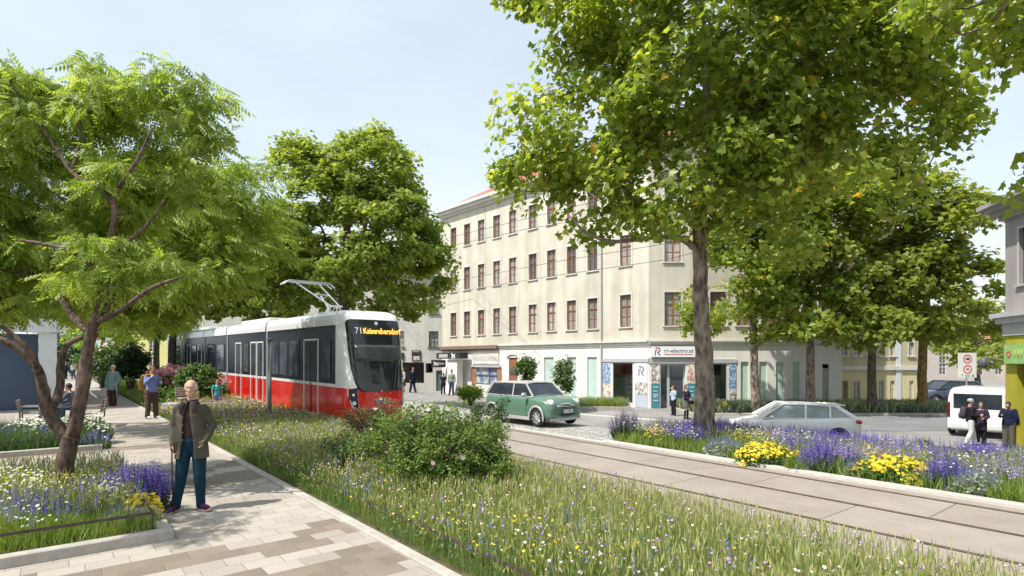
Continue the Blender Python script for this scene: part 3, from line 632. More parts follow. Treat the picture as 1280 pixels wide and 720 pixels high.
# gnarled multi-stem tree in the near bed
Y=8.2; b=Vector((at(78,0,Y).x,Y,gz(-6.6,Y)+.05))
P=lambda x,y,yy=8.2: at(x,y,yy)
st=[([b,P(80,590),P(86,555),P(90,545)],[.135,.115,.11,.115]),
 ([P(88,552),P(103,490),P(112,425),P(118,405),P(140,370,8.1),P(135,330),P(143,270),P(146,240),P(172,200,8.0),P(190,160,8.0)],[.10,.085,.07,.065,.055,.045,.04,.035,.028,.015]),
 ([P(87,550),P(60,515,8.1),P(50,470,8.0),P(30,440,7.9),P(2,425,7.8),P(-40,415,7.6)],[.09,.08,.065,.055,.045,.03]),
 ([P(60,515,8.1),P(74,490,8.3),P(76,455,8.4),P(85,430,8.4),P(110,420,8.4)],[.07,.055,.05,.042,.035]),
 ([P(50,470,8.0),P(38,440,7.7),P(15,418,7.6),P(-2,405,7.5)],[.045,.04,.035,.025]),
 ([P(112,415),P(95,400,8.3),P(78,375,8.4),P(48,345,8.6),P(0,332,8.7),P(-60,330,8.7)],[.06,.055,.05,.045,.04,.02]),
 ([P(112,410),P(125,380,8.1),P(120,340,8.1),P(90,315,8.0),P(55,305,8.0),P(20,300,8.0)],[.05,.045,.04,.035,.03,.015]),
 ([P(143,255),P(120,235,8.2),P(90,215,8.3),P(60,170,8.3),P(30,135,8.3),P(12,100,8.3)],[.035,.032,.03,.026,.02,.01]),
 ([P(115,405),P(150,388,8.0),P(190,360,7.8),P(230,345,7.6)],[.045,.038,.03,.012]),
 ([P(135,330),P(150,310,8.2),P(185,280,8.3),P(205,250,8.3)],[.035,.03,.022,.01]),
 ([P(90,215,8.3),P(100,170,8.4),P(90,120,8.4)],[.025,.02,.01])]
env=[E_(60,185,8.95,1.1025,0.9,0.9975),E_(30,120,9.05,0.63,0.675,0.4725),E_(150,165,8.85,0.8925,0.825,0.735),E_(205,165,8.75,0.7875,0.75,0.735),E_(240,115,8.75,0.4725,0.45,0.441),E_(240,150,8.75,0.441,0.45,0.42),E_(130,125,8.95,0.525,0.6,0.315),E_(30,280,9.05,1.365,1.05,1.05),E_(110,240,9.05,1.26,0.975,0.7875),
     E_(190,235,8.75,0.63,0.675,0.525),E_(-60,260,8.75,1.47,1.5,1.785),E_(150,325,8.65,0.735,0.675,0.42),E_(40,375,9.15,1.05,0.825,0.294),E_(190,335,8.45,0.5775,0.525,0.3675),E_(15,80,9.05,0.315,0.3,0.21),E_(120,350,8.35,0.735,0.6,0.3675),((-7.1,5.3,5.1),(1.2,.9,.5)),E_(30,95,8.9,.55,.6,.4),E_(75,110,8.9,.4,.5,.3),E_(140,95,8.8,.55,.6,.3),E_(205,95,8.7,.5,.5,.3),E_(252,95,8.6,.3,.4,.25),E_(262,135,8.6,.22,.3,.2)]
tree('ash_tree','gnarled multi-stemmed tree with reddish brown bark in the left foreground flower bed','tree',None,b,st,env,390,11500,.26,ASH,lf_ash,bk_ash,rclu=.29,r0=.035,seed=71,start=9,droop=1.0,flat=.45,hollow=.35,minr=.004,jit=1.0,holes=16)
# ------------------------------------------------ shrubs
def shrub(name,label,cat,base,env,nst,nleaf,lsize,lmat,flowers=None,seed=1,tmpl=None,group=None,rclu=.18,up=.6,stemmat=None,flat=.9,low=0):
    """many thin stems fan out from the base to leaf clusters; blossoms sit on the outside"""
    global RNG
    RNG=np.random.default_rng(seed); R=random.Random(seed); B=Vector(base); o=empty(name,base,0,label,cat,group)
    cl=[]; vols=[r[0]*r[1]*r[2] for c,r in env]
    for _ in range(nst):
        c,r=R.choices(env,vols)[0]; d=Vector((R.gauss(0,1),R.gauss(0,1),R.gauss(0,1))).normalized(); k=R.uniform(.35,1)**.5
        cl.append(Vector((c[0]+d.x*r[0]*k,c[1]+d.y*r[1]*k,max(c[2]+d.z*r[2]*k,B.z+.05))))
    mb=MB()
    for p in cl:
        a=Vector((R.gauss(0,.06),R.gauss(0,.06),0)); q=p-B; m_=a.lerp(q,.55)+Vector((0,0,q.length*.16))
        mb.tube([a,a.lerp(m_,.5)+Vector((0,0,.03)),m_,q],[.011,.009,.006,.003],4,False)
    mb.obj('stems',stemmat or bk_dark,o)
    E=np.array([tuple(p-B) for p in cl]); per=max(1,nleaf//nst); P=np.repeat(E,per,axis=0); n=len(P)
    back=RNG.uniform(0,.35,n)[:,None]**1.5; P=P*(1-back*.5); P+=nrm(RNG.normal(size=(n,3)))*(RNG.uniform(0,1,n)**.5*rclu)[:,None]*np.array([1,1,flat]); P[:,2]=np.maximum(P[:,2],.03)
    z=nrm(RNG.normal(size=(n,3))*.6+np.array([0,0,up])+nrm(P+1e-6)*.4); Rm=frames(z,n)*(lsize*RNG.uniform(.6,1.3,n))[:,None,None]
    link('foliage',inst_mesh('foliage',[((tmpl or LEAF)[0],(tmpl or LEAF)[1],Rm,P,RNG.uniform(0,1,n),0)],[lmat]),o)
    if flowers:
        nf,fs,fm=flowers; idx=RNG.integers(0,len(E),nf); P=E[idx]+nrm(RNG.normal(size=(nf,3)))*rclu*.7; P[:,2]+=.03
        z=nrm(nrm(P-np.array([0,0,E[:,2].mean()]))+np.array([0,-.5,.5])+RNG.normal(size=(nf,3))*.3)
        link('blossoms',inst_mesh('blossoms',[(DAISY[0],DAISY[1],frames(z,nf)*(fs*RNG.uniform(.7,1.3,nf))[:,None,None],P,RNG.uniform(0,1,nf),0)],[fm]),o)
    return o
fl_pink=leafmat('petal_pink',[(0,(.62,.42,.45)),(1,(.8,.66,.66))],.3); fl_rose=leafmat('petal_rose',[(0,(.42,.12,.2)),(1,(.65,.3,.36))],.3)
b=on(548,8.3)
env=[E_(555,560,8.3,.85,.7,.55),E_(600,585,8.1,.45,.5,.4),E_(495,545,8.4,.5,.5,.45),E_(610,545,8.3,.38,.4,.35),E_(540,520,8.4,.45,.45,.28),E_(560,600,8.0,.6,.5,.3),E_(625,575,8.1,.22,.3,.22),E_(455,560,8.5,.3,.3,.25),E_(585,515,8.4,.2,.25,.2)]
shrub('rose_bush','wide rose bush with few pale pink blossoms in the middle of the meadow strip','shrub',b,env,360,17000,.05,lf_rose,(26,.038,fl_pink),seed=5,rclu=.13)
b=on(612,10.8); shrub('rose_bush','tall loose sprays of grey green foliage just left of the green car','shrub',b,[E_(610,525,10.8,.38,.4,.42),E_(580,545,10.6,.4,.4,.35),E_(628,508,10.8,.18,.2,.2)],70,3400,.055,lf_dkshrub,(5,.04,fl_pink),seed=6,rclu=.14)
fl_redleaf=leafmat('leaf_redtinged',[(0,(.10,.13,.05)),(.55,(.16,.15,.07)),(1,(.30,.14,.09))],.35)
b=on(470,11.2); shrub('rose_bush','sparse reddish tinged shrub directly in front of the tram nose','shrub',b,[E_(455,522,11.3,.55,.4,.22),E_(482,512,11.2,.3,.4,.32)],80,2000,.055,fl_redleaf,(14,.038,fl_pink),seed=7,rclu=.15)
b=on(445,9.8); shrub('rose_bush','low blue green shrub between the meadow and the tram nose shrub','shrub',b,[E_(440,555,9.8,.55,.4,.25),E_(478,535,9.6,.3,.3,.3)],80,3000,.05,lf_dkshrub,(5,.03,fl_pink),seed=8,rclu=.14)
b=on(245,25); shrub('green_shrub','dark green shrub with layered branches behind the seated man','shrub',b,[E_(248,472,25,.85,.8,.5),E_(215,495,24.5,.9,.7,.45),E_(262,490,25,.7,.6,.55)],110,4600,.15,lf_shrub,None,seed=9,rclu=.3)
b=on(212,26.5); shrub('flowering_shrub','rose pink flowering shrub right behind the man with the mustard jacket','shrub',b,[E_(214,470,26.5,.95,.8,.5)],90,1600,.14,lf_shrub,(420,.10,fl_rose),seed=10,rclu=.25)
b=on(163,34); shrub('green_shrub','dark shrub growing over the kerb right of the elderly woman','shrub',b,[E_(165,458,34,1.0,.9,.75),E_(172,440,34,.7,.7,.6)],70,3000,.2,lf_dkshrub,None,seed=11,rclu=.4)
b=on(128,42); shrub('green_shrub','pale green shrub with white flecks along the far path kerb','shrub',b,[E_(130,452,42,2.0,1.4,1.2),E_(150,440,42,1.3,1.2,1.0)],90,3600,.22,lf_shrub,(60,.14,fl_pink),seed=12,rclu=.5)
b=on(90,75); shrub('hedge','dark green hedge closing the far end of the footpath','hedge',b,[E_(88,436,75,3.6,2,2.6)],70,2200,.45,lf_dkshrub,None,seed=13,rclu=.8)
# small clipped trees before the main building
for i,(px,Y,y0,y1,lab) in enumerate([(657,33,443,474,'small conical street tree in front of the shop arch, left of the pair'),(705,31.5,444,488,'small egg shaped street tree at the left end of the flower planter')]):
    b=on(px,Y); h=(y1-y0)/2/F*Y; cy=(y0+y1)/2
    tree('young_tree',lab,'tree','young trees at the shop fronts',b,[([b,at(px,y1,Y),at(px,cy,Y)],[.05,.045,.02])],[E_(px,cy+3,Y,.70 if i else .6,.7,h*.92),E_(px,cy-h*.5*F/Y,Y,.3,.3,h*.5)],60,2600,.14,LEAF,lf_shrub,bk_dark,rclu=.26,r0=.03,seed=80+i,start=1,minr=.006,hollow=.4,flat=1)
b=on(588,36); shrub('green_shrub','yellow green planter shrub beside the tailor shop, left of the green car','shrub',b,[E_(588,490,36,.95,.7,.38)],50,1900,.16,lf_bright,None,seed=14,rclu=.3)
# ================================================================ meadow and flower beds
gr_green=leafmat('grass_green',[(0,(.10,.18,.03)),(.6,(.20,.28,.06)),(1,(.34,.39,.13))],.35,.55)
gr_pale=leafmat('grass_pale',[(0,(.22,.28,.09)),(.6,(.38,.41,.18)),(1,(.55,.52,.29))],.35,.6)
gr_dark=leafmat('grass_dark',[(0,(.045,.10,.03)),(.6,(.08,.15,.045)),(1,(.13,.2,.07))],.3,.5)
gr_silver=leafmat('grass_silver',[(0,(.16,.21,.14)),(.6,(.26,.31,.22)),(1,(.4,.42,.33))],.3,.6)
f_purple=leafmat('petal_purple',[(0,(.07,.055,.28)),(.6,(.12,.09,.42)),(1,(.22,.17,.55))],.25)
f_blue=leafmat('petal_blue',[(0,(.08,.10,.36)),(.6,(.15,.18,.5)),(1,(.28,.3,.6))],.25)
f_lav=leafmat('petal_lavender',[(0,(.22,.17,.42)),(1,(.42,.34,.6))],.25)
f_yellow=leafmat('petal_yellow',[(0,(.55,.38,.01)),(.6,(.75,.6,.03)),(1,(.85,.75,.12))],.25)
f_white=leafmat('petal_white',[(0,(.62,.63,.55)),(1,(.85,.85,.8))],.25)
f_violet=leafmat('petal_violet',[(0,(.35,.17,.5)),(1,(.58,.36,.68))],.25)
FM={'purple':f_purple,'blue':f_blue,'lav':f_lav,'yellow':f_yellow,'white':f_white,'violet':f_violet}
def blades(P,h,w,mat,tm=BLADE,lean=.2,rn=None,mi=0):
    n=len(P); R=upright(n,lean,np.full(n,1.0)*w,h); return (tm[0],tm[1],R,P,RNG.uniform(0,1,n) if rn is None else rn,mi)
def ground_pts(X,Y,dz=0): return np.stack([X,Y,g(X,Y)+dz],1)
def meadow_xy(u,t):
    a=PF(u,3.08); b=TF(u,5.95); return (1-t)*a[0]+t*b[0],(1-t)*a[1]+t*b[1]
def upick(n,a,b,pw=1.0):     # denser near the camera
    return a+(b-a)*RNG.uniform(0,1,n)**pw
RNG=np.random.default_rng(100)
parts=[]
def vis(X,Y): return (Y>3.2)&(np.abs(X)/Y<1.12)
for (a,b,n,h0,h1,w) in ((1,8,90000,.12,.40,.22),(8,17,70000,.16,.42,.4),(17,34,32000,.2,.45,1.1),(34,64,9000,.3,.6,3.0)):
    u=upick(n,a,b); t=RNG.uniform(0,1,n); X,Y=meadow_xy(u,t); k=vis(X,Y); X,Y,t=X[k],Y[k],t[k]; n=len(X)
    nz_=np.sin(X*2.1+1)*np.cos(Y*1.7)+np.sin(X*.8-Y*1.1); hh=RNG.uniform(h0,h1,n)*(.85+.18*nz_)*(.55+.45*np.minimum(1,t*6))
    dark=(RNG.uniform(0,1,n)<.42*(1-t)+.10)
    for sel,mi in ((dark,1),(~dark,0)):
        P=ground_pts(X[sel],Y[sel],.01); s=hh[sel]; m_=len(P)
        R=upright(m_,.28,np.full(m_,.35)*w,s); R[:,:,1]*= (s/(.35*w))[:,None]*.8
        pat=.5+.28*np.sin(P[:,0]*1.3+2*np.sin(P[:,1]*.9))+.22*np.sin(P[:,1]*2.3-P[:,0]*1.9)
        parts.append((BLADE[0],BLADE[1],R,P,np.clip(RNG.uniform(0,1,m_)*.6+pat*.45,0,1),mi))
n=16000; u=upick(n,1,18,1.2); t=RNG.uniform(0,1,n); X,Y=meadow_xy(u,t); cl_=np.sin(X*3.1+Y)*np.cos(Y*2.7-X)>-.1; k=vis(X,Y)&cl_; X,Y=X[k],Y[k]; n=len(X); P=ground_pts(X,Y,0); P[:,2]+=RNG.uniform(.04,.27,n)
parts.append((LEAF[0],LEAF[1],frames(nrm(RNG.normal(size=(n,3))+[0,0,1.2]),n)*(RNG.uniform(.03,.075,n))[:,None,None],P,RNG.uniform(.2,1,n),1))
me=inst_mesh('meadow_grass',parts,[gr_green,gr_dark]); tag(link('meadow_grass',me),'tall mixed meadow grass filling the strip between footpath and tram track','grass',kind='stuff')
parts=[]
for (a,b,n,w) in ((1,8,17000,.6),(8,17,14000,1.0),(17,40,7000,2.2)):
    u=upick(n,a,b); t=RNG.uniform(0,1,n)**.8; X,Y=meadow_xy(u,t); k=vis(X,Y); X,Y,t=X[k],Y[k],t[k]; n=len(X)
    hh=RNG.uniform(.3,.56,n)*(.6+.4*np.minimum(1,t*4)); P=ground_pts(X,Y,.01); R=upright(n,.16,np.full(n,.45)*w,hh); parts.append((STALK[0],STALK[1],R,P,RNG.uniform(0,1,n),0))
me=inst_mesh('seed_grass',parts,[gr_pale]); tag(link('seed_grass',me),'pale feathery seed heads rising above the meadow grass','grass',kind='stuff')
def meadow_flowers(name,lab,tmpl,fmat,n,size,h0,h1,seed,clump=0,sizez=None,urange=(1,26)):
    global RNG; RNG=np.random.default_rng(seed); u=upick(n,urange[0],urange[1],1.3); t=RNG.uniform(.03,1,n)
    if clump:
        cu=RNG.uniform(urange[0],urange[1],clump); ct=RNG.uniform(.05,.98,clump); i=RNG.integers(0,clump,n); u=cu[i]+RNG.normal(0,.35,n); t=np.clip(ct[i]+RNG.normal(0,.12,n),.03,.98)
    X,Y=meadow_xy(u,t); k=vis(X,Y); X,Y=X[k],Y[k]; n=len(X); hh=RNG.uniform(h0,h1,n); P=ground_pts(X,Y,0)
    T=P.copy(); T[:,2]+=hh; far=np.clip(np.hypot(X,Y)/9,1,2.0)
    z=nrm(np.stack([RNG.normal(0,.35,n),RNG.normal(-.3,.3,n),np.ones(n)],1)); s=size*RNG.uniform(.7,1.25,n)*far
    R=frames(z,n)*s[:,None,None] if sizez is None else upright(n,.12,s,sizez*RNG.uniform(.7,1.2,n))
    R2=upright(n,.01,np.full(n,.007)*far,hh)
    me=inst_mesh(name,[(tmpl[0],tmpl[1],R,T,RNG.uniform(0,1,n),0),(STEM[0],STEM[1],R2,P,RNG.uniform(0,1,n),1)],[fmat,gr_green]); tag(link(name,me),lab,'flowers',kind='stuff')
meadow_flowers('white_daisies','white daisies dotted through the meadow strip',DAISY,f_white,620,.018,.22,.5,1)
meadow_flowers('yellow_flowers','small yellow flowers dotted through the meadow strip',DAISY,f_yellow,900,.019,.2,.46,2,clump=60)
meadow_flowers('violet_flowers','round violet scabious heads standing in the meadow strip',DOT,f_violet,480,.017,.25,.56,3,clump=90)
meadow_flowers('lilac_flowers','pale lilac flower heads scattered among the meadow grasses',DOT,leafmat('petal_lilac',[(0,(.4,.28,.5)),(.6,(.6,.45,.62)),(1,(.75,.6,.66))],.3),2600,.013,.25,.5,5)
meadow_flowers('blue_sage_spikes','blue purple sage spikes in loose groups in the meadow strip',SPIKE,f_blue,700,.14,.2,.42,4,clump=44,sizez=.16)
# ---- generic clump = one plant
def clump(name,label,cat,base,r,h,kind,n,seed,group=None,fs=None,gm=None,bl=1.0,ry=None,nb=None):
    global RNG; RNG=np.random.default_rng(seed); o=empty(name,base,0,label,cat,group); ry=ry or r
    a=RNG.uniform(0,2*PI,n); q=RNG.uniform(0,1,n)**.5*(1+.18*np.sin(3*a+seed)+.12*np.sin(7*a+seed*2)); B=Vector(base)
    lx,ly=np.cos(a)*q*r*.75,np.sin(a)*q*ry*.75; tx,ty=np.cos(a)*q*r,np.sin(a)*q*ry
    def zz(x,y): return g(x+B.x,y+B.y)-B.z
    dome=np.sqrt(np.maximum(0.05,1-.68*q*q))*(1+.14*np.sin(a*5+seed)*q)
    nb=nb or n*2; a2=RNG.uniform(0,2*PI,nb); q2=RNG.uniform(0,1,nb)**.5; P=np.stack([np.cos(a2)*q2*r*.8,np.sin(a2)*q2*ry*.8,np.zeros(nb)],1); P[:,2]=zz(P[:,0],P[:,1])
    hb=h*RNG.uniform(.5,.95,nb)*np.sqrt(np.maximum(.1,1-.7*q2*q2))*(1.0 if kind=='grass' else .78); z=nrm(np.stack([np.cos(a2)*q2*.45+RNG.normal(0,.16,nb),np.sin(a2)*q2*.45+RNG.normal(0,.16,nb),np.ones(nb)],1))
    Rb=frames(z,nb); Rb=Rb*np.stack([np.full(nb,.45*bl),hb*1.0,hb],1)[:,None,:]
    gp=[(BLADE[0],BLADE[1],Rb,P,RNG.uniform(0,1,nb),0)]
    if kind in('daisy','mound','white'):      # leafy body
        nl=n*2; a3=RNG.uniform(0,2*PI,nl); q3=RNG.uniform(0,1,nl)**.5; zf=RNG.uniform(.1,.93,nl)*np.sqrt(np.maximum(0,1-.7*q3*q3)); Pl=np.stack([np.cos(a3)*q3*r,np.sin(a3)*q3*ry,zf*h],1); Pl[:,2]+=zz(Pl[:,0],Pl[:,1])
        gp.append((LEAF[0],LEAF[1],frames(nrm(RNG.normal(size=(nl,3))+[0,-.2,.8]),nl)*(.055*bl*RNG.uniform(.6,1.3,nl))[:,None,None],Pl,RNG.uniform(0,1,nl),0))
    T=np.stack([tx,ty,h*dome*RNG.uniform(.66,1.1,n)],1); T[:,2]+=zz(tx,ty)
    L0=np.stack([lx,ly,zz(lx,ly)],1)
    if kind=='grass':
        link('blades',inst_mesh('blades',gp,[gm or gr_green]),o); return o
    if kind in('spike',):
        hs=h*.42; T[:,2]-=hs*.6; lean=nrm(np.stack([tx/r*.25+RNG.normal(0,.07,n),ty/ry*.25+RNG.normal(0,.07,n),np.ones(n)],1)); R=frames(lean,n)*np.stack([np.full(n,fs[1])*.9,np.full(n,fs[1])*.9,hs*RNG.uniform(.7,1.15,n)],1)[:,None,:]
        fp=(SPIKE[0],SPIKE[1],R,T,RNG.uniform(0,1,n),0)
    elif kind in('daisy','white'):
        z=nrm(np.stack([tx/r*.5,ty/ry*.5-.35,np.ones(n)],1)+RNG.normal(0,.22,(n,3))); fp=(DAISY[0],DAISY[1],frames(z,n)*(fs[1]*RNG.uniform(.7,1.2,n))[:,None,None],T,RNG.uniform(0,1,n),0)
    elif kind=='mound':
        z=nrm(np.stack([tx/r*.5,ty/ry*.5,np.ones(n)],1)+RNG.normal(0,.3,(n,3))); fp=(SPIKE[0],SPIKE[1],frames(z,n)*np.array([fs[1]*.6,fs[1]*.6,fs[1]*1.6])[None,None,:]*RNG.uniform(.7,1.2,n)[:,None,None],T,RNG.uniform(0,1,n),0)
    d=T-L0; ln=np.linalg.norm(d,axis=1); R2=frames(nrm(d),n)*np.stack([np.full(n,.007*bl),np.full(n,.007),ln],1)[:,None,:]; gp.append((STEM[0],STEM[1],R2,L0,RNG.uniform(0,1,n),0))
    link('foliage',inst_mesh('foliage',gp,[gm or gr_green]),o); link('blossoms',inst_mesh('blossoms',[fp],[FM[fs[0]]]),o); return o
def soilbed(name,fn,us,ds,z=.09):
    o=struct(uvsheet(name,fn,us,ds,z,m_soil)); return o
def fill(name,lab,fn,ur,dr,n,h,mat,seed,w=1.2,tm=BLADE,lean=.25,hfun=None):
    global RNG; RNG=np.random.default_rng(seed); u=RNG.uniform(*ur,n); d=RNG.uniform(*dr,n); X,Y=fn(u,d); k=vis(X,Y); X,Y=X[k],Y[k]; m_=len(X); P=ground_pts(X,Y,.05); s=RNG.uniform(.55,1.1,m_)*h
    if hfun is not None: s*=hfun(X,Y)
    R=upright(m_,lean,np.full(m_,.4)*w,s); R[:,:,1]*=(s/(.4*w)*.7)[:,None]
    tag(link(name,inst_mesh(name,[(tm[0],tm[1],R,P,RNG.uniform(0,1,m_),0)],[mat])),lab,'plants',kind='stuff')
TFa=lambda u,d:TF(u,d)
# ---- right flower bed
soilbed('right_bed_soil',TFa,ar(-14,9.7,.6),ar(10.5,14.8,.6),.05)
fill('bed_grass','fine green grasses filling the gaps of the right flower bed',TFa,(-6,9.6),(10.55,14.7),36000,.30,gr_green,201,.9)
fill('bed_seed_grass','pale seed grasses along the back of the right flower bed',TFa,(-6,9.5),(11.4,14.7),7000,.48,gr_pale,202,1.6,STALK,.15)
fill('bed_silver_grass','silvery grasses at the right end of the right flower bed',TFa,(-6,2.5),(11.3,14.9),15000,.60,gr_silver,203,1.6,STALK,.15)
def bp(px,py): # position of clump foot from a pixel
    return ray(px,py)
BED=[ # kind, px, py(foot), radius, height, n, colour/size, label
 ('spike',782,553,.42,.66,260,('lav',.16),'salvia','tall lilac salvia clump at the left tip of the right flower bed'),
 ('grass',812,556,.32,.5,300,None,'grass tuft','yellow green grass tuft between the lilac salvia and the first yellow daisies'),
 ('daisy',822,563,.3,.46,260,('yellow',.028),'daisy clump','smallest yellow daisy mound, near the left tip of the right bed'),
 ('spike',857,566,.45,.58,260,('purple',.17),'salvia','deep purple salvia clump right of the smallest yellow daisy mound'),
 ('mound',905,578,.40,.38,600,('blue',.07),'catmint','low blue catmint cushion at the kerb, left of the wide yellow daisies'),
 ('daisy',953,588,.62,.42,560,('yellow',.032),'daisy clump','wide yellow daisy mound near the middle of the kerb'),
 ('spike',1030,598,.5,.6,380,('purple',.15),'salvia','large purple salvia clump between the two wide yellow daisy mounds'),
 ('mound',1065,604,.16,.3,160,('blue',.06),'catmint','small grey blue catmint tuft left of the rightmost yellow daisies'),
 ('daisy',1112,609,.58,.42,560,('yellow',.032),'daisy clump','rightmost yellow daisy mound on the kerb of the right bed'),
 ('spike',1182,618,.36,.55,240,('purple',.13),'salvia','dark purple salvia clump right of the rightmost yellow daisies'),
 ('mound',1222,627,.34,.38,520,('blue',.06),'catmint','bright blue catmint cushion at the kerb near the right edge'),
 ('grass',1265,634,.35,.36,500,None,'grass tuft','fresh green grass tuft at the kerb at the right picture edge'),
 ('spike',905,560,.6,.5,300,('purple',.13),'salvia','purple salvia drift behind the low blue catmint, right of the plane trunk'),
 ('white',860,550,.7,.55,420,('white',.022),'white flowers','white umbel drift at the foot of the plane trunk'),
 ('white',955,562,.7,.5,420,('white',.022),'white flowers','white flower drift behind the wide yellow daisies'),
 ('spike',1000,572,.65,.5,300,('lav',.13),'salvia','pale violet salvia drift in front of the white hatchback'),
 ('spike',1095,583,.7,.52,380,('purple',.13),'salvia','purple salvia drift behind the rightmost yellow daisies'),
 ('white',1160,588,.65,.52,400,('white',.022),'white flowers','white daisy drift between purple salvia and silver grass'),
 ('white',1050,572,.45,.55,200,('white',.022),'white flowers','white flower drift directly before the hatchback tail light'),
 ('daisy',1155,572,.3,.5,90,('yellow',.026),'daisy clump','loose small yellow flowers at the back of the bed, left of the van'),
 ('grass',840,567,.3,.30,450,None,'grass tuft','green tuft under the deep purple salvia at the kerb'),
 ('grass',1000,596,.28,.36,350,None,'grass tuft','green tuft between wide yellow daisies and the large purple salvia'),
]
for i,(k,px,py,r,h,n,fs,cat,lab) in enumerate(BED):
    p=ray(px,py-5); p=p+Vector((math.cos(TH),math.sin(TH),0))*(.15 if r>.42 else 0); nm={'salvia':'salvia_clump','catmint':'catmint_cushion','daisy clump':'daisy_mound','grass tuft':'grass_tuft','white flowers':'white_flower_drift'}[cat]
    gm=gr_dark if k in('spike','daisy') else (gr_silver if k=='mound' and px in(1065,905,1222) else gr_green)
    clump(nm,lab,cat,p,r,h,k,n,300+i,'plants in the right flower bed',fs,gm,bl=1.2,ry=r*.8)
def bed_flowers(name,lab,tmpl,fmat,n,size,h0,h1,seed,ur,dr,sizez=None,cl=0,fn=TFa):
    global RNG; RNG=np.random.default_rng(seed); u=RNG.uniform(*ur,n); dd=RNG.uniform(*dr,n)
    if cl:
        cu=RNG.uniform(*ur,cl); cd=RNG.uniform(*dr,cl); i=RNG.integers(0,cl,n); u=np.clip(cu[i]+RNG.normal(0,.3,n),ur[0],ur[1]); dd=np.clip(cd[i]+RNG.normal(0,.25,n),dr[0],dr[1])
    X,Y=fn(u,dd); k=vis(X,Y); X,Y=X[k],Y[k]; n=len(X); hh=RNG.uniform(h0,h1,n); P=ground_pts(X,Y,.05); T=P.copy(); T[:,2]+=hh; s=size*RNG.uniform(.7,1.25,n)
    z=nrm(np.stack([RNG.normal(0,.35,n),RNG.normal(-.35,.3,n),np.ones(n)],1)); R=frames(z,n)*s[:,None,None] if sizez is None else upright(n,.12,s,sizez*RNG.uniform(.7,1.2,n))
    tag(link(name,inst_mesh(name,[(tmpl[0],tmpl[1],R,T,RNG.uniform(0,1,n),0),(STEM[0],STEM[1],upright(n,.01,np.full(n,.008),hh),P,RNG.uniform(0,1,n),1)],[fmat,gr_green])),lab,'flowers',kind='stuff')
bed_flowers('bed_white_flowers','tiny white blossoms spread through the right flower bed',DAISY,f_white,1700,.020,.30,.52,501,(-6,9.5),(10.8,14.6),cl=40)
bed_flowers('bed_purple_spikes','scattered violet spikes between the clumps of the right flower bed',SPIKE,f_purple,2600,.16,.26,.46,502,(-6,9.6),(10.7,14.6),sizez=.2,cl=26)
bed_flowers('bed_lilac_spikes','scattered lilac spikes between the clumps of the right flower bed',SPIKE,f_lav,1100,.15,.24,.42,503,(-6,9.6),(10.7,14.6),sizez=.2,cl=18)
bed_flowers('bed_yellow_flowers','scattered yellow blossoms between the clumps of the right flower bed',DAISY,f_yellow,700,.024,.26,.44,504,(-6,9.6),(10.8,14.6),cl=14)
# ---- left near bed
B1=lambda u,d:PF(u,d)
soilbed('left_bed_soil',PF,ar(7.7,12.2,.5),ar(-7,.98,.5),.08)
struct(kerb('left_bed_kerb',PF,[(7.65,-8),(7.65,1.02),(12.3,1.02),(12.3,-8)],.12,.14,m_kerb))
fill('near_bed_grass','green grasses filling the near left flower bed',PF,(7.75,12.2),(-5,.95),34000,.28,gr_green,211,.5)
fill('near_bed_seed_grass','pale dry grasses in the near left flower bed',PF,(8.3,12.2),(-5,.9),8000,.50,gr_pale,212,.7,STALK,.16)
LB=[('spike',193,640,.28,.60,170,('purple',.16),'salvia','violet larkspur clump leaning over the right corner of the near left bed'),
 ('daisy',180,655,.22,.38,150,('yellow',.03),'daisy clump','yellow daisy mound at the right corner of the near left bed'),
 ('spike',165,640,.46,.62,300,('purple',.16),'salvia','deep purple larkspur clump right of the gnarled trunk'),
 ('white',145,648,.36,.5,150,('white',.025),'white flowers','white daisies at the foot of the purple larkspur in the near left bed'),
 ('mound',150,668,.30,.30,260,('blue',.05),'catmint','blue catmint cushion behind the kerb of the near left bed'),
 ('mound',190,662,.18,.24,150,('lav',.05),'catmint','pale lavender tuft in the corner behind the kerb'),
 ('spike',48,665,.40,.46,320,('blue',.13),'salvia','blue veronica clump left of the gnarled trunk'),
 ('grass',20,686,.42,.50,900,None,'grass tuft','long bladed green grass tuft at the bottom left corner'),
 ('grass',68,680,.40,.46,900,None,'grass tuft','long bladed green grass tuft behind the fence post at the kerb'),
 ('grass',112,676,.28,.34,600,None,'grass tuft','green tuft between fence post and blue catmint'),
 ('white',20,640,.5,.58,260,('white',.02),'white flowers','small white daisies left of the gnarled trunk'),
 ('daisy',130,618,.5,.5,220,('yellow',.02),'daisy clump','loose small yellow daisies behind the gnarled trunk'),
 ('daisy',30,640,.4,.5,40,('yellow',.022),'daisy clump','few orange yellow daisies at the left edge of the near bed'),
 ('spike',108,640,.25,.5,70,('purple',.11),'salvia','small purple larkspur clump touching the right side of the gnarled trunk')]
for i,(k,px,py,r,h,n,fs,cat,lab) in enumerate(LB):
    p=ray(px,py)+Vector((0,0,.05)); nm={'salvia':'larkspur_clump','catmint':'catmint_cushion','daisy clump':'daisy_clump','grass tuft':'grass_tuft','white flowers':'white_daisy_clump'}[cat]
    clump(nm,lab,cat,p,r,h,k,n,340+i,'plants in the near left flower bed',fs,gr_green if k!='spike' else gr_dark,bl=.75,ry=r*.7)
bed_flowers('near_bed_white_daisies','small white daisies spread through the near left flower bed',DAISY,f_white,900,.018,.28,.5,511,(7.9,12.1),(-4,.85),cl=22,fn=PF)
bed_flowers('near_bed_yellow_flowers','small yellow blossoms spread through the near left flower bed',DAISY,f_yellow,900,.015,.28,.5,512,(8.6,12.1),(-4,.85),cl=16,fn=PF)
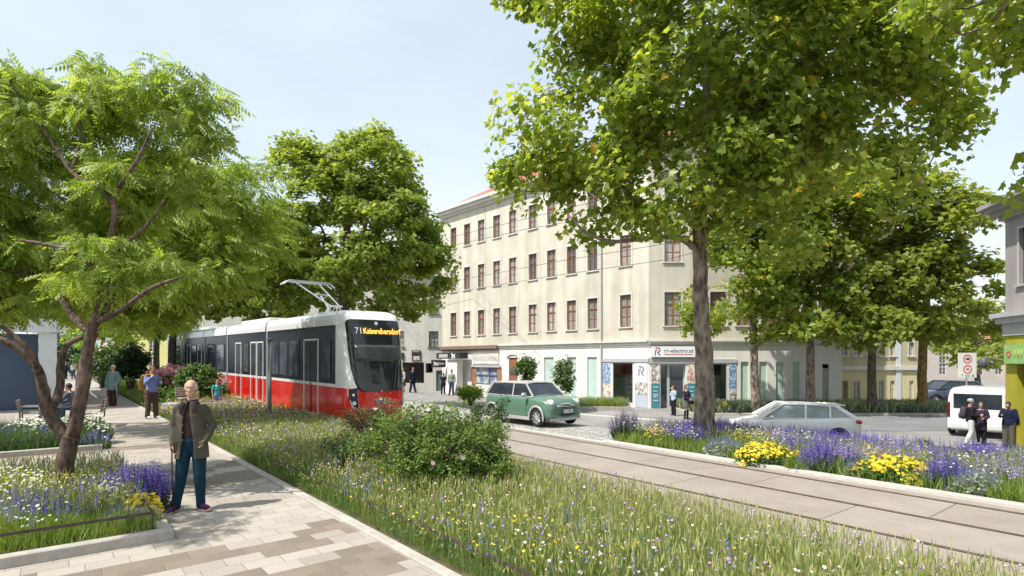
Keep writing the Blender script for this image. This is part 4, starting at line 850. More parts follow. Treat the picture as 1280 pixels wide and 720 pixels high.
bed_flowers('near_bed_purple_spikes','thin purple spikes spread through the near left flower bed',SPIKE,f_purple,700,.11,.2,.4,513,(7.9,12.1),(-4,.85),sizez=.14,cl=16,fn=PF)
# ---- second left bed
soilbed('second_bed_soil',PF,ar(16.4,20.2,.5),ar(-9,.75,.5),.08)
struct(kerb('second_bed_kerb',PF,[(16.3,-9),(16.3,.82),(20.2,.82)],.12,.14,m_kerb))
fill('second_bed_grass','green and white flecked planting in the second left flower bed',PF,(16.45,20.1),(-9,.75),20000,.55,gr_dark,221,1.2)
for i,(k,px,r,h,n,fs,cat,lab) in enumerate([('spike',10,.6,.55,200,('purple',.12),'salvia','purple salvia at the left edge of the second bed'),('white',45,.7,.65,300,('white',.035),'white flowers','white flowering plant under the wooden armchair'),
  ('spike',62,.5,.55,170,('purple',.12),'salvia','blue purple salvia in the middle of the second left bed'),('white',108,.6,.75,260,('white',.035),'white flowers','tall white flowering plant before the wooden bench'),
  ('spike',118,.4,.4,120,('blue',.12),'salvia','blue salvia at the right end of the second left bed'),('white',85,.5,.6,200,('white',.035),'white flowers','white flowering plant directly behind the gnarled fork'),('daisy',50,.3,.5,30,('yellow',.03),'daisy clump','few yellow daisies in the middle of the second left bed')]):
    p=ray(px,561-(1 if k=='white' else 0)*6)+Vector((0,0,.05)); nm={'salvia':'salvia_clump','white flowers':'white_flower_plant','daisy clump':'daisy_clump'}[cat]
    clump(nm,lab,cat,p,r,h,k,n,370+i,'plants in the second left flower bed',fs,gr_dark,bl=1.6,ry=r*.8)
# ---- low rails
def railing(name,label,fn,pts,posts,h=.24,r=.016,flat=True):
    o=empty(name,(0,0,0),0,label,'fence','low rails round the planting')
    P=[fn(u,d) for u,d in pts]; Q=[]
    for (a,b_) in zip(P[:-1],P[1:]):
        n=max(1,int(math.hypot(b_[0]-a[0],b_[1]-a[1])/1.0))
        for k in range(n): Q.append((a[0]+(b_[0]-a[0])*k/n,a[1]+(b_[1]-a[1])*k/n))
    Q.append(P[-1]); mb=MB()
    for a,b_ in zip(Q[:-1],Q[1:]):
        A=Vector((a[0],a[1],gz(*a)+h)); Bv=Vector((b_[0],b_[1],gz(*b_)+h)); t=(Bv-A); l=t.length; t.normalize(); s=Vector((-t.y,t.x,0)).normalized(); M=Matrix((t,s,t.cross(s))).transposed()
        mb.box((A+Bv)/2,(l+.004,.012,.034),M=M)
    mb.obj('rail',m_darksteel,o)
    for u,d in posts:
        x,y=fn(u,d); m2=MB(); m2.box((x,y,gz(x,y)+h/2-.02),(.03,.014,h+.02),rz=TP+PI/2); m2.obj('post',m_darksteel,o)
    return o
railing('low_rail','long low rusty brown rail along the edge of the meadow strip',PF,[(1,3.2),(34,3.2)],[(3.2+1.83*k,3.2) for k in range(17)],.235)
railing('low_rail','low brown rail around the near left flower bed',PF,[(7.78,-7),(7.78,.9),(12.15,.9)],[(7.78,-.62),(7.78,.9),(7.78,-2.3),(7.78,-4.2),(10,.9),(12.15,.9)],.30)
railing('low_rail','low brown rail around the second left flower bed',PF,[(16.45,-9),(16.45,.7),(20.1,.7)],[(16.45,-1),(16.45,.7),(18.2,.7),(20.1,.7),(16.45,-3),(16.45,-5)],.30)
# ---- planting strip under the street trees and the shop planter
IDF=lambda u,v:(u,v)
soilbed('side_street_bed_soil',IDF,ar(9.8,26,.8),ar(30.2,34.5,.8),.06)
struct(kerb('side_street_bed_kerb',IDF,[(9.8,34.5),(9.8,30.1),(24,30.1),(26,31.5),(26,34.5)],.1,.18,m_kerb))
fill('side_street_grass','blue green planting under the street trees before the houses',IDF,(9.9,25.8),(30.3,34.4),14000,.62,gr_silver,231,4.5)
fill('side_street_low_plants','green leafy ground plants under the street trees',IDF,(9.9,25.8),(30.3,34.4),9000,.55,gr_dark,232,5)
for i,(k,px,fs,r,lab) in enumerate([('daisy',1070,('yellow',.05),.32,'yellow mound below the forked plane trunk'),('spike',1100,('purple',.2),.4,'violet clump under the row, right of the forked plane trunk'),('daisy',1122,('yellow',.05),.3,'yellow mound nearest the golden trunk'),('spike',1132,('blue',.2),.5,'blue clump at the foot of the golden trunk'),('spike',925,('purple',.2),.5,'violet clump behind the roof of the white hatchback'),('daisy',905,('yellow',.04),.3,'tiny yellow mound beside the thick near trunk'),('spike',1165,('blue',.2),.35,'blue tuft at the right end of the side street bed')]):
    p=on(px,30.7); clump('daisy_mound' if k=='daisy' else 'salvia_clump',lab,'daisy clump' if k=='daisy' else 'salvia',p,r*1.6,.6,k,110,400+i,'plants in the side street bed',fs,gr_dark,bl=4,ry=r)
pl=lambda px,py:ray(px,py)
pa=ray(712,513);pb=ray(787,513); y0=pa.y
soilbed('shop_planter_soil',IDF,ar(pa.x-2.5,pb.x,.6),ar(y0,y0+1.6,.5),.2)
struct(kerb('shop_planter_kerb',IDF,[(pa.x-2.5,y0+1.6),(pa.x-2.5,y0),(pb.x,y0),(pb.x,y0+1.6),(pa.x-2.5,y0+1.6)],.22,.16,m_kerb))
fill('shop_planter_grass','green filling of the planter in front of the electro shop',IDF,(pa.x-2.4,pb.x-.1),(y0+.1,y0+1.5),2600,.75,gr_green,241,4)
for i,(k,px,fs,lab) in enumerate([('spike',778,('lav',.2),'lavender clump at the right end of the shop planter'),('grass',752,None,'yellow green tuft in the middle of the shop planter'),('spike',728,('lav',.2),'lavender clump left of the middle of the shop planter'),('grass',712,None,'green tuft at the foot of the egg shaped tree')]):
    p=on(px,y0+.6,.18); clump('lavender_clump' if k=='spike' else 'grass_tuft',lab,'lavender' if k=='spike' else 'grass tuft',p,.55,.65,k,110,420+i,'plants in the shop planter',fs,gr_green if k=='spike' else gr_pale,bl=4)
# ================================================================ buildings
m_cream=MT('plaster_cream',(.60,.565,.465),.9,var=.09,scale=.7,bump=.2,bscale=30,stain=.17)
m_shopw=MT('plaster_white',(.76,.745,.70),.85,var=.05,scale=.8,bump=.1,bscale=30,stain=.10)
m_trim=MT('trim_white',(.64,.62,.57),.8,var=.05,scale=2,stain=.08)
m_brown=MT('painted_wood_brown',(.27,.115,.055),.55,var=.2,scale=6)
m_brownc=MT('cornice_brown',(.20,.14,.105),.8,var=.15,scale=3)
m_roofr=MT('roof_tile_red',(.34,.10,.075),.85,var=.2,scale=4)
m_roofg=MT('roof_grey',(.22,.22,.23),.7,var=.15,scale=3)
m_winp=MT('window_pane',(.30,.29,.27),.12,var=.35,scale=1.6,spec=.8)
_nt=m_winp.node_tree; _oi=_nt.nodes.new('ShaderNodeObjectInfo'); _mr=_nt.nodes.new('ShaderNodeMapRange'); _mr.inputs[3].default_value=.25; _mr.inputs[4].default_value=1.5; _nt.links.new(_oi.outputs['Random'],_mr.inputs[0])
_mx=_nt.nodes.new('ShaderNodeMix'); _mx.data_type='RGBA'; _mx.blend_type='MULTIPLY'; _mx.inputs[0].default_value=1; _src=_nt.nodes['Principled BSDF'].inputs['Base Color'].links[0].from_socket; _nt.links.new(_src,_mx.inputs[6]); _nt.links.new(_mr.outputs[0],_mx.inputs[7]); _nt.links.new(_mx.outputs[2],_nt.nodes['Principled BSDF'].inputs['Base Color'])
m_winpd=MT('window_pane_dark',(.07,.08,.085),.08,var=.4,scale=1.2,spec=.8)
m_mint=MT('mint_panel',(.46,.58,.52),.6,var=.06,scale=2,stain=.06)
m_greyf=MT('grey_frame',(.42,.43,.44),.5,var=.04)
m_dkf=MT('dark_frame',(.09,.10,.10),.5,var=.1)
m_inter=MT('shop_interior',(.50,.55,.46),.8,var=.1,scale=2)
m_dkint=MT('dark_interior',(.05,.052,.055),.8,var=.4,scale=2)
m_board=MT('display_board',(.50,.52,.40),.7,var=.05)
m_black=MT('sign_black',(.025,.025,.027),.5,var=.1)
m_red=MT('red_paint',(.55,.03,.025),.4,var=.05)
m_blueT=MT('poster_teal',(.05,.21,.28),.5,var=.12,scale=3)
m_txtw=MT('letter_white',(.8,.8,.78),.6,var=.02); m_txtg=MT('letter_grey',(.16,.19,.25),.6,var=.02); m_txtr=MT('letter_red',(.62,.06,.08),.6,var=.02)
m_txtb=MT('letter_blue',(.08,.13,.32),.6,var=.02); m_txtl=MT('letter_lightgrey',(.38,.38,.36),.6,var=.02)
def posterm(name,cols,scale=6):
    m,nt,N,L,b=newmat(name); tc=N.new('ShaderNodeTexCoord'); v=N.new('ShaderNodeTexVoronoi'); v.inputs['Scale'].default_value=scale; L.new(tc.outputs['Object'],v.inputs['Vector'])
    n=N.new('ShaderNodeTexNoise'); n.inputs['Scale'].default_value=scale*.6; n.inputs['Detail'].default_value=5; L.new(tc.outputs['Object'],n.inputs['Vector'])
    f=nodes_math(N,L,'ADD',nodes_math(N,L,'MULTIPLY',v.outputs['Distance'],.5),nodes_math(N,L,'MULTIPLY',n.outputs['Fac'],.6))
    r=N.new('ShaderNodeValToRGB'); 
    while len(r.color_ramp.elements)<len(cols): r.color_ramp.elements.new(.5)
    for i,(e,c) in enumerate(zip(r.color_ramp.elements,cols)): e.position=.3+.4*i/(len(cols)-1); e.color=c+(1,)
    L.new(f,r.inputs['Fac']); L.new(r.outputs[0],b.inputs['Base Color']); b.inputs['Roughness'].default_value=.4; return m
m_p1=posterm('poster_blue',[(.05,.12,.3),(.12,.25,.45),(.5,.6,.7)],9); m_p2=posterm('poster_photo',[(.15,.12,.12),(.55,.35,.28),(.75,.72,.68)],5); m_p3=posterm('poster_grey',[(.08,.08,.09),(.35,.3,.28),(.7,.68,.65)],6); m_p4=posterm('poster_colour',[(.5,.05,.06),(.08,.22,.4),(.6,.5,.35)],1.6)
m_glassT,_nt,_N,_L,_b=newmat('shop_glass'); _g=_N.new('ShaderNodeBsdfGlossy'); _g.inputs['Roughness'].default_value=.02; _t=_N.new('ShaderNodeBsdfTransparent'); _t.inputs['Color'].default_value=(.86,.9,.88,1); _m=_N.new('ShaderNodeMixShader'); _f=_N.new('ShaderNodeFresnel'); _f.inputs['IOR'].default_value=1.5; _L.new(_f.outputs[0],_m.inputs[0]); _L.new(_t.outputs[0],_m.inputs[1]); _L.new(_g.outputs[0],_m.inputs[2]); _L.new(_m.outputs[0],_N['Material Output'].inputs['Surface'])
class Fac:
    """a facade plane: origin on the ground plan, xd along it, inward normal; x,z coordinates on it"""
    def __init__(s,p,xd,side):
        s.o=Vector((p[0],p[1],0)); s.x=Vector((xd[0],xd[1],0)).normalized(); s.n=Vector((-s.x.y,s.x.x,0))*side  # inward
        s.M=Matrix(((s.x.x,s.n.x,0,s.o.x),(s.x.y,s.n.y,0,s.o.y),(0,0,1,0),(0,0,0,1)))
    def P(s,x,y,z): return s.o+s.x*x+s.n*y+Vector((0,0,z))
    def t(s,px):     # distance along the facade at a pixel column
        k=(px-640)/F; return (k*s.o.y-s.o.x)/(s.x.x-k*s.x.y)
    def z(s,px,py):
        Y=s.P(s.t(px),0,0).y; return H-(py-YH)/F*Y
def wall(fc,w,z0,z1,ops,depth,mat,name,parent,x0=0):
    xs=sorted(set([x0,w]+[o[0] for o in ops]+[o[1] for o in ops])); zs=sorted(set([z0,z1]+[o[2] for o in ops]+[o[3] for o in ops])); mb=MB()
    for i in range(len(xs)-1):
        for j in range(len(zs)-1):
            cx=(xs[i]+xs[i+1])/2; cz=(zs[j]+zs[j+1])/2
            if any(o[0]<cx<o[1] and o[2]<cz<o[3] for o in ops): continue
            mb.add([(xs[i],0,zs[j]),(xs[i+1],0,zs[j]),(xs[i+1],0,zs[j+1]),(xs[i],0,zs[j+1])],[(0,1,2,3)])
    for a,b,c,d in [o[:4] for o in ops]:
        mb.add([(a,0,c),(b,0,c),(b,0,d),(a,0,d),(a,depth,c),(b,depth,c),(b,depth,d),(a,depth,d)],[(0,1,5,4),(1,2,6,5),(2,3,7,6),(3,0,4,7)])
    mb.xf(fc.M); o=mb.obj(name,mat,parent); return o
def cpwin(src,fc,x,z,parent):
    def cp(o,par):
        c=o.copy(); C.objects.link(c); c.parent=par
        for ch in [k for k in bpy.data.objects if k.parent==o]: cp(ch,c)
        return c
    c=cp(src,parent); c.matrix_local=fc.M@Matrix.Translation((x,0,z)); return c
def mkwin(w,h,fmat,pmat,surround=.09,rec=.13,casement=True,sill=True,parent=None,sm=None):
    """window centred on x, bottom at z=0, y inward"""
    mb=MB(); b=.065
    mb.bbox((-w/2,rec,0),(-w/2+b,rec+.06,h)); mb.bbox((w/2-b,rec,0),(w/2,rec+.06,h)); mb.bbox((-w/2+b,rec,0),(w/2-b,rec+.06,b)); mb.bbox((-w/2+b,rec,h-b),(w/2-b,rec+.06,h))
    if casement:
        mb.bbox((-b*.5,rec-.012,b),(b*.5,rec+.05,h-b)); mb.bbox((-w/2+b,rec-.02,h*.64),(-b*.5,rec+.05,h*.64+.07)); mb.bbox((b*.5,rec-.02,h*.64),(w/2-b,rec+.05,h*.64+.07))
        mb.bbox((-w/2+b,rec+.005,h*.32),(-b*.5,rec+.045,h*.32+.03)); mb.bbox((b*.5,rec+.005,h*.32),(w/2-b,rec+.045,h*.32+.03))
    f=mb.obj('window',fmat,parent); p=MB().bbox((-w/2+.02,rec+.035,.02),(w/2-.02,rec+.055,h-.02)).obj('pane',pmat,f)
    if surround:
        s=surround; m=MB(); m.bbox((-w/2-s,-.03,0),(-w/2,.02,h)); m.bbox((w/2,-.03,0),(w/2+s,.02,h)); m.bbox((-w/2-s,-.035,h),(w/2+s,.02,h+s)); m.obj('surround',sm or m_trim,f)
    if sill: MB().bbox((-w/2-.12,-.09,-.07),(w/2+.12,.02,-.003)).obj('sill',sm or m_trim,f)
    return f
def fbox(fc,a,b,name,mat,parent,bevel=0):
    m=MB().bbox(a,b).xf(fc.M); return m.obj(name,mat,parent,bevel=bevel)
P1=(8.4,34.4); dl=(-.672,.741); PL=(P1[0]-.672*21.9,P1[1]+.741*21.9); P2=(11.45,34.15); P3=(19.9,33.75)
FL=Fac(P1,dl,-1); FC_=Fac(P1,(P2[0]-P1[0],P2[1]-P1[1]),1); FR=Fac(P2,(P3[0]-P2[0],P3[1]-P2[1]),1)
LC=(Vector(P2)-Vector(P1)).length; LR=(Vector(P3)-Vector(P2)).length
GB=-.9
mainb=empty('apartment_building',(9,36,GB),0,'cream four storey corner house with red roof, brown windows and a chamfered shop corner','building')
def mp_(o): # parent keeping world coordinates (root is unrotated)
    o.matrix_parent_inverse=Matrix.Translation(-Vector(mainb.location)); return o
def keep(root):
    for o in bpy.data.objects:
        if o.parent==root: o.matrix_parent_inverse=Matrix.Translation(root.location).inverted()
rows=[(4.2,6.25),(8.11,10.05),(11.93,13.73)]
wl=[567,584,601.7,621,641,666,689.4,714.4,740.8,782]; WW=.86
wt=[FL.t(x) for x in wl]
ops=[(t-WW/2,t+WW/2,a,b) for t in wt for a,b in rows]
wall(FL,21.9,3.3,15.0,ops,.2,m_cream,'wall',mainb)
ct=[FC_.t(841)]; ops=[(t-.5,t+.5,a,b) for t in ct for a,b in rows]; wall(FC_,LC,3.3,15.0,ops,.2,m_cream,'wall',mainb)
rt=[FR.t(x) for x in (898,931,962,990,1014,1034)]; ops=[(t-.5,t+.5,a,b) for t in rt for a,b in rows]; wall(FR,LR,3.3,15.0,ops,.2,m_cream,'wall',mainb)
proto={}
for a,b in rows: proto[b-a]=None
for ri,(a,b) in enumerate(rows):
    src=mkwin(WW,b-a,m_brown,m_winp,parent=mainb); first=True
    for t in wt:
        if first: src.matrix_local=FL.M@Matrix.Translation((t,0,a)); first=False
        else: cpwin(src,FL,t,a,mainb)
    src=mkwin(1.0,b-a,m_brown,m_winp,parent=mainb); src.matrix_local=FC_.M@Matrix.Translation((ct[0],0,a))
    for t in rt: cpwin(src,FR,t,a,mainb)
# ground floor
def TZ(fc,x0,x1,y0,y1):
    a,b=sorted((fc.t(x0),fc.t(x1))); xm=(x0+x1)/2; return (a,b,fc.z(xm,y1),fc.z(xm,y0))
gl=[]
win_t=TZ(FL,595,622,459,481); door_t=TZ(FL,636,647,447,474); door_t=(door_t[0],door_t[1],GB+.02,door_t[3])
mints=[(TZ(FL,a,b,446,492)[0],TZ(FL,a,b,446,492)[1],GB+.05,2.3) for a,b in((680,692),(709,720),(734,746))]
shop=[FL.t(x) for x in (810,795,791.5,765.5,763,753)]
ops=[win_t,door_t]+mints+[(shop[2],shop[3],GB+.25,1.95)]
wall(FL,21.9,GB-.5,3.3,ops,.16,m_shopw,'wall',mainb)
for m_ in mints: fbox(FL,(m_[0]+.002,.10,m_[2]+.002),(m_[1]-.002,.15,m_[3]-.002),'blind_panel',m_mint,mainb)
o=fbox(FL,(door_t[0],.10,door_t[2]),(door_t[1],.15,door_t[3]),'door',m_brown,mainb)
for i in range(2):
    for j in range(3):
        w_=(door_t[1]-door_t[0])/2; fbox(FL,(door_t[0]+w_*i+.08,.08,door_t[2]+.25+j*.78),(door_t[0]+w_*(i+1)-.08,.11,door_t[2]+.88+j*.78),'door_panel',m_brown if j<2 else m_winpd,o)
mb=MB(); cx=(door_t[0]+door_t[1])/2; zt=door_t[3]; r=(door_t[1]-door_t[0])/2+.18
arc=[(cx+math.cos(a)*r,zt-.05+math.sin(a)*r*.45) for a in np.linspace(0,PI,13)]
for (a,b),(c,d) in zip(arc[:-1],arc[1:]): mb.tube([(a,-.03,b),(c,-.03,d)],.07,6)
mb.xf(FL.M).obj('door_arch',m_trim,mainb)
# tailor window
f=fbox(FL,(win_t[0]+.02,.06,win_t[2]),(win_t[1]-.02,.1,win_t[2]+.1),'window',m_dkf,mainb)
fbox(FL,(win_t[0]+.02,.11,win_t[2]),(win_t[1]-.02,.13,win_t[3]),'pane',m_p4,f)
fbox(FL,(win_t[0]+(win_t[1]-win_t[0])*.38,.05,win_t[2]+.1),(win_t[0]+(win_t[1]-win_t[0])*.38+.08,.105,win_t[3]),'window_bar',m_dkf,f); fbox(FL,(win_t[0]+.02,.04,win_t[2]+.75),(win_t[1]-.02,.1,win_t[2]+.83),'window_bar',m_dkf,f)
for x0,x1 in((win_t[0]-.5,win_t[0]-.03),(win_t[1]+.03,win_t[1]+.55)):
    fbox(FL,(x0,-.05,win_t[2]-.1),(x1,-.003,win_t[3]),'side_panel',MT('panel_orange',(.30,.13,.07),.6,var=.4,scale=2),mainb)
s_=TZ(FL,591,624,442,455); sg=fbox(FL,(s_[0],-.10,s_[2]),(s_[1],-.003,s_[3]),'shop_sign',m_trim,mainb)
pp=FL.P(s_[1]-.15,-.105,(s_[2]+s_[3])/2); text('lettering','ÄNDERUNGSSCHNEIDEREI',.5,m_txtl,pp,-FL.x,(0,0,1),sg,.003,width=(s_[1]-s_[0])-.3)
s_=TZ(FL,590,626,456.5,459); fbox(FL,(s_[0],-.14,s_[2]),(s_[1],-.003,s_[3]),'lintel',m_greyf,mainb)
# cornice bands
tb=FL.t(624)
fbox(FL,(tb,-.28,3.02),(21.9,-.002,3.30),'cornice',m_brownc,mainb); fbox(FL,(tb,-.16,2.9),(21.9,-.003,3.02),'cornice',m_brownc,mainb)
mb=MB()
for fc,a,b in((FL,0,tb),(FC_,0,LC),(FR,0,LR)):
    for y,z0,z1 in((-.20,3.22,3.32),(-.11,3.06,3.22),(-.05,2.94,3.06)):
        q=MB().bbox((a,y,z0),(b,.05,z1)).xf(fc.M); mb.add(q.v,q.f)
fixn(mb.obj('cornice',m_trim,mainb))
mb=MB()
for fc,a,b in((FL,-.3,22.1),(FC_,-.3,LC+.3),(FR,-.3,LR+.2)):
    for y,z0,z1 in((-.62,15.25,15.5),(-.42,15.0,15.25),(-.18,14.8,15.0)):
        q=MB().bbox((a,y,z0),(b,.3,z1)).xf(fc.M); mb.add(q.v,q.f)
mb.obj('eaves',m_trim,mainb)
# roof
nL=FL.n; nR=FR.n
foot=[Vector((PL[0],PL[1])),Vector(P1),Vector(P2),Vector(P3),Vector(P3)+nR.xy*12,Vector(PL)+nL.xy*11]
cen=sum(foot,Vector((0,0)))/6; mb=MB(); out=[p+(p-cen).normalized()*.75 for p in foot]; inn=[p.lerp(cen,.45) for p in foot]
v=[(p.x,p.y,15.52) for p in out]+[(p.x,p.y,17.6) for p in inn]; mb.add(v,[(i,(i+1)%6,6+(i+1)%6,6+i) for i in range(6)]+[(6,7,8,9,10,11)]); fixn(mb.obj('roof',m_roofr,mainb))
mb=MB()   # side and rear walls
for a,b in((3,4),(4,5),(5,0)):
    p,q=foot[a],foot[b]; mb.add([(p.x,p.y,GB-.5),(q.x,q.y,GB-.5),(q.x,q.y,15.5),(p.x,p.y,15.5)],[(0,1,2,3)])
mb.obj('rear_wall',m_cream,mainb)
# floor seam + downpipe
dp=FL.t(752.5); MB().tube([FL.P(dp,-.09,GB),FL.P(dp,-.09,14.8)],.055,8).obj('downpipe',m_greyf,mainb)
# electro shop, left part
def shopwin(fc,a,b,z0,z1):
    w=MB(); t=.06
    w.bbox((a,.0,z0),(a+t,.06,z1)); w.bbox((b-t,.0,z0),(b,.06,z1)); w.bbox((a+t,.0,z0),(b-t,.06,z0+t)); w.bbox((a+t,.0,z1-t),(b-t,.06,z1)); w.xf(fc.M); o=w.obj('shop_window',m_greyf,mainb)
    fbox(fc,(a+t,.03,z0+t),(b-t,.035,z1-t),'pane',m_glassT,o)
    w=MB(); D=1.3; w.add([(a,.07,z0),(b,.07,z0),(b,.07,z1),(a,.07,z1),(a,D,z0),(b,D,z0),(b,D,z1),(a,D,z1)],[(0,4,5,1),(1,5,6,2),(3,2,6,7),(0,3,7,4),(4,7,6,5)]); w.xf(fc.M).obj('display_niche',m_inter,o)
    bw=(b-a)*.55; bd=fbox(fc,(a+(b-a)*.1,.75,z0+.1),(a+(b-a)*.1+bw,.8,z0+1.75),'display_board',m_board,o)
    w=MB(); rr=random.Random(5)
    for i in range(3):
        for j in range(4): w.ell((a+(b-a)*.1+bw*(.2+.28*i)+rr.uniform(-.03,.03),.72,z0+.45+j*.36),(rr.uniform(.05,.09),.05,rr.uniform(.05,.1)),8,6)
    w.xf(fc.M).obj('goods',m_dkf,o)
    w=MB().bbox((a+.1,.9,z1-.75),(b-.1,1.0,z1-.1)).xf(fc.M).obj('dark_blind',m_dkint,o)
shopwin(FL,shop[2],shop[3],GB+.25,1.95)
def panel(fc,x0,x1,z0,z1,mat,name='poster',par=None,y=-.03,th=.025):
    a,b=sorted((x0,x1)); return fbox(fc,(a,y,z0),(b,y+th,z1),name,mat,par or mainb)
m_pw=MT('panel_white',(.66,.66,.66),.6,var=.03); m_pg=MT('panel_greyblue',(.42,.47,.55),.6,var=.04)
fbox(FL,(.0,-.07,1.97),(FL.t(752),-.003,2.2),'shop_lintel',m_greyf,mainb)
panel(FL,FL.t(763),FL.t(754),.55,1.93,m_p1); panel(FL,FL.t(763),FL.t(754),-.25,.54,m_p2); panel(FL,FL.t(763),FL.t(754),GB+.05,-.27,m_pw)
a,b=FL.t(809.5),FL.t(794)
pn=panel(FL,a,b,.7,1.93,m_pw,'sign_panel'); panel(FL,a,b,-.05,.69,m_p3); pb_=panel(FL,a,b,GB+.05,-.06,m_pg,'sign_panel')
def rlogo(fc,cx,cz,s,par,y,flip,single=None):
    """round letter R made of two hooked strokes"""
    def st(pts,mat,nm):
        m=MB(); w=.075*s
        for p,q in zip(pts[:-1],pts[1:]): m.tube([(p[0],y,p[1]),(q[0],y,q[1])],[(w,.008),(w,.008)],4,True,hint=(1,0,0) if abs(p[1]-q[1])>abs(p[0]-q[0]) else (0,0,1))
        m.xf(fc.M).obj(nm,mat,par)
    f=-1 if flip else 1
    A=[(cx-f*.28*s,cz-.5*s),(cx-f*.28*s,cz+.1*s),(cx-f*.14*s,cz+.2*s),(cx+f*.02*s,cz+.2*s)]
    B=[(cx-f*.28*s,cz+.5*s),(cx+f*.1*s,cz+.5*s),(cx+f*.3*s,cz+.36*s),(cx+f*.32*s,cz+.12*s),(cx+f*.18*s,cz-.06*s),(cx+f*.02*s,cz-.1*s),(cx+f*.16*s,cz-.3*s),(cx+f*.34*s,cz-.5*s)]
    st(A,single or m_txtr,'logo_stroke'); st(B,single or m_txtb,'logo_stroke')
rlogo(FL,(a+b)/2,1.4,.55,pn,-.04,True,m_txtg)
for j in range(3): panel(FL,a+(b-a)*.35,b-(b-a)*.25,-.3-j*.17,-.285-j*.17,m_pw,'text_line',pb_,y=-.036,th=.006)
# chamfer: door, posters, sign
dz0=GB+.03; dz1=1.85; d0,d1=FC_.t(825.5),FC_.t(857)
wall(FC_,LC,GB-.5,3.3,[(d0,d1,GB,dz1)],.5,m_shopw,'wall',mainb)
w=MB(); t=.09
w.bbox((d0,.28,dz0),(d0+t,.36,dz1)); w.bbox((d1-t,.28,dz0),(d1,.36,dz1)); w.bbox((d0+t,.28,dz1-t),(d1-t,.36,dz1)); w.bbox((d0+(d1-d0)*.30,.27,dz0),(d0+(d1-d0)*.30+.15,.37,dz1-t)); w.xf(FC_.M); dr=w.obj('door',m_greyf,mainb)
fbox(FC_,(d0+t,.33,dz0),(d1-t,.345,dz1-t),'pane',glassmat('door_glass',(.045,.055,.07),.06),dr)
hd=MB(); hd.tube([(d0+(d1-d0)*.42,.24,.35),(d0+(d1-d0)*.56,.24,.35)],.03,6); hd.tube([(d0+(d1-d0)*.42,.24,.05),(d0+(d1-d0)*.56,.24,.05)],.03,6); hd.xf(FC_.M).obj('door_handle',m_pw,dr)
fbox(FC_,(0.0,-.06,1.9),(LC,-.003,2.2),'shop_lintel',m_greyf,mainb)
for x0,x1 in((814,824.5),(859,870)):
    a,b=FC_.t(x0),FC_.t(x1); q=panel(FC_,a,b,GB+.05,.66,m_blueT); panel(FC_,a,b,.67,1.85,m_p3 if x0==814 else m_p2)
    for j,z in enumerate((.42,.17,-.05,-.17,-.4)): panel(FC_,a+.12,a+.12+(b-a)*(.45 if j%2 else .6),z,z+.05,m_pw,'text_line',q,y=-.036,th=.006)
a,b=FC_.t(813.5),FC_.t(874); sg=fbox(FC_,(a,-.16,2.28),(b,-.04,2.95),'shop_sign',MT('sign_white',(.8,.8,.8),.4,var=.01),mainb)
fm=MB(); 
for q in(((a,-.17,2.25),(b,-.03,2.28)),((a,-.17,2.95),(b,-.03,2.98))): fm.bbox(*q)
fm.xf(FC_.M).obj('sign_frame',m_dkf,sg)
rlogo(FC_,a+.37,2.62,.46,sg,-.168,False)
tw=FC_.t(866)-FC_.t(829.5); text('lettering','rr-electro.at',.33,m_txtg,FC_.P(FC_.t(829.5),-.163,2.66),FC_.x,(0,0,1),sg,.004,width=tw,bold=.006)
fbox(FC_,(FC_.t(829.5),-.172,2.43),(FC_.t(865),-.162,2.47),'underline',m_txtr,sg)
# right facade ground floor
sa,sb=FR.t(886),FR.t(909); mR=[(FR.t(a),FR.t(b)) for a,b in((926,936),(949,959),(970,980),(991,1000))]; na,nb=FR.t(1028),FR.t(1036.5)
ops=[(sa,sb,GB+.25,1.9)]+[(a,b,GB+.1,2.0) for a,b in mR]+[(na,nb,GB+.1,1.85)]
wall(FR,LR,GB-.5,3.3,ops,.16,m_shopw,'wall',mainb); shopwin(FR,sa,sb,GB+.25,1.9)
fbox(FR,(0,-.06,1.92),(FR.t(921),-.003,2.15),'shop_lintel',m_greyf,mainb)
for a,b in mR: fbox(FR,(a+.002,.1,GB+.1),(b-.002,.15,2.0),'blind_panel',m_mint,mainb)
fbox(FR,(na,.14,GB+.1),(nb,.18,1.6),'niche',m_greyf,mainb); 
a,b=FR.t(911),FR.t(920); panel(FR,a,b,.3,1.9,m_p1); panel(FR,a,b,-.5,.29,m_p3)
keep(mainb)
# ------------------------------------------------ white house on the left of it
wb=empty('white_house',(PL[0]-4,PL[1],GB),0,'plain off-white house with grey windows and dark shop recesses between tram and cream corner house','building')
FW=Fac(PL,(-1,0.02),-1)
def WO(x0,x1,y0,y1): return TZ(FW,x0,x1,y0,y1)
m_wh=MT('plaster_offwhite',(.56,.55,.50),.9,var=.05,scale=.6,bump=.1,bscale=30,stain=.1)
wins=[WO(490,505,414,434),WO(536,548,414,434),WO(537,549,372,393),WO(505,518,372,393),WO(450,466,414,434),WO(470,482,372,393)]
rec=[WO(493,530,453,479),WO(532,541,454,466)]; dG=WO(545,555,463,489)
wall(FW,22,-1.4,9.6,wins+rec+[dG],.22,m_wh,'wall',wb)
for q in wins:
    w_=mkwin(q[1]-q[0],q[3]-q[2],m_dkf,m_winp,0,.14,True,True,wb,m_dkf); w_.matrix_local=FW.M@Matrix.Translation(((q[0]+q[1])/2,0,q[2]))
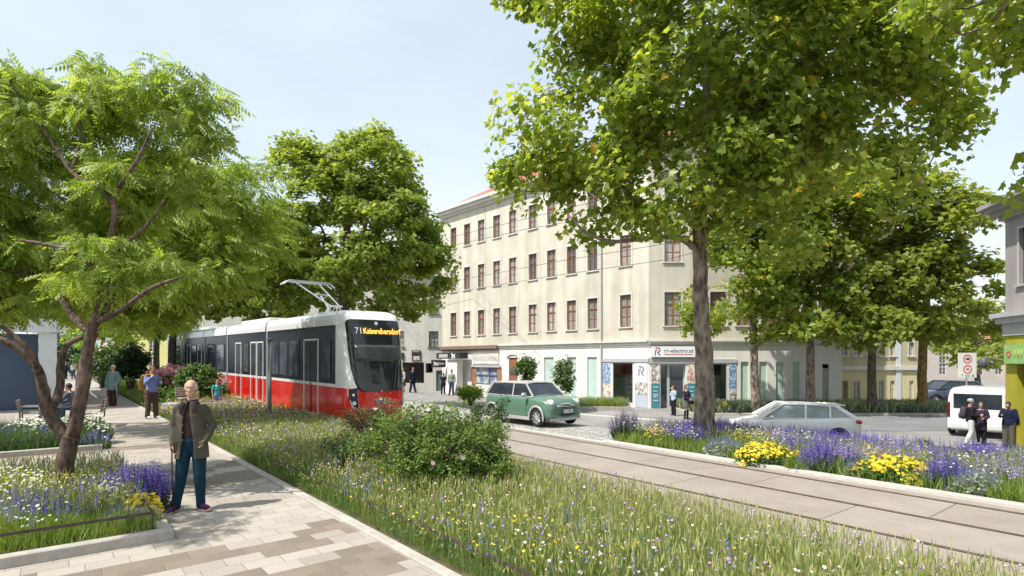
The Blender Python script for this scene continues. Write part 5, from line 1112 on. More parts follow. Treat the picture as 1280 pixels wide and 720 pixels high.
for q in rec:
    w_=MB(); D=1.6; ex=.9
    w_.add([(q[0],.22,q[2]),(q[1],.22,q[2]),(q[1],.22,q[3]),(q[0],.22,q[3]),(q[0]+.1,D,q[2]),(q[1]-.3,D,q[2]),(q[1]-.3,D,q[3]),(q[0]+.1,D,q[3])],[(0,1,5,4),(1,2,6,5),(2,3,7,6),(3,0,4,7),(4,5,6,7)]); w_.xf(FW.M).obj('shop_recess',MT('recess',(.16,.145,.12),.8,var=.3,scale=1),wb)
q=rec[0]; fbox(FW,(q[0]+.4,1.45,q[2]),(q[0]+(q[1]-q[0])*.6,1.5,q[3]-.3),'shop_door',m_winpd,wb)
fbox(FW,(dG[0],.12,dG[2]),(dG[1],.16,dG[3]),'glass_door',MT('door_green',(.10,.16,.14),.2,var=.2),wb)
def wsign(x0,x1,y0,y1,mat,name,y=-.10,th=.09,par=wb): q=WO(x0,x1,y0,y1); return q,fbox(FW,(q[0],y,q[2]),(q[1],y+th,q[3]),name,mat,par)
q,s1=wsign(491,505,441,450.5,m_black,'shop_sign')
text('lettering','Studio',.18,m_txtw,FW.P((q[0]+q[1])/2,-.105,(q[2]+q[3])/2+.12),-FW.x,(0,0,1),s1,.003,'CENTER') if False else None
for j,w_ in((.14,.3),(-.1,.6)): fbox(FW,((q[0]+q[1])/2-w_/2,-.108,(q[2]+q[3])/2+j-.045),((q[0]+q[1])/2+w_/2,-.101,(q[2]+q[3])/2+j+.045),'text_line',m_txtl,s1)
q,s2=wsign(515,526,438,451,m_black,'notice_board'); fbox(FW,(q[0]+.1,-.108,q[2]+.06),(q[1]-.1,-.101,q[2]+.42),'picture',m_p2,s2); fbox(FW,(q[0]+.1,-.108,q[3]-.16),(q[1]-.1,-.101,q[3]-.08),'text_line',m_txtl,s2)
rf=MB(); 
v=[FW.P(-.0,-.4,9.62),FW.P(22,-.4,9.62),FW.P(22,5,11.6),FW.P(0,5,11.6),FW.P(22,10,9.6),FW.P(0,10,9.6)]; rf.add(v,[(0,1,2,3),(3,2,4,5)]); rf.obj('roof',m_roofg,wb)
mb=MB(); mb.add([FW.P(0,0,-1.4),FW.P(0,10,-1.4),FW.P(0,10,9.6),FW.P(0,0,9.6)],[(0,1,2,3)]); mb.add([FW.P(22,0,-1.4),FW.P(22,10,-1.4),FW.P(22,10,9.6),FW.P(22,0,9.6)],[(0,1,2,3)]); mb.obj('side_wall',m_wh,wb)
# awning box with animal sign, white pillar, on the main facade end
keep(wb)
def ped(fc,x,y): return fc.P(x,y,0)
# projecting black signs
q=WO(541,558.5,450,459); o=MB().bbox((q[0],-.9,q[2]),(q[1],-.75,q[3])).xf(FW.M).obj('projecting_sign',m_black); tag(o,'black sign box with small white animal and word over the green glass door','sign')
def animal(fc,cx,cz,s,y,par,mat):
    m=MB(); B=[((-.3,.0),(.25,.05),.13),((-.28,0),(-.36,-.35),.06),((-.2,-.02),(-.14,-.35),.06),((.2,0),(.16,-.36),.06),((.26,.02),(.4,-.3),.06),((.2,.08),(.36,.3),.09),((.34,.28),(.5,.22),.07),((-.3,.05),(-.45,.22),.035)]
    for p,q_,w_ in B: m.tube([(cx+p[0]*s,y,cz+p[1]*s),(cx+q_[0]*s,y,cz+q_[1]*s)],[(w_*s,.006)]*2,6,True,hint=(0,0,1) if abs(q_[0]-p[0])>abs(q_[1]-p[1]) else (1,0,0))
    m.xf(fc.M).obj('animal_emblem',mat,par)
animal(FW,q[1]-.45,(q[2]+q[3])/2,.5,-.91,o,m_txtw); fbox(FW,(q[0]+.1,-.92,(q[2]+q[3])/2-.08),(q[0]+.6,-.905,(q[2]+q[3])/2+.08),'text_line',m_txtl,o)
a,b=FL.t(589),FL.t(557); za,zb=FL.z(573,448.5),FL.z(573,441)
o=MB().bbox((a,-1.2,za),(b-.3,-.35,zb)).xf(FL.M).obj('shop_canopy',m_black); tag(o,'black shop canopy with white animal emblem beneath the brown cornice','canopy')
animal(FL,a+.9,(za+zb)/2,.62,-1.215,o,m_txtw); fbox(FL,(a+1.7,-1.22,za+.1),(b-.7,-1.205,zb-.12),'text_line',m_txtl,o)
a,b=FL.t(583),FL.t(571); o=MB().bbox((a,-1.0,GB),(b,-.4,FL.z(577,450))).xf(FL.M).obj('pillar_box',m_shopw); tag(o,'white masonry pillar carrying the black canopy beside the tailor shop','pillar')
q=ray(572,489.5); o=MB().box((q.x-.0,q.y-.6,q.z+1.0),(.42,.06,.8)).obj('notice_board',m_black); MB().box((q.x,q.y-.64,q.z+1.0),(.3,.01,.55)).obj('picture',m_p3,o); MB().box((q.x,q.y-.57,q.z+.3),(.05,.05,.62)).obj('post',m_dkf,o); tag(o,'small black framed notice on a post beside the white pillar','notice board')
q=ray(539,489.5); o=empty('banner_flag',q,0,'upright red advertising banner with white symbols between the shop recess and glass door','banner')
MB().box((0,0,.95),(.5,.03,1.5)).obj('banner',m_red,o); m_=MB(); m_.tube([(-.3,0,0),(-.3,0,1.8)],.02,6); m_.box((0,0,.03),(.6,.3,.05)); m_.obj('stand',m_dkf,o)
m_=MB()
for k in range(4): m_.tube([(-.13,-.022,.42+k*.34),(.1,-.022,.5+k*.34),(-.05,-.022,.6+k*.34)],[(.035,.006)]*3,4,hint=(0,0,1))
m_.obj('symbols',m_txtw,o)
# ------------------------------------------------ yellow house
yb=empty('yellow_house',(24.5,37.6,GB),0,'pale yellow two tone house with white window frames behind the street trees','building'); FY=Fac((21.0,36.6),(1,.0),1)
m_y1=MT('plaster_yellow',(.66,.57,.33),.9,var=.04,scale=.6,stain=.08); m_y2=MT('plaster_sand',(.50,.44,.27),.9,var=.05,scale=.6,stain=.1)
YO=lambda x0,x1,y0,y1: TZ(FY,x0,x1,y0,y1)
gw=[YO(1067,1075,476,502),YO(1099,1104.5,476,502),YO(1113,1118.5,476,502),YO(1137,1142,476,502)]; gd=YO(1049,1060,476,505); uw=[YO(a,b,428,445) for a,b in((1052,1059),(1068,1075),(1084,1090),(1100,1106),(1113,1119),(1136,1142))]
uw2=[(a,b,c+2.9,d+2.9) for a,b,c,d in uw]; uw3=[(a,b,c+5.6,d+5.6) for a,b,c,d in uw]
wid=FY.t(1155); wall(FY,wid,-1.4,1.45,gw+[gd],.2,m_y1,'wall',yb); wall(FY,wid,1.7,10.6,uw+uw2+uw3,.15,m_y2,'wall',yb)
fbox(FY,(0,-.12,1.45),(wid,.02,1.7),'cornice',m_trim,yb); fbox(FY,(-.2,-.5,10.6),(wid+.3,.3,11.0),'eaves',m_trim,yb)
fbox(FY,(gd[0],.2,gd[2]),(gd[1],.25,gd[3]),'door',MT('door_tan',(.42,.33,.18),.6,var=.08),yb)
fbox(FY,(FY.t(1119.5),-.05,-1.3),(FY.t(1126),-.003,10.5),'downpipe_strip',m_pw,yb)
for q in gw+uw+uw2+uw3:
    w_=mkwin(q[1]-q[0],q[3]-q[2],m_trim,m_winp if q in gw else m_winpd,.07 if q not in gw else 0,.08,True,True,yb); w_.matrix_local=FY.M@Matrix.Translation(((q[0]+q[1])/2,0,q[2]))
mb=MB(); mb.add([FY.P(wid,0,-1.4),FY.P(wid,10,-1.4),FY.P(wid,10,10.6),FY.P(wid,0,10.6)],[(0,1,2,3)]); mb.obj('side_wall',m_y2,yb); mb=MB(); mb.add([FY.P(-.3,-.5,11.02),FY.P(wid+.3,-.5,11.02),FY.P(wid+.3,6,13.5),FY.P(-.3,6,13.5)],[(0,1,2,3)]); mb.obj('roof',m_roofr,yb)
keep(yb)
# ------------------------------------------------ building at the right edge
rb=empty('corner_building',(17.0,19.3,-.9),0,'grey plastered building at the right edge with moulded cornice and green and yellow shop front','building')
FE=Fac((17.0,19.3),(-.227,-.974),1)
m_gr=MT('plaster_grey',(.33,.30,.29),.9,var=.08,scale=.9,bump=.15,bscale=30,stain=.15); m_olv=MT('paint_olive_yellow',(.36,.33,.03),.6,var=.1,scale=2); m_sg=MT('sign_green',(.26,.46,.16),.5,var=.1)
wop=(.75,1.7,4.6,6.45)
wall(FE,9,3.6,7.1,[wop,(3.2,4.2,4.6,6.45)],.2,m_gr,'wall',rb)
for q in(wop,(3.2,4.2,4.6,6.45)):
    w_=mkwin(q[1]-q[0],q[3]-q[2],m_dkf,MT('window_pane_blue',(.22,.3,.36),.1,var=.2),.08,.1,True,True,rb,m_greyf); w_.matrix_local=FE.M@Matrix.Translation(((q[0]+q[1])/2,0,q[2]))
mb=MB()
for y,z0,z1 in((-.62,7.35,7.5),(-.48,7.22,7.35),(-.3,7.05,7.22),(-.14,6.9,7.05)): mb.bbox((-.5 if y<-.4 else y,y,z0),(9,.25,z1))
mb.xf(FE.M).obj('eaves',m_gr,rb)
mb=MB()
for y,z0,z1 in((-.32,3.55,3.7),(-.2,3.35,3.55),(-.06,2.93,3.35)): mb.bbox((y*1.0,y,z0),(9,.2,z1))
mb.xf(FE.M).obj('cornice',m_greyf,rb)
wall(FE,9,-1.5,2.93,[(.62,3.0,-1.2,1.95)],.25,m_olv,'shop_front',rb)
fbox(FE,(.62,.2,-1.2),(3.0,.24,1.95),'shop_door',m_dkint,rb)
sg=fbox(FE,(.22,-.16,1.98),(4.5,-.01,2.62),'shop_sign',m_sg,rb)
m_=MB(); m_.disc(FE.P(.5,-.165,2.3),-FE.n,.11,16,.07,.01); m_.obj('emblem',m_txtr,sg)
text('lettering','SHOP',.3,m_olv,FE.P(.8,-.165,2.3),FE.x,(0,0,1),sg,.004) if False else None
m_=MB(); rr=random.Random(3)
for k in range(10): m_.tube([FE.P(.8+k*.16,-.168,2.15),FE.P(.86+k*.16+rr.uniform(-.04,.04),-.168,2.3),FE.P(.8+k*.16,-.168,2.46)],[(.02,.006)]*3,4)
m_.obj('faded_lettering',MT('letter_yellow',(.5,.42,.08),.6),sg)
mb=MB(); mb.add([FE.P(0,0,-1.5),FE.P(0,9,-1.5),FE.P(0,9,7.2),FE.P(0,0,7.2)],[(0,1,2,3)]); mb.obj('side_wall',m_gr,rb)
mb=MB(); mb.add([FE.P(-.5,-.6,7.51),FE.P(9,-.6,7.51),FE.P(9,4,9.2),FE.P(3,4,9.2)],[(0,1,2,3)]); mb.add([FE.P(-.5,-.6,7.51),FE.P(3,4,9.2),FE.P(-.5,9,7.51)],[(0,1,2)]); mb.obj('roof',MT('roof_greenish',(.10,.16,.15),.7),rb)
m_=MB(); m_.tube([FE.P(-.05,-.1,2.1),FE.P(-.3,-.5,2.2)],.02,6); m_.ell(FE.P(-.3,-.5,2.0),(.14,.14,.2),10,8); m_.obj('wall_lamp',m_dkf,rb)
keep(rb)
# ------------------------------------------------ dark blue glazed building on the left
bb=empty('glass_building',(-19.5,24,0),0,'modern building with dark blue ground floor wall, white column and pale glazed upper floors','building')
FB=Fac((-19.5,24),(-.774,-.633),-1); FS=Fac((-19.5,24),(-.633,.774),1)
m_bl=MT('panel_dark_blue',(.035,.06,.11),.25,var=.15,scale=.4,spec=.6); m_pg2=MT('glass_pale_blue',(.33,.45,.52),.15,var=.2,scale=.3,spec=.7); m_cw=MT('column_white',(.60,.62,.62),.6,var=.05)
fbox(FB,(.62,.35,-.1),(16,.6,3.2),'ground_floor_wall',m_bl,bb); fbox(FB,(0,-.0,-.1),(.6,.6,3.25),'column',m_cw,bb)
for k in range(3): fbox(FB,(3.2+k*3.6,.33,-.1),(3.24+k*3.6,.349,3.2),'panel_joint',m_dkf,bb)
for fl in range(3):
    z=3.27+fl*3.2
    for fc,w_ in((FB,16),(FS,18)):
        a=0 if fc is FB else .02
        fbox(fc,(a,-.1 if fc is FB else -.1,z),(w_,.25,z+.55),'floor_slab',m_cw,bb); fbox(fc,(a+.1,.06,z+.55),(w_-.1,.12,z+3.2),'glazing',m_pg2,bb)
        m_=MB()
        for k in range(int(w_/1.5)): m_.bbox((.2+k*1.5,-.02,z+.55),(.28+k*1.5,.1,z+3.2))
        m_.xf(fc.M).obj('mullions',m_cw,bb)
fbox(FS,(.02,.3,-.1),(18,.5,3.25),'ground_floor_wall',m_cw,bb); fbox(FB,(-.1,-.15,12.88),(16,9,13.2),'roof',m_cw,bb)
keep(bb)
# ------------------------------------------------ far houses
def farhouse(label,px0,px1,ytop,Y,wcol,rcol,floors,seed,depth=9,roofh=1.6):
    x0=(px0-640)/F*Y; x1=(px1-640)/F*Y; zt=H+(YH-ytop)/F*Y; z0=gz(x0,Y)-.5; o=empty('far_house',((x0+x1)/2,Y,z0),0,label,'building','houses in the distance'); fc=Fac((x0,Y),(1,0),1); w_=x1-x0
    n=max(2,int(w_/2.4)); ops=[]
    for f_ in range(floors):
        zz=z0+1.5+(zt-z0-1.6)*f_/floors
        for k in range(n): ops.append((w_*(k+.5)/n-.45,w_*(k+.5)/n+.45,zz,zz+1.5))
    wm=MT('far_plaster',wcol,.9,var=.06,scale=.3); wall(fc,w_,z0,zt,ops,.15,wm,'wall',o); first=None
    for q in ops:
        if first is None: first=mkwin(.9,1.5,m_trim,m_winpd,0,.06,True,False,o); first.matrix_local=fc.M@Matrix.Translation(((q[0]+q[1])/2,0,q[2]))
        else: cpwin(first,fc,(q[0]+q[1])/2,q[2],o)
    mb=MB(); mb.add([fc.P(-.3,-.4,zt),fc.P(w_+.3,-.4,zt),fc.P(w_+.3,depth/2,zt+roofh),fc.P(-.3,depth/2,zt+roofh),fc.P(w_+.3,depth,zt),fc.P(-.3,depth,zt)],[(0,1,2,3),(3,2,4,5)]); mb.obj('roof',MT('far_roof',rcol,.8,var=.15,scale=1),o)
    mb=MB()
    for xx in(0,w_): mb.add([fc.P(xx,0,z0),fc.P(xx,depth,z0),fc.P(xx,depth,zt),fc.P(xx,depth/2,zt+roofh),fc.P(xx,0,zt)],[(0,1,2,3,4)])
    mb.obj('side_wall',wm,o); keep(o); return o
farhouse('distant salmon pink house above the tram roof, left of the pantograph',352,430,398,62,(.55,.28,.22),(.45,.20,.16),2,1)
farhouse('distant beige house above the middle cars of the tram',262,350,412,66,(.5,.46,.36),(.3,.2,.15),2,2)
farhouse('distant bright yellow house behind the tail of the tram',150,258,398,74,(.62,.58,.26),(.3,.16,.1),3,3)
farhouse('distant pale house at the end of the footpath',40,140,405,95,(.5,.5,.48),(.3,.28,.27),3,4)
farhouse('distant pale beige house down the side street behind the white van',1120,1330,425,75,(.48,.43,.38),(.33,.16,.1),3,5)
farhouse('distant grey house behind the white house roof',385,520,372,72,(.47,.47,.46),(.25,.24,.24),4,6)
# ------------------------------------------------ overhead wires
m_wire=MT('wire',(.05,.05,.05),.6)
for lab,pts in (('upper overhead wire crossing the top floor of the cream house',[at(430,330,58),at(561,297,46),at(635,279,32),at(790,240,26)]),
  ('second overhead wire crossing the top floor of the cream house',[at(430,338,58),at(556,309,46),at(660,286,32),at(800,262,26)]),
  ('overhead wire crossing the middle windows of the cream house',[at(430,378,56),at(560,353,44),at(690,328,30),at(860,300,26)]),
  ('lowest overhead wire sagging across the cream house front',[at(430,388,56),at(560,367,44),at(690,345,30),at(830,325,26),at(950,296,24)]),
  ('thin wire running to the cornice of the grey building',[at(1050,275,30),at(1200,252,24),at(1262,243,18.7)])):
    P=[Vector(p) for p in pts]; Q=[]
    for p,q in zip(P[:-1],P[1:]):
        for k in range(6): Q.append(p.lerp(q,k/6))
    Q.append(P[-1]); o=MB().tube(Q,.013,4).obj('overhead_wire',m_wire); tag(o,lab,'wire','overhead wires')
# ================================================================ tram
m_tw=MT('tram_white',(.72,.72,.71),.22,var=.03,scale=1.5,coat=.4); m_tr=MT('tram_red',(.62,.012,.012),.2,var=.05,scale=1.2,coat=.6); m_td=MT('tram_dark',(.014,.017,.03),.25,var=.1,scale=1,spec=.3)
m_tg=MT('tram_grey',(.30,.31,.33),.4,metal=.3,var=.06); m_tp=MT('tram_pane',(.05,.058,.075),.06,var=.6,scale=1.3,spec=.45); m_tk=MT('tram_underframe',(.03,.03,.03),.7); m_tf=MT('tram_frame_white',(.66,.66,.66),.35,var=.02)
m_org=emit('display_orange',(1.0,.42,.06),1.1); m_lens=MT('lamp_lens',(.75,.78,.8),.1,var=.02,spec=.9); m_alu=MT('aluminium',(.42,.44,.46),.35,metal=.6,var=.05)
CL=6.75; HW=.94
x0,y0=map(float,TF(16.1,CL)); tram=empty('tram',(x0,y0,gz(x0,y0)),0,'long low floor tram in red, white and black arriving on the near track','tram')
def Tg(u): x,y=map(float,TF(u,CL)); return Vector((x,y,gz(x,y)+.03))
def modM(u0,u1):
    A,B=Tg(u0),Tg(u1); X=(B-A); Ln=X.length; X.normalize(); Y=Vector((X.y,-X.x,0)).normalized()*-1   # toward camera-left side = -Y
    Yd=Vector((math.cos(TH),math.sin(TH),0)); 
    if Y.dot(Yd)<0: Y=-Y
    Z=X.cross(Y); 
    if Z.z<0: Z=-Z
    return Matrix(((X.x,Y.x,Z.x*TZS,A.x),(X.y,Y.y,Z.y*TZS,A.y),(X.z,Y.z,Z.z*TZS,A.z),(0,0,0,1))),Ln
roofp=[(1.0,2.95),(1.0,3.12),(.97,3.24),(.88,3.33),(.72,3.375),(0,3.39)]; TZS=1.045
def band(mb,Ln,z0,z1,off=0,x0=0):
    for s in(-1,1): mb.add([(x0,s*(HW+off),z0),(Ln,s*(HW+off),z0),(Ln,s*(HW+off),z1),(x0,s*(HW+off),z1)],[(0,1,2,3) if s<0 else (3,2,1,0)])
bounds=[(16.1,22.45),(22.65,28.05),(28.25,32.4),(32.6,38.0),(38.2,42.6)]
items=[ # kind, start, end (metres from module front) 
 [('w',.35,1.05),('D',1.3,2.55),('w',3.0,4.0),('w',4.12,5.0),('w',5.1,6.0)],
 [('d',.35,1.15),('d',1.2,2.0),('w',2.25,3.0),('d',3.3,4.2)],
 [('w',.5,1.8),('w',2.2,3.6)],
 [('d',.6,1.5),('w',1.8,2.8),('d',3.2,4.1),('w',4.3,5.0)],
 [('w',.5,1.6),('w',1.9,3.0)]]
for k,(u0,u1) in enumerate(bounds):
    M,Ln=modM(u0,u1)
    mb=MB(); band(mb,Ln,.27,1.22); mb.add([(0,-HW,.27),(Ln,-HW,.27),(Ln,HW,.27),(0,HW,.27)],[(0,1,2,3)])
    for xx in(Ln,) if k<4 else (Ln,): mb.add([(xx,-HW,.27),(xx,HW,.27),(xx,HW,1.22),(xx,-HW,1.22)],[(0,1,2,3)])
    mb.add([(0,-HW,.27),(0,HW,.27),(0,HW,1.22),(0,-HW,1.22)],[(3,2,1,0)]); mb.xf(M).obj('lower_panel',m_tr,tram)
    mb=MB(); band(mb,Ln,1.22,1.31,.006); mb.xf(M).obj('stripe',m_tw,tram)
    mb=MB(); band(mb,Ln,1.31,2.95); 
    for xx in(0,Ln): mb.add([(xx,-HW,1.31),(xx,HW,1.31),(xx,HW,2.95),(xx,-HW,2.95)],[(0,1,2,3)])
    mb.xf(M).obj('window_band',m_td,tram)
    rp=[(-y,z) for y,z in roofp]+[(y,z) for y,z in reversed(roofp[:-1])]; mb=MB()
    v=[(0,a,b) for a,b in rp]+[(Ln,a,b) for a,b in rp]; n=len(rp); mb.add(v,[(i,i+1,n+i+1,n+i) for i in range(n-1)]+[tuple(range(n)),tuple(reversed(range(n,2*n)))]); o=fixn(mb.xf(M).obj('roof',m_tw,tram))
    if k in(1,3): MB().bbox((.8,-.6,3.38),(Ln-.8,.6,3.52)).xf(M).obj('roof_box',m_tw,tram,bevel=.03)
    for kind,a,b in items[k]:
        for s in(-1,1):
            if s>0 and k>1: continue
            Y=s*(HW+.008)
            if kind=='w':
                f=MB(); z0,z1=1.42,2.58
                for q in((a,b,z0,z0+.035),(a,b,z1-.035,z1),(a,a+.035,z0+.035,z1-.035),(b-.035,b,z0+.035,z1-.035)): f.bbox((q[0],Y-.01,q[2]),(q[1],Y+.01,q[3]))
                f=f.xf(M).obj('window',m_tk,tram); MB().bbox((a+.035,Y-.006,z0+.035),(b-.035,Y+.006,z1-.035)).xf(M).obj('pane',m_tp,f)
            else:
                z0,z1=.34,2.6; f=MB(); e=.05; c=(a+b)/2
                for q in((a,b,z1-e,z1),(a,b,z0,z0+e*.8),(a,a+e,z0+e*.8,z1-e),(b-e,b,z0+e*.8,z1-e)): f.bbox((q[0],Y-.014,q[2]),(q[1],Y+.014,q[3]))
                f=f.xf(M).obj('door',m_tf,tram); g_=MB().bbox((c-.014,Y-.012,z0+e),(c+.014,Y+.012,z1-e)).xf(M).obj('door_seal',m_tk,f)
                for p,q in((a+e,c-.014),(c+.014,b-e)):
                    MB().bbox((p+.02,Y-.007,1.35),(q-.02,Y+.007,z1-e-.03)).xf(M).obj('pane',m_tp,f)
                if kind=='D': MB().box((c+.05,Y*1.012,1.25),(.03,.03,.16)).xf(M).obj('door_button',MT('button_yellow',(.7,.5,.03),.4),f)
    # under frame and wheels
    MB().bbox((.2,-.8,.16),(Ln-.2,.8,.265)).xf(M).obj('underframe',m_tk,tram)
    for a in((1.2,2.6) if k%2==0 else ()):
        for s in(-1,1): MB().disc((a,s*.58-.05,.29),(0,1,0),.29,20,0,.1).xf(M).obj('wheel',m_tk,tram)
    if k<4:
        M2,L2=modM(u1,bounds[k+1][0]); mb=MB(); w=HW+.02
        sec=[(-w,.32),(-w,3.14),(-w+.1,3.3),(-w+.3,3.4),(w-.3,3.4),(w-.1,3.3),(w,3.14),(w,.32)]; n=8
        v=[(0,a,b) for a,b in sec]+[(L2,a,b) for a,b in sec]; mb.add(v,[(i,(i+1)%n,n+(i+1)%n,n+i) for i in range(n)]+[tuple(range(n)),tuple(reversed(range(n,2*n)))]); fixn(mb.xf(M2).obj('gangway',m_tg,tram))
# nose
M,_=modM(16.1,17.5)
PLs=[(0,1.09),(.45,1.06),(.68,1.0),(.80,.92),(.90,.75),(.965,.45),(1.0,0)]
KZ=[(.25,.90),(.45,1.0),(1.1,1.04),(1.3,1.02),(2.2,.86),(2.9,.66),(3.12,.56),(3.24,.46),(3.33,.33),(3.375,.2),(3.39,.05)]
WZ=[(.25,.97),(.5,1.0),(3.12,1.0),(3.24,.97),(3.33,.88),(3.375,.72),(3.39,.5)]
def surf(lat,z,off=0):
    w=np.interp(z,*zip(*WZ)); s=np.interp(min(1,abs(lat)),*zip(*PLs))*np.interp(z,*zip(*KZ)); return Vector((-(s+off),lat*HW*w,z))
lats=[-1,-.985,-.95,-.9,-.84,-.76,-.68,-.55,-.4,-.2,0,.2,.4,.55,.68,.76,.84,.9,.95,.985,1]
mb=MB().grid(lambda z,l:surf(l,z),[.25,.4,.6,.8,1.0,1.22],lats); autosmooth(mb.xf(M).obj('nose_lower_panel',m_tr,tram),60)
mb=MB().grid(lambda z,l:surf(l,z),[1.22,1.31,1.6,2,2.4,2.8,3.05,3.12,3.18,3.24,3.29,3.33,3.355,3.375,3.39],lats); mb.add([surf(l,3.39) for l in lats],[tuple(range(len(lats)))]); autosmooth(mb.xf(M).obj('nose_shell',m_tw,tram),60)
def lim(z): 
    return np.interp(z,[1.14,1.2,1.35,1.7,2.2,2.98,3.06,3.1],[.60,.72,.78,.84,.88,.90,.87,.78])
zs=[1.14,1.16,1.2,1.27,1.35,1.5,1.7,2,2.3,2.6,2.9,2.98,3.03,3.06,3.09,3.1]
def patch(name,zs,fn,mat,off,par):
    mb=MB(); aa=np.linspace(-1,1,17); mb.grid(lambda z,a:surf(a*fn(z),z,off),zs,aa); m=len(aa)
    e=MB(); e.grid(lambda z,a:surf(a*fn(z),z,-.01),zs,aa)
    o=autosmooth(mb.xf(M).obj(name,mat,par),50); s=o.modifiers.new('t','SOLIDIFY'); s.thickness=.03; s.offset=0; return o
m_ws=MT('windscreen_glass',(.02,.024,.025),.05,var=.4,scale=.8,spec=.5)
ws=patch('windscreen',zs,lim,m_ws,.02,tram)
patch('blind',[1.95,2.05,2.15,2.3,2.4],lambda z:lim(z)*.86,MT('screen_blind',(.04,.045,.043),.3,var=.2),.026,ws)
# cab contents behind the glass read as darker shapes: wipers and seat
w_=MB(); w_.tube([surf(.5,1.2,.06),surf(.62,1.85,.07)],.014,5); w_.tube([surf(.40,1.18,.06),surf(.56,1.95,.07)],.012,5); w_.tube([surf(.52,1.25,.075),surf(.66,1.98,.075)],.018,4); w_.xf(M).obj('wiper',m_tk,ws)
N_=surf(0,2.77,.04); xd=(M.to_3x3()@Vector((0,1,0))); 
sl_=(surf(0,2.9)-surf(0,2.7)); up=(M.to_3x3()@sl_).normalized()
text('line_number','71',.27,MT('display_white',(.75,.75,.7),.5),M@surf(-.70,2.78,.045),(M@surf(-.5,2.78,.035)-M@surf(-.70,2.78,.035)),up,ws,.003,width=.17)
a_,b_=M@surf(-.46,2.78,.035),M@surf(.46,2.78,.035)
text('destination_display','Kaiserebersdorf',.24,m_org,M@surf(-.47,2.78,.085),xd,up,ws,.003,width=1.16,bold=.004)
l_=MB(); l_.disc(surf(0,3.0,.03),(-1,0,.2),.05,16,0,.02); l_.xf(M).obj('top_lamp',m_lens,ws)
for s in(-1,1):
    h=MB(); pts=[(.74,1.26),(.90,1.2),(.90,1.0),(.82,.72),(.70,.68),(.72,.95)]
    def poly(pts,off,name,mat,par):
        q=MB(); c=[surf(s*l,z,off) for l,z in pts]; d=[surf(s*l,z,off-.05) for l,z in pts]; n=len(c); q.add(c+d,[tuple(range(n)),tuple(reversed(range(n,2*n)))]+[(i,(i+1)%n,n+(i+1)%n,n+i) for i in range(n)]); return fixn(q.xf(M).obj(name,mat,par))
    def sc_(pts,k): cx=sum(p[0] for p in pts)/len(pts); cz=sum(p[1] for p in pts)/len(pts); return [(cx+(p[0]-cx)*k,cz+(p[1]-cz)*k) for p in pts]
    hl=poly(sc_(pts,1.12),.025,'headlight',m_tf,tram); poly(sc_(pts,.95),.034,'lamp_glass',m_td,hl)
    for l,z,r in((.80,.83,.055),(.82,1.05,.035)): q=MB(); p=surf(s*l,z,.03); q.disc(p,(-1,s*.75,0),r,14,0,.03); q.xf(M).obj('lamp',m_lens,hl)
lg=MB(); p=surf(0,.86,.015); lg.box(p,(.02,.40,.07)); lo=lg.xf(M).obj('emblem',MT('emblem_blue',(.08,.15,.4),.4),tram)
for s in(-1,1): q=MB(); q.tube([surf(s*.03,.80,.03),surf(s*.26,.93,.03)],[(.015,.01)]*2,4); q.tube([surf(s*.02,.93,.03),surf(s*.14,.97,.03)],[(.013,.01)]*2,4); q.xf(M).obj('emblem_wing',m_tf,lo)
m_=MB(); m_.tube([surf(.9,1.0,.0),surf(.97,1.1,-.3)+Vector((0,.12,0)),surf(1,1.3,-.5)+Vector((0,.14,0))],.02,6); m_.box(surf(1,1.35,-.45)+Vector((0,.16,0)),(.06,.1,.3)); m_.xf(M).obj('mirror',m_tk,tram)
# pantograph
pg=MB(); bU,hU=18.6,20.9
def R_(u,l,z): x,y=TF(u,CL+l); return Vector((float(x),float(y),Tg(u).z+z))
for s in(-1,1):
    pg.tube([R_(bU-.5,s*.45,3.5),R_(bU+.5,s*.45,3.5)],.035,6); pg.tube([R_(bU,s*.4,3.5),R_(bU-.1,s*.12,3.85)],.03,6); pg.tube([R_(bU-.1,s*.16,3.85),R_(hU,s*.42,4.8)],.028,6)
    for a in(-.2,.2): pg.ell(R_(bU+a*2,s*.45,3.44),(.06,.06,.07),8,6)
pg.tube([R_(bU-.1,-.25,3.85),R_(bU-.1,.25,3.85)],.035,6); pg.tube([R_((bU+hU)/2,-.3,4.33),R_((bU+hU)/2,.3,4.33)],.018,5); pg.tube([R_((bU+hU)/2-.5,-.25,4.1),R_((bU+hU)/2,.3,4.33)],.012,5); pg.tube([R_(bU,0,3.5),R_((bU+hU)/2,0,4.28)],.03,6)
po=pg.obj('pantograph',m_alu,tram)
hb=MB()
for du in(-.16,.16): hb.tube([R_(hU+du,-.95,4.72),R_(hU+du,-.75,4.87),R_(hU+du,.75,4.87),R_(hU+du,.95,4.72)],.03,6)
for s in(-1,1): hb.tube([R_(hU-.2,s*.5,4.84),R_(hU+.2,s*.5,4.84)],.022,5)
hb.obj('contact_head',m_alu,po)
for k in(1,2): pass
keep(tram)
# grey pole in the meadow
p=ray(337,531); hp=(531-424)/F*p.y
pe=empty('metal_pole',p,0,'plain grey metal pole with flat cap standing in the meadow before the tram','pole')
MB().tube([(0,0,-.1),(0,0,hp)],.062,14).obj('pole',m_alu,pe,True); MB().tube([(0,0,hp),(0,0,hp+.03)],.14,14).obj('cap',m_alu,pe)
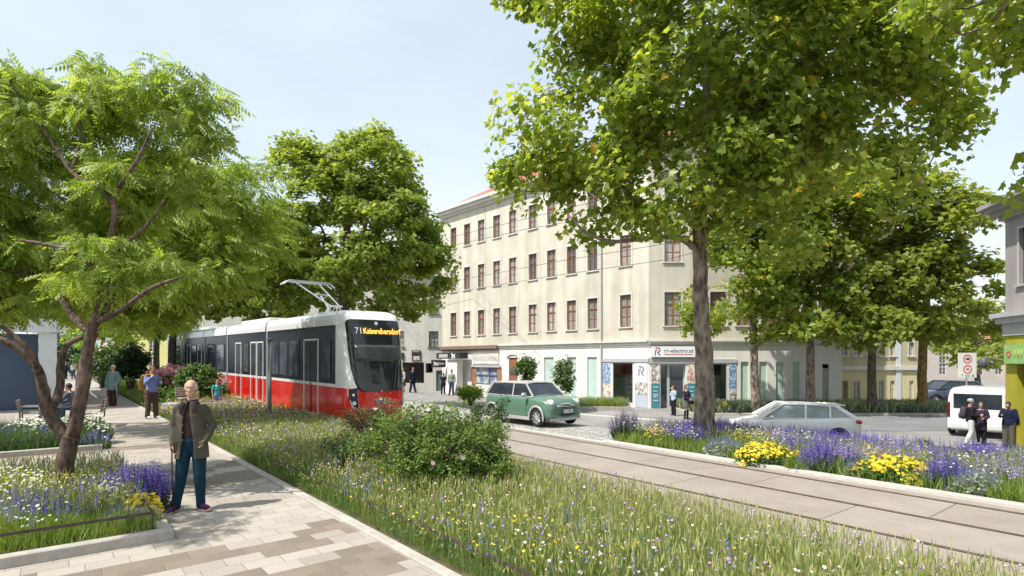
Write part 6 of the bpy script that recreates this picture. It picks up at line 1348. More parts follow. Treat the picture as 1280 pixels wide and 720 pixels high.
# ================================================================ cars
m_gcar=MT('paint_green',(.085,.175,.12),.28,var=.02,coat=.8); m_silver=MT('paint_silver',(.48,.47,.46),.3,metal=.3,var=.02,coat=.5); m_wcar=MT('paint_white',(.82,.82,.81),.25,var=.02,coat=.6); m_dcar=MT('paint_darkblue',(.04,.055,.08),.25,var=.03,coat=.8)
m_tyre=MT('tyre',(.02,.02,.02),.85,var=.1); m_rim=MT('rim',(.6,.6,.6),.3,metal=.5,var=.03); m_cg=MT('car_glass',(.03,.04,.05),.05,var=.4,scale=1.2,spec=.6); m_cgl=MT('car_glass_light',(.30,.34,.36),.05,var=.25,scale=1.5,spec=.9,coat=.4); m_chr=MT('chrome',(.75,.75,.75),.12,metal=.9,var=.02); m_tail=MT('tail_lamp',(.55,.02,.02),.15,var=.1); m_plas=MT('plastic_black',(.03,.03,.03),.6)
def car(name,label,cat,st,gh,wheels,r,mats,root,group=None,pillars=True,tw=.19,belt_in=.05,cladding=None,gmat=None):
    """st: body stations (x,zb,zt,w); gh: greenhouse dict"""
    o=root; body,roofm=mats
    mb=MB(); sec=lambda x,zb,zt,w:[(x,-w*.0,zb),(x,-w*.8,zb),(x,-w*.97,zb+.07),(x,-w,zb+.3*(zt-zb)),(x,-w,zb+.62*(zt-zb)),(x,-w*.965,zb+.86*(zt-zb)),(x,-w*.88,zt-.005),(x,-w*.5,zt+.03),(x,0,zt+.045),(x,w*.5,zt+.03),(x,w*.88,zt-.005),(x,w*.965,zb+.86*(zt-zb)),(x,w,zb+.62*(zt-zb)),(x,w,zb+.3*(zt-zb)),(x,w*.97,zb+.07),(x,w*.8,zb)]
    rows=[sec(*s) for s in st]; n=len(rows[0]); v=[p for q in rows for p in q]; f=[(i*n+j,i*n+(j+1)%n,(i+1)*n+(j+1)%n,(i+1)*n+j) for i in range(len(rows)-1) for j in range(n)]; f+=[tuple(range(n)),tuple(reversed(range((len(rows)-1)*n,len(rows)*n)))]
    mb.add(v,f); b=fixn(mb.obj('body',body,o)); s=b.modifiers.new('s','SUBSURF'); s.levels=2; s.render_levels=2
    cut=MB(); cut.v=[];
    for x in wheels:
        for sg in(-1,1): cut.disc((x,sg*(st[4][3]-.28) if sg>0 else -(st[4][3]+.2),r*.98),(0,1,0),r*1.17,28,0,.48)
    co_=fixn(cut.obj('cut',body)); bm_=b.modifiers.new('b','BOOLEAN'); bm_.operation='DIFFERENCE'; bm_.object=co_; bm_.solver='EXACT'
    co_.parent=o; bake(b); bpy.data.objects.remove(co_); b.data.materials.clear(); b.data.materials.append(body); autosmooth(b,38)
    b.data.polygons.foreach_set('material_index',[0]*len(b.data.polygons))
    MB().bbox((min(wheels)-.5,-st[4][3]+.3,.25),(max(wheels)+.5,st[4][3]-.3,.75)).obj('wheel_well',m_plas,b)
    # greenhouse
    g_=gh; B=[(g_['fb'],g_['zb']),(g_['ft'],g_['zt']),(g_['rt'],g_['zt2'] if 'zt2' in g_ else g_['zt']),(g_['rb'],g_['zb'])]; wb,wt=g_['wb'],g_['wt']
    q=MB(); q.add([(B[0][0],-wb*.93,B[0][1]),(B[1][0],-wt*.95,B[1][1]),(B[2][0],-wt*.92,B[2][1]),(B[3][0],-wb*.88,B[3][1]),(B[0][0],wb*.93,B[0][1]),(B[1][0],wt*.95,B[1][1]),(B[2][0],wt*.92,B[2][1]),(B[3][0],wb*.88,B[3][1])],[(0,3,2,1),(4,5,6,7),(0,1,5,4),(3,7,6,2),(1,2,6,5),(0,4,7,3)])
    gl_=fixn(q.obj('windows',gmat or m_cg,o,bevel=.05))
    rr=MB(); X=np.linspace(B[1][0]+.04,B[2][0]-.05,9); L_=[]
    for i,x in enumerate(X):
        t=i/8; zt=B[1][1]*(1-t)+B[2][1]*t+.035*math.sin(PI*min(1,t*1.15)) ; ww=wt*(.96+.02*math.sin(PI*t))
        for k in range(9): a=k/8*2-1; rr.v.append((x,a*ww,zt+.045*(1-a**4)-.02)); 
    for i in range(8):
        for k in range(8): rr.f.append((i*9+k,i*9+k+1,(i+1)*9+k+1,(i+1)*9+k))
    rr.m=[0]*len(rr.f); ro=fixn(rr.obj('roof',roofm,o,True)); s=ro.modifiers.new('s','SOLIDIFY'); s.thickness=.035; s.offset=-1
    pm=MB()
    for sg in(-1,1):
        pm.tube([(B[0][0]+.02,sg*wb*.94,B[0][1]),(B[1][0]+.02,sg*wt*.97,B[1][1]+.01)],[(.035,.03),(.03,.03)],6)
        pm.tube([(B[2][0],sg*wt*.95,B[2][1]+.01),(B[3][0],sg*wb*.92,B[3][1])],[(.06,.03),(.09,.035)],6)
        for xp in g_.get('pil',[]): pm.tube([(xp,sg*(wb*.93),B[0][1]),(xp-.04,sg*wt*.975,B[1][1])],[(.035,.02),(.03,.02)],4,hint=(1,0,0))
        pm.tube([(B[0][0]+.02,sg*wb*.94,B[0][1]),(B[3][0],sg*wb*.92,B[3][1])],[(.022,.022)]*2,6); pm.tube([(B[1][0],sg*wt*.97,B[1][1]),(B[2][0],sg*wt*.95,B[2][1])],.028,6)
    pm.obj('pillars',roofm if pillars is True else pillars,gl_)
    for x in wheels:
        for sg in(-1,1):
            w=MB(); yo=sg*(st[4][3]-tw/2-.015); prof=[(r*.62,-tw/2),(r*.9,-tw/2),(r,-tw/2+.035),(r,tw/2-.035),(r*.9,tw/2),(r*.62,tw/2)]; n=28; v=[]
            for k in range(n):
                a=2*PI*k/n; v+=[(x+math.cos(a)*p,yo+q_,r+math.sin(a)*p) for p,q_ in prof]
            w.add(v,[(k*6+j,k*6+(j+1)%6,((k+1)%n)*6+(j+1)%6,((k+1)%n)*6+j) for k in range(n) for j in range(6)]); wo=fixn(w.obj('wheel',m_tyre,o,True))
            rm=MB(); rm.disc((x,yo+sg*(tw/2-.03) ,r),(0,sg,0),r*.66,28,r*.56,.02)
            for k in range(9): a=2*PI*k/9; rm.tube([(x+math.cos(a)*.04,yo+sg*(tw/2-.02),r+math.sin(a)*.04),(x+math.cos(a)*r*.6,yo+sg*(tw/2-.015),r+math.sin(a)*r*.6)],[(.014,.018),(.02,.015)],5)
            rm.disc((x,yo+sg*(tw/2-.03),r),(0,sg,0),.06,14,0,.03); rm.obj('rim',m_rim,wo)
            MB().disc((x,yo-sg*.02,r),(0,sg,0),r*.6,20,0,.02).obj('brake_disc',m_plas,wo)
            # arch trim
            if cladding:
                t_=MB(); pts=[(x+math.cos(a)*r*1.19,sg*(st[4][3]+.004),r*.98+math.sin(a)*r*1.19) for a in np.linspace(-.25,PI+.25,18)]; t_.tube(pts,[(.02,.04)]*18,6,hint=(0,1,0)); t_.obj('wheel_arch',cladding,o,True)
    return o,b,gl_
def plate(o,x,z,txt,sg=1,w=.48,par=None):
    p=MB().box((x,0,z),(.02,w,.11)).obj('number_plate',MT('plate_white',(.75,.75,.74),.4,var=.01),par or o)
    MB().box((x+sg*.004,-sg*(w/2-.02),z),(.02,.045,.108)).obj('plate_band',MT('plate_blue',(.05,.12,.45),.4),p)
    text('plate_text',txt,.1,m_black,(x+sg*.012,-sg*(w/2-.06),z),(0,sg,0),(0,0,1),p,.001,width=w-.1)
def solidwin(o,name,pts,y,mat,th=.012):
    pass
# green small car
pos=ray(668,534.5); hd=math.radians(-49)
fw=Vector((math.cos(hd),math.sin(hd),0)); ctr=Vector((pos.x,pos.y,0))-fw*1.0+Vector((.38,.62,0))
gc=empty('parked_car',(ctr.x,ctr.y,gz(ctr.x,ctr.y)+.01),hd,'small dark green car with silver roof and wheel arches standing on the cobbles','car',sc=.97)
car('c','','',[(1.84,.34,.60,.50),(1.80,.24,.74,.70),(1.62,.20,.86,.80),(1.2,.18,.93,.84),(.8,.18,.965,.845),(.2,.18,.95,.845),(-.6,.18,.96,.845),(-1.3,.19,.965,.83),(-1.65,.22,.95,.79),(-1.80,.3,.86,.70),(-1.84,.4,.66,.5)],
 dict(fb=.95,ft=.42,rt=-1.40,rb=-1.72,zb=.93,zt=1.35,wb=.79,wt=.63,pil=[-.15]),(1.22,-1.22),.30,(m_gcar,m_silver),gc,cladding=m_silver)
for s in(-1,1):
    h=MB().ell((1.60,s*.58,.76),(.17,.14,.135),16,10).obj('headlight',m_chr,gc,True); MB().ell((1.65,s*.585,.765),(.15,.115,.11),16,10).obj('lens',m_lens,h,True)
    m_=MB().ell((1.76,s*.55,.42),(.05,.07,.06),12,8).obj('fog_lamp',m_lens,gc,True)
    q=MB(); q.ell((.72,s*.95,1.0),(.07,.10,.07),12,8); q.tube([(.74,s*.80,.95),(.72,s*.92,.98)],.02,6); q.obj('mirror',m_silver,gc,True)
q=MB(); q.ell((1.80,0,.67),(.10,.44,.09),20,8); gr_=q.obj('grille',m_chr,gc,True); q=MB()
for k in range(3): q.ell((1.83,0,.625+k*.045),(.09,.38,.014),16,6)
q.obj('grille_slats',m_plas,gr_)
MB().ell((1.80,0,.40),(.08,.42,.075),18,8).obj('air_intake',m_plas,gc,True); plate(gc,1.875,.50,'W· 1682A')
MB().bbox((-1.1,-.875,.2),(.9,-.84,.31)).obj('sill_trim',m_silver,gc,bevel=.01); MB().bbox((-1.1,.84,.2),(.9,.875,.31)).obj('sill_trim',m_silver,gc,bevel=.01)
q=MB(); q.ell((1.74,0,.25),(.12,.68,.07),20,8); q.obj('bumper',m_silver,gc,True)
for s in(-1,1):
    for x in(.72,-.38): MB().tube([(x,s*.853,.35),(x+.0,s*.850,.86)],.004,4).obj('door_seam',m_plas,gc)
    MB().box((-.22,s*.862,.80),(.16,.03,.03)).obj('door_handle',m_chr,gc)
gc.scale=(.9,.97,.99); gc.location.x+=.22
# white hatchback
c_=on(992,19.8); wc=empty('parked_car',(c_.x,c_.y+.2,c_.z+.01),math.radians(180-12),'white hatchback behind the right flower bed, facing left with red tail lamp showing','car')
HB=[(2.06,.38,.58,.5),(2.0,.26,.70,.72),(1.75,.2,.78,.84),(1.2,.18,.88,.88),(.8,.18,.94,.89),(.1,.18,.93,.89),(-.8,.18,.96,.89),(-1.5,.19,1.0,.87),(-1.9,.24,1.0,.82),(-2.04,.34,.90,.74),(-2.08,.42,.66,.55)]
def hatch(root,paint,gm):
    car('c','','',HB,dict(fb=1.12,ft=.35,rt=-1.25,rb=-1.86,zb=.93,zt=1.41,zt2=1.37,wb=.83,wt=.62,pil=[-.28,-1.05]),(1.3,-1.28),.31,(paint,paint),root,gmat=gm)
    for s in(-1,1):
        q=MB(); q.ell((-1.90,s*.66,.84),(.17,.17,.085),14,8); q.obj('tail_lamp',m_tail,root,True)
        q=MB(); q.ell((1.78,s*.62,.66),(.2,.16,.09),14,8); q.obj('headlight',m_lens,root,True)
        q=MB(); q.ell((.85,s*.98,.98),(.07,.10,.06),10,8); q.tube([(.88,s*.82,.93),(.86,s*.95,.96)],.02,5); q.obj('mirror',paint,root,True)
    q=MB(); q.box((-1.42,0,1.385),(.34,1.1,.03)); q.obj('spoiler',paint,root,bevel=.01); plate(root,-2.075,.62,'W 482 K',-1)
    q=MB(); q.ell((-2.02,0,.34),(.1,.72,.08),16,8); q.obj('bumper',m_plas,root,True)
hatch(wc,m_wcar,m_cgl)
c_=on(1176,37); dc=empty('parked_car',(c_.x+.4,c_.y,c_.z),math.radians(180),'dark blue car parked far down the side street, half hidden by the white van','car'); hatch(dc,m_dcar,m_cg); dc.scale=(1.1,1.1,1.12)
# white van
vp=ray(1222,546.5); hv=math.radians(44)
fv=Vector((math.cos(hv),math.sin(hv),0)); vc=Vector((vp.x,vp.y,0))+fv*2.25
van=empty('van',(vc.x,vc.y,gz(vp.x,vp.y)),hv,'white panel van seen from behind with dark rear window, parked beside the grey building','van',sc=.97)
VS=[(2.4,.4,.75,.7),(2.35,.3,.95,.86),(2.0,.25,1.12,.93),(1.6,.22,1.28,.95),(1.45,.22,1.62,.95),(.95,.22,1.90,.95),(.2,.22,1.95,.95),(-1.2,.22,1.95,.95),(-2.2,.22,1.95,.95),(-2.36,.26,1.92,.94),(-2.40,.3,1.86,.93),(-2.41,.32,1.6,.92)]
def vsec(x,zb,zt,w):
    h=zt-zb; ti=.86 if zt>1.5 else .9
    half=[(w*.85,zb),(w,zb+.08),(w,zb+.35*h),(w,zb+.55*h),(w*.965,zb+.8*h),(w*.90,zt-.10),(w*.80,zt-.02),(w*.4,zt)]
    return [(x,-a,b) for a,b in half]+[(x,a,b) for a,b in reversed(half)]
rows=[vsec(*s) for s in VS]; n=16; mb=MB(); mb.add([p for q in rows for p in q],[(i*n+j,i*n+(j+1)%n,(i+1)*n+(j+1)%n,(i+1)*n+j) for i in range(len(rows)-1) for j in range(n)]+[tuple(range(n)),tuple(reversed(range((len(rows)-1)*n,len(rows)*n)))])
vb=fixn(mb.obj('body',m_wcar,van)); s=vb.modifiers.new('s','BEVEL'); s.width=.03; s.segments=2; s.limit_method='ANGLE'; s.angle_limit=.5
cut=MB()
for x in(1.45,-1.5):
    for sg in(-1,1): cut.disc((x,.7 if sg>0 else -1.15,.33),(0,1,0),.40,28,0,.45)
co_=fixn(cut.obj('cut',m_wcar)); co_.parent=van; bm_=vb.modifiers.new('b','BOOLEAN'); bm_.operation='DIFFERENCE'; bm_.object=co_; bake(vb); bpy.data.objects.remove(co_); vb.data.materials.clear(); vb.data.materials.append(m_wcar); vb.data.polygons.foreach_set('material_index',[0]*len(vb.data.polygons)); autosmooth(vb,30)
td=MB().bbox((-2.435,-.80,.55),(-2.405,.80,1.78)).obj('tailgate',m_wcar,van,bevel=.012)
MB().bbox((-2.452,-.74,1.12),(-2.43,.74,1.70)).obj('rear_window',m_cg,td,bevel=.03); MB().box((-2.45,0,.78),(.03,.62,.16)).obj('plate_recess',MT('paint_grey',(.45,.45,.45),.4),td); MB().box((-2.46,.0,1.0),(.03,.3,.035)).obj('handle',m_chr,td)
plate(van,-2.468,.78,'W 731 TB',-1,par=td); MB().tube([(-2.47,0,1.16),(-2.47,.4,1.22)],.012,5).obj('rear_wiper',m_plas,td)
for s in(-1,1):
    MB().bbox((-2.432,s*.90-.055,.75),(-2.33,s*.90+.055,1.35)).obj('tail_lamp',MT('tail_lamp_dark',(.12,.015,.02),.15),van,bevel=.015)
    MB().bbox((-2.2,s*.945-.012,1.15),(-.9,s*.945+.006,1.62)).obj('side_window',m_cg,van,bevel=.01); MB().bbox((-.75,s*.945-.012,1.15),(.45,s*.945+.006,1.62)).obj('side_window',m_cg,van,bevel=.01); MB().bbox((.58,s*.945-.012,1.15),(1.35,s*.935+.006,1.58)).obj('side_window',m_cg,van,bevel=.01)
    MB().box((1.4,s*1.08,1.2),(.1,.2,.22)).obj('mirror',m_plas,van,bevel=.03)
    for x in(1.45,-1.5):
        w=MB(); w.disc((x,s*.92-.11 ,.33),(0,1,0),.33,28,0,.2); wo=w.obj('wheel',m_tyre,van,True,bevel=.03); MB().disc((x,s*.925,.33),(0,s,0),.2,20,0,.012).obj('rim',m_rim,wo)
MB().bbox((-2.52,-.92,.30),(-2.36,.92,.52)).obj('bumper',MT('bumper_white',(.6,.6,.6),.5),van,bevel=.04)
MB().bbox((1.0,-.8,1.25),(1.02,.8,1.3)).obj('dashboard',m_plas,van); q=MB(); q.add([(1.62,-.85,1.32),(1.62,.85,1.32),(1.06,.78,1.84),(1.06,-.78,1.84)],[(0,1,2,3)]); wso=q.obj('windscreen',m_cg,van); s=wso.modifiers.new('s','SOLIDIFY'); s.thickness=.04
# ---------------- traffic sign
sp=on(1209,24.5); sg=empty('traffic_sign',sp,math.radians(0),'white traffic sign board with two red ringed symbols standing behind the van','traffic sign')
k=24.5/F; zc=H-(456.5-YH)*k-sp.z; wd=23*k; hh=31*k
MB().tube([(0,.04,0),(0,.04,zc+hh/2)],.03,8).obj('post',m_alu,sg); bd=MB().bbox((-wd/2,-.012,zc-hh/2),(wd/2,.012,zc+hh/2)).obj('board',MT('sign_board',(.62,.63,.58),.5,var=.03),sg,bevel=.004)
for i,dz in enumerate((.27,-.18)):
    c=(0,-.014,zc+dz*hh*.93); MB().disc(c,(0,-1,0),.19,28,.145,.008).obj('red_ring',m_txtr,bd)
    if i==0:
        q=MB(); q.box((c[0]+.03,-.02,c[2]+.01),(.12,.008,.075)); q.box((c[0]-.055,-.02,c[2]-.005),(.045,.008,.05)); 
        for x in(-.05,.02,.06): q.disc((c[0]+x,-.016,c[2]-.035),(0,-1,0),.014,10,0,.008)
        q.obj('truck_symbol',m_black,bd)
    else: text('speed_number','30',.15,m_black,(c[0],-.018,c[2]),(1,0,0),(0,0,1),bd,.002,'CENTER')
text('small_text','7',.13,m_black,(-.26,-.016,zc-hh*.42),(1,0,0),(0,0,1),bd,.002); q=MB(); q.box((0,-.016,zc-hh*.43),(.2,.006,.03)); q.obj('text_line',m_black,bd); MB().disc((.24,-.014,zc-hh*.42),(0,-1,0),.06,14,0,.006).obj('round_mark',MT('mark_green',(.2,.3,.2),.6),bd)
# ---------------- seats near the path
m_wood=MT('bench_wood',(.34,.27,.20),.7,var=.2,scale=5); m_conc=MT('concrete',(.42,.39,.37),.85,var=.08,scale=3,bump=.2,bscale=40)
def bench(name,label,cat,loc,rz,w,mat,depth=.5,arms=True,hb=.85):
    o=empty(name,loc,rz,label,cat); 
    q=MB()
    for k in range(5): q.box((0,-depth/2+.05+k*(depth-.1)/4,.44),(w,.075,.03))
    q.obj('seat',mat,o); q=MB()
    for k in range(4): q.box((0,depth/2+.04+k*.015,.54+k*.095),(w,.025,.075))
    q.obj('backrest',mat,o)
    for x in(-w/2+.05,w/2-.05):
        MB().tube([(x,-depth/2+.06,0),(x,-depth/2+.06,.43)],.025,6).obj('leg',m_dkf,o); MB().tube([(x,depth/2,0),(x,depth/2+.02,.45),(x,depth/2+.11,hb+.02)],.025,6).obj('leg',m_dkf,o)
        if arms: MB().tube([(x,-depth/2+.04,.43),(x,-depth/2+.04,.64),(x,depth/2+.05,.66)],.022,6).obj('armrest',mat,o)
    return o
b1=ray(36,535); bench('armchair','grey wooden armchair of the young woman on the left, seen from behind the flowers','chair',(b1.x-.15,b1.y+.3,b1.z),math.radians(200-90+15),.62,MT('bench_grey',(.26,.24,.22),.7))
b2_=ray(118,534); bench('bench','light wooden bench with slatted back beside the dark haired man','bench',(b2_.x-.15,b2_.y+.1,b2_.z),math.radians(-62),.85,m_wood)
q=ray(246,518); blk=MB(); 
o=empty('seat_wall',(q.x,q.y,q.z),TH+PI/2-PI/2,'low concrete seat wall under the seated man with the khaki shirt','seat wall')
q2=MB(); q2.box((-.9,0,.22),(.55,.5,.46)); q2.obj('end_block',m_conc,o,bevel=.02); q2=MB(); q2.box((1.05,.1,.2),(.95,.5,.42)); q2.obj('end_block',m_conc,o,bevel=.02); q2=MB(); q2.box((0.0,.05,.18),(1.3,.4,.3)); q2.obj('seat_block',m_conc,o,bevel=.02); o.rotation_euler=(0,0,math.radians(8))
q=ray(224,517); bench('armchair','pale wooden chair back just behind the seated man with the khaki shirt','chair',(q.x+.05,q.y+.3,q.z+.15),math.radians(60),.45,MT('bench_pale',(.42,.36,.30),.7),.4,False,.8)
# ================================================================ people
def V(*a): return Vector(a)
skin1=MT('skin_light',(.50,.30,.22),.55,var=.06,scale=8,spec=.35); skin2=MT('skin_tan',(.42,.24,.17),.55,var=.06,scale=8,spec=.35)
def cloth(name,c,var=.12,sc_=6): return MT(name,c,.9,var=var,scale=sc_,bump=.35,bscale=14,spec=.2)
m_eyew=MT('eye_white',(.7,.68,.64),.3,var=.01); m_iris=MT('iris',(.03,.025,.02),.2,var=.01)
SK=dict(pel=V(0,0,.97),wai=V(0,0,1.10),che=V(0,.0,1.29),shc=V(0,.01,1.41),nk=V(0,.01,1.47),hd=V(0,-.015,1.645),
 sh=V(.168,.01,1.40),el=V(.235,.03,1.14),wr=V(.235,-.03,.90),hip=V(.092,0,.93),kn=V(.10,-.01,.50),an=V(.105,.02,.085),toe=V(.115,-.14,.03))
def mir(v): return V(-v.x,v.y,v.z)
def hand(mb,el,wr,side,curl=.35,fs=1.0,palm=None):
    d=(wr-el).normalized(); inw=V(-side,0,0); inw=(inw-d*inw.dot(d)); inw=inw.normalized() if inw.length>.2 else V(0,-1,0)   # palm faces the thigh
    if palm is not None: inw=(palm-d*palm.dot(d)).normalized()
    ac=d.cross(inw).normalized()
    if ac.y>0: ac=-ac        # thumb side to the front
    mb.limb([wr-d*.01,wr+d*.03,wr+d*.075],[(.026,.018),(.038,.016),(.036,.014)],10,hint=ac)
    for k,(o,l) in enumerate(((.030,.068),(.010,.076),(-.010,.071),(-.029,.056))):
        b=wr+d*.078+ac*o; p1=b+d*l*.5+inw*l*.12*curl*2; p2=p1+(d*(1-curl)+inw*curl).normalized()*l*.33; p3=p2+(d*(.6-curl)+inw*(curl+.25)).normalized()*l*.27
        mb.limb([b-d*.015,p1,p2,p3],[.0088*fs,.0085*fs,.0078*fs,.007*fs],8)
    b=wr+d*.02+ac*.028; mb.limb([b,b+ac*.022+d*.022+inw*.006,b+ac*.026+d*.05+inw*.016],[.012*fs,.0105*fs,.0085*fs],8)
def person(label,pos,hpx=None,face=0,pose={},skin=skin1,top=None,bottom=None,shoes=None,hair=None,hairm=None,vox=.013,height=None,sleeves='long',skirt=None,topz=.90,loose=.0,female=False,group=None,fat=1.0,extra=None,near=False,boots=None,hatm=None,sit=False,tight=0):
    J={}
    for k in('pel','wai','che','shc','nk','hd'): J[k]=pose.get(k,SK[k]).copy()
    for k in('sh','el','wr','hip','kn','an','toe'):
        J[k+'L']=pose.get(k+'L',SK[k]).copy(); J[k+'R']=pose.get(k+'R',mir(SK[k])).copy()
    h=height or (hpx*pos.y/F); s=h/1.755
    o=empty('person',pos,math.radians(face),label,'person',group,s)
    fw=.92 if female else 1.0
    b=MB(); hd=J['hd']; tilt=pose.get('turn',0); Mh=Matrix.Rotation(math.radians(tilt),3,'Z')@Matrix.Rotation(math.radians(pose.get('nod',0)),3,'X')
    def hp(x,y,z): return hd+Mh@V(x,y,z)
    b.ell(hp(0,.012,.022),(.074,.092,.098),20,14,Mh); b.ell(hp(0,-.028,-.052),(.052,.058,.062),16,12,Mh); b.ell(hp(0,-.06,-.092),(.026,.022,.02),12,8,Mh)
    b.limb([hp(0,-.088,.018),hp(0,-.104,-.018),hp(0,-.100,-.028)],[(.009,.009),(.014,.012),(.016,.010)],8)
    b.ell(hp(.028,-.078,-.012),(.018,.014,.014),10,8,Mh); b.ell(hp(-.028,-.078,-.012),(.018,.014,.014),10,8,Mh)
    b.ell(hp(0,-.082,.042),(.05,.012,.009),12,8,Mh); b.ell(hp(0,-.083,-.056),(.024,.010,.006),10,6,Mh); b.ell(hp(0,-.081,-.067),(.020,.010,.007),10,6,Mh)
    for sd in(-1,1): b.ell(hp(sd*.076,.012,-.004),(.010,.020,.032),8,8,Mh)
    b.limb([J['nk']+V(0,.012,-.05),J['nk']+V(0,.005,.03),hd+V(0,.018,-.05)],[(.060,.056),(.052,.054),(.05,.055)],14)
    trad=[(.150,.105),(.130,.095),(.15,.105),(.118,.080),(.050,.052)]; T=[J['pel'],J['wai'],J['che'],J['shc'],J['nk']]
    b.limb(T,trad,16,hint=(1,0,0))
    for sd in('L','R'):
        sg=1 if sd=='L' else -1; fg=fw
        b.limb([J['sh'+sd],J['sh'+sd].lerp(J['el'+sd],.4),J['el'+sd],J['el'+sd].lerp(J['wr'+sd],.35),J['wr'+sd]],[.050*fg,.046*fg,.038*fg,.037*fg,.026*fg],12)
        if vox>.009: hand(b,J['el'+sd],J['wr'+sd],sg,pose.get('curl',.35),1.35,pose.get('palm'+sd))
        else: hand(b,J['el'+sd],J['wr'+sd],sg,pose.get('curl',.35),1.0,pose.get('palm'+sd))
        b.limb([J['hip'+sd],J['hip'+sd].lerp(J['kn'+sd],.5),J['kn'+sd],J['kn'+sd].lerp(J['an'+sd],.35),J['an'+sd]],[.080*fg,.068*fg,.052*fg,.052*fg,.036*fg],14)
        b.limb([J['an'+sd]+V(0,.02,-.02),J['an'+sd].lerp(J['toe'+sd],.5),J['toe'+sd]],[(.034,.03),(.036,.026),(.036,.018)],10,hint=(1,0,0))
    remesh('body',b,vox,skin,o,5)
    # trousers or skirt
    if bottom is not None:
        t=MB(); L_=.012+loose*.5
        if skirt is None:
            t.limb([J['pel']+V(0,0,.06),J['pel'],J['pel']+V(0,0,-.07)],[(.150+L_,.108+L_),(.158+L_,.115+L_),(.13+L_,.10+L_)],16,hint=(1,0,0))
            for sd in('L','R'):
                a=J['an'+sd]; k=J['kn'+sd]; hpj=J['hip'+sd]; e=a+(k-a).normalized()*.0
                t.limb([hpj,hpj.lerp(k,.3),hpj.lerp(k,.65),k,k.lerp(a,.4),k.lerp(a,.8),e],[.092+L_,.086+L_,.072+L_,.064+L_,.062+L_-tight*.4,.058+L_-tight,.058+L_-tight],16)
        else:
            z0=skirt; p=J['pel']; t.tube([p+V(0,0,.1),p,p+V(0,0,(z0-p.z)*.5),V(p.x,p.y,z0)],[(.14,.105),(.175,.13),(.19,.145),(.20,.155)],24,True,hint=(1,0,0))
        remesh('trousers' if skirt is None else 'skirt',t,max(.009,vox),bottom,o,4)
    if top is not None:
        t=MB(); L_=.014+loose; hem=V(J['pel'].x*.9,J['pel'].y,topz-.0) if not sit else J['pel']+V(0,0,-.02)
        t.limb([hem,hem.lerp(J['wai'],.6),J['wai'],J['che'],J['shc'],J['nk']+V(0,0,-.02)],[((.174+loose*1.1)*fat,(.132+loose)*fat),((.155+L_)*fat,(.114+L_)*fat),((.135+L_)*fat,(.100+L_)*fat),((.150+L_)*fw,(.108+L_)),((.118+L_)*fw,.080+L_),(.056,.056)],18,hint=(1,0,0),e0=.08)
        for sd in('L','R'):
            A,E,Wr=J['sh'+sd],J['el'+sd],J['wr'+sd]; r=.012+loose*.6
            if sleeves=='long': t.limb([A,A.lerp(E,.4),E,E.lerp(Wr,.5),E.lerp(Wr,.93)],[.053+r,.049+r,.043+r,.041+r,.036+r],14)
            elif sleeves=='short': t.limb([A,A.lerp(E,.35),A.lerp(E,.7)],[.062+r,.056+r,.054+r],14)
            elif sleeves=='none': t.limb([A+V(0,0,-.01),A.lerp(E,.12)],[.058,.055],14)
        remesh('top',t,max(.009,vox),top,o,4)
    for sd in('L','R'):
        a=J['an'+sd]; to=J['toe'+sd]; m_=MB(); d=(to-a); d.z=0; d.normalize(); z=to.z-.005
        hl=a-d*.045; m_.limb([V(hl.x,hl.y,z+.028),V(a.x,a.y,z+.035)+d*.03,V(a.x,a.y,z+.028)+d*.12,V(a.x,a.y,z+.018)+d*.175],[(.036,.036),(.040,.040),(.046,.032),(.036,.022)],12,hint=(d.y,-d.x,0))
        m_.limb([V(a.x,a.y,z+.03),V(a.x,a.y,z+.09) if not boots else a.lerp(J['kn'+sd],.85)],[(.044,.048),(.040,.042) if not boots else (.056,.058)],12)
        sh_=remesh('shoe',m_,.011 if vox>.009 else .008,shoes or m_black,o,4)
    if hair: # hair: style -> mesh over the skull
        q=MB(); R_=(.083,.101,.106) if hair!='balding' else (.0775,.096,.100)
        hm=hairm or m_brown
        q.ell(hp(0,.018,.028),R_,28,20,Mh); Mi=Mh.inverted(); keepf=[]
        cut={'short':lambda p:(p.y>-.045 or p.z>.075) and (p.z>-.03 or p.y>.03) and p.z>-.075 and not(abs(p.x)>.06 and p.z<.0 and p.y<.02),
             'balding':lambda p:(p.y>-.04 and p.z<.075 and p.z>-.06 and (p.z>.0 or p.y>.03)),
             'long':lambda p:(p.y>-.035 or p.z>.07) and (p.z>-.09)}[hair if hair in('short','balding') else 'long']
        for f in q.f:
            c=sum((Vector(q.v[i]) for i in f),V(0,0,0))/len(f); p=Mi@(c-hd)
            if cut(p): keepf.append(f)
        q.f=keepf; q.m=[0]*len(keepf)
        if hair=='long': q2=MB(); q2.limb([hp(0,.07,.04),hp(0,.095,-.03),hp(0,.085,-.13),hp(0,.08,-.2)],[(.07,.035),(.078,.035),(.07,.03),(.045,.02)],12,hint=(1,0,0)); q.add(q2.v,q2.f)
        if hair=='bun': q.ell(hp(0,.115,.05),(.04,.038,.038),12,8,Mh)
        if hair=='tail': q2=MB(); q2.limb([hp(0,.1,.05),hp(0,.16,.0),hp(0,.15,-.1),hp(0,.13,-.16)],[.024,.028,.024,.01],8); q.add(q2.v,q2.f)
        ho=q.obj('hair',hm,o,True)
        if hair!='long': pass
    if hatm: 
        q=MB(); q.ell(hp(0,.015,.055),(.088,.106,.085),22,12,Mh); q.ell(hp(0,.008,.02),(.09,.105,.024),20,8,Mh); q.obj('hat',hatm,o,True)
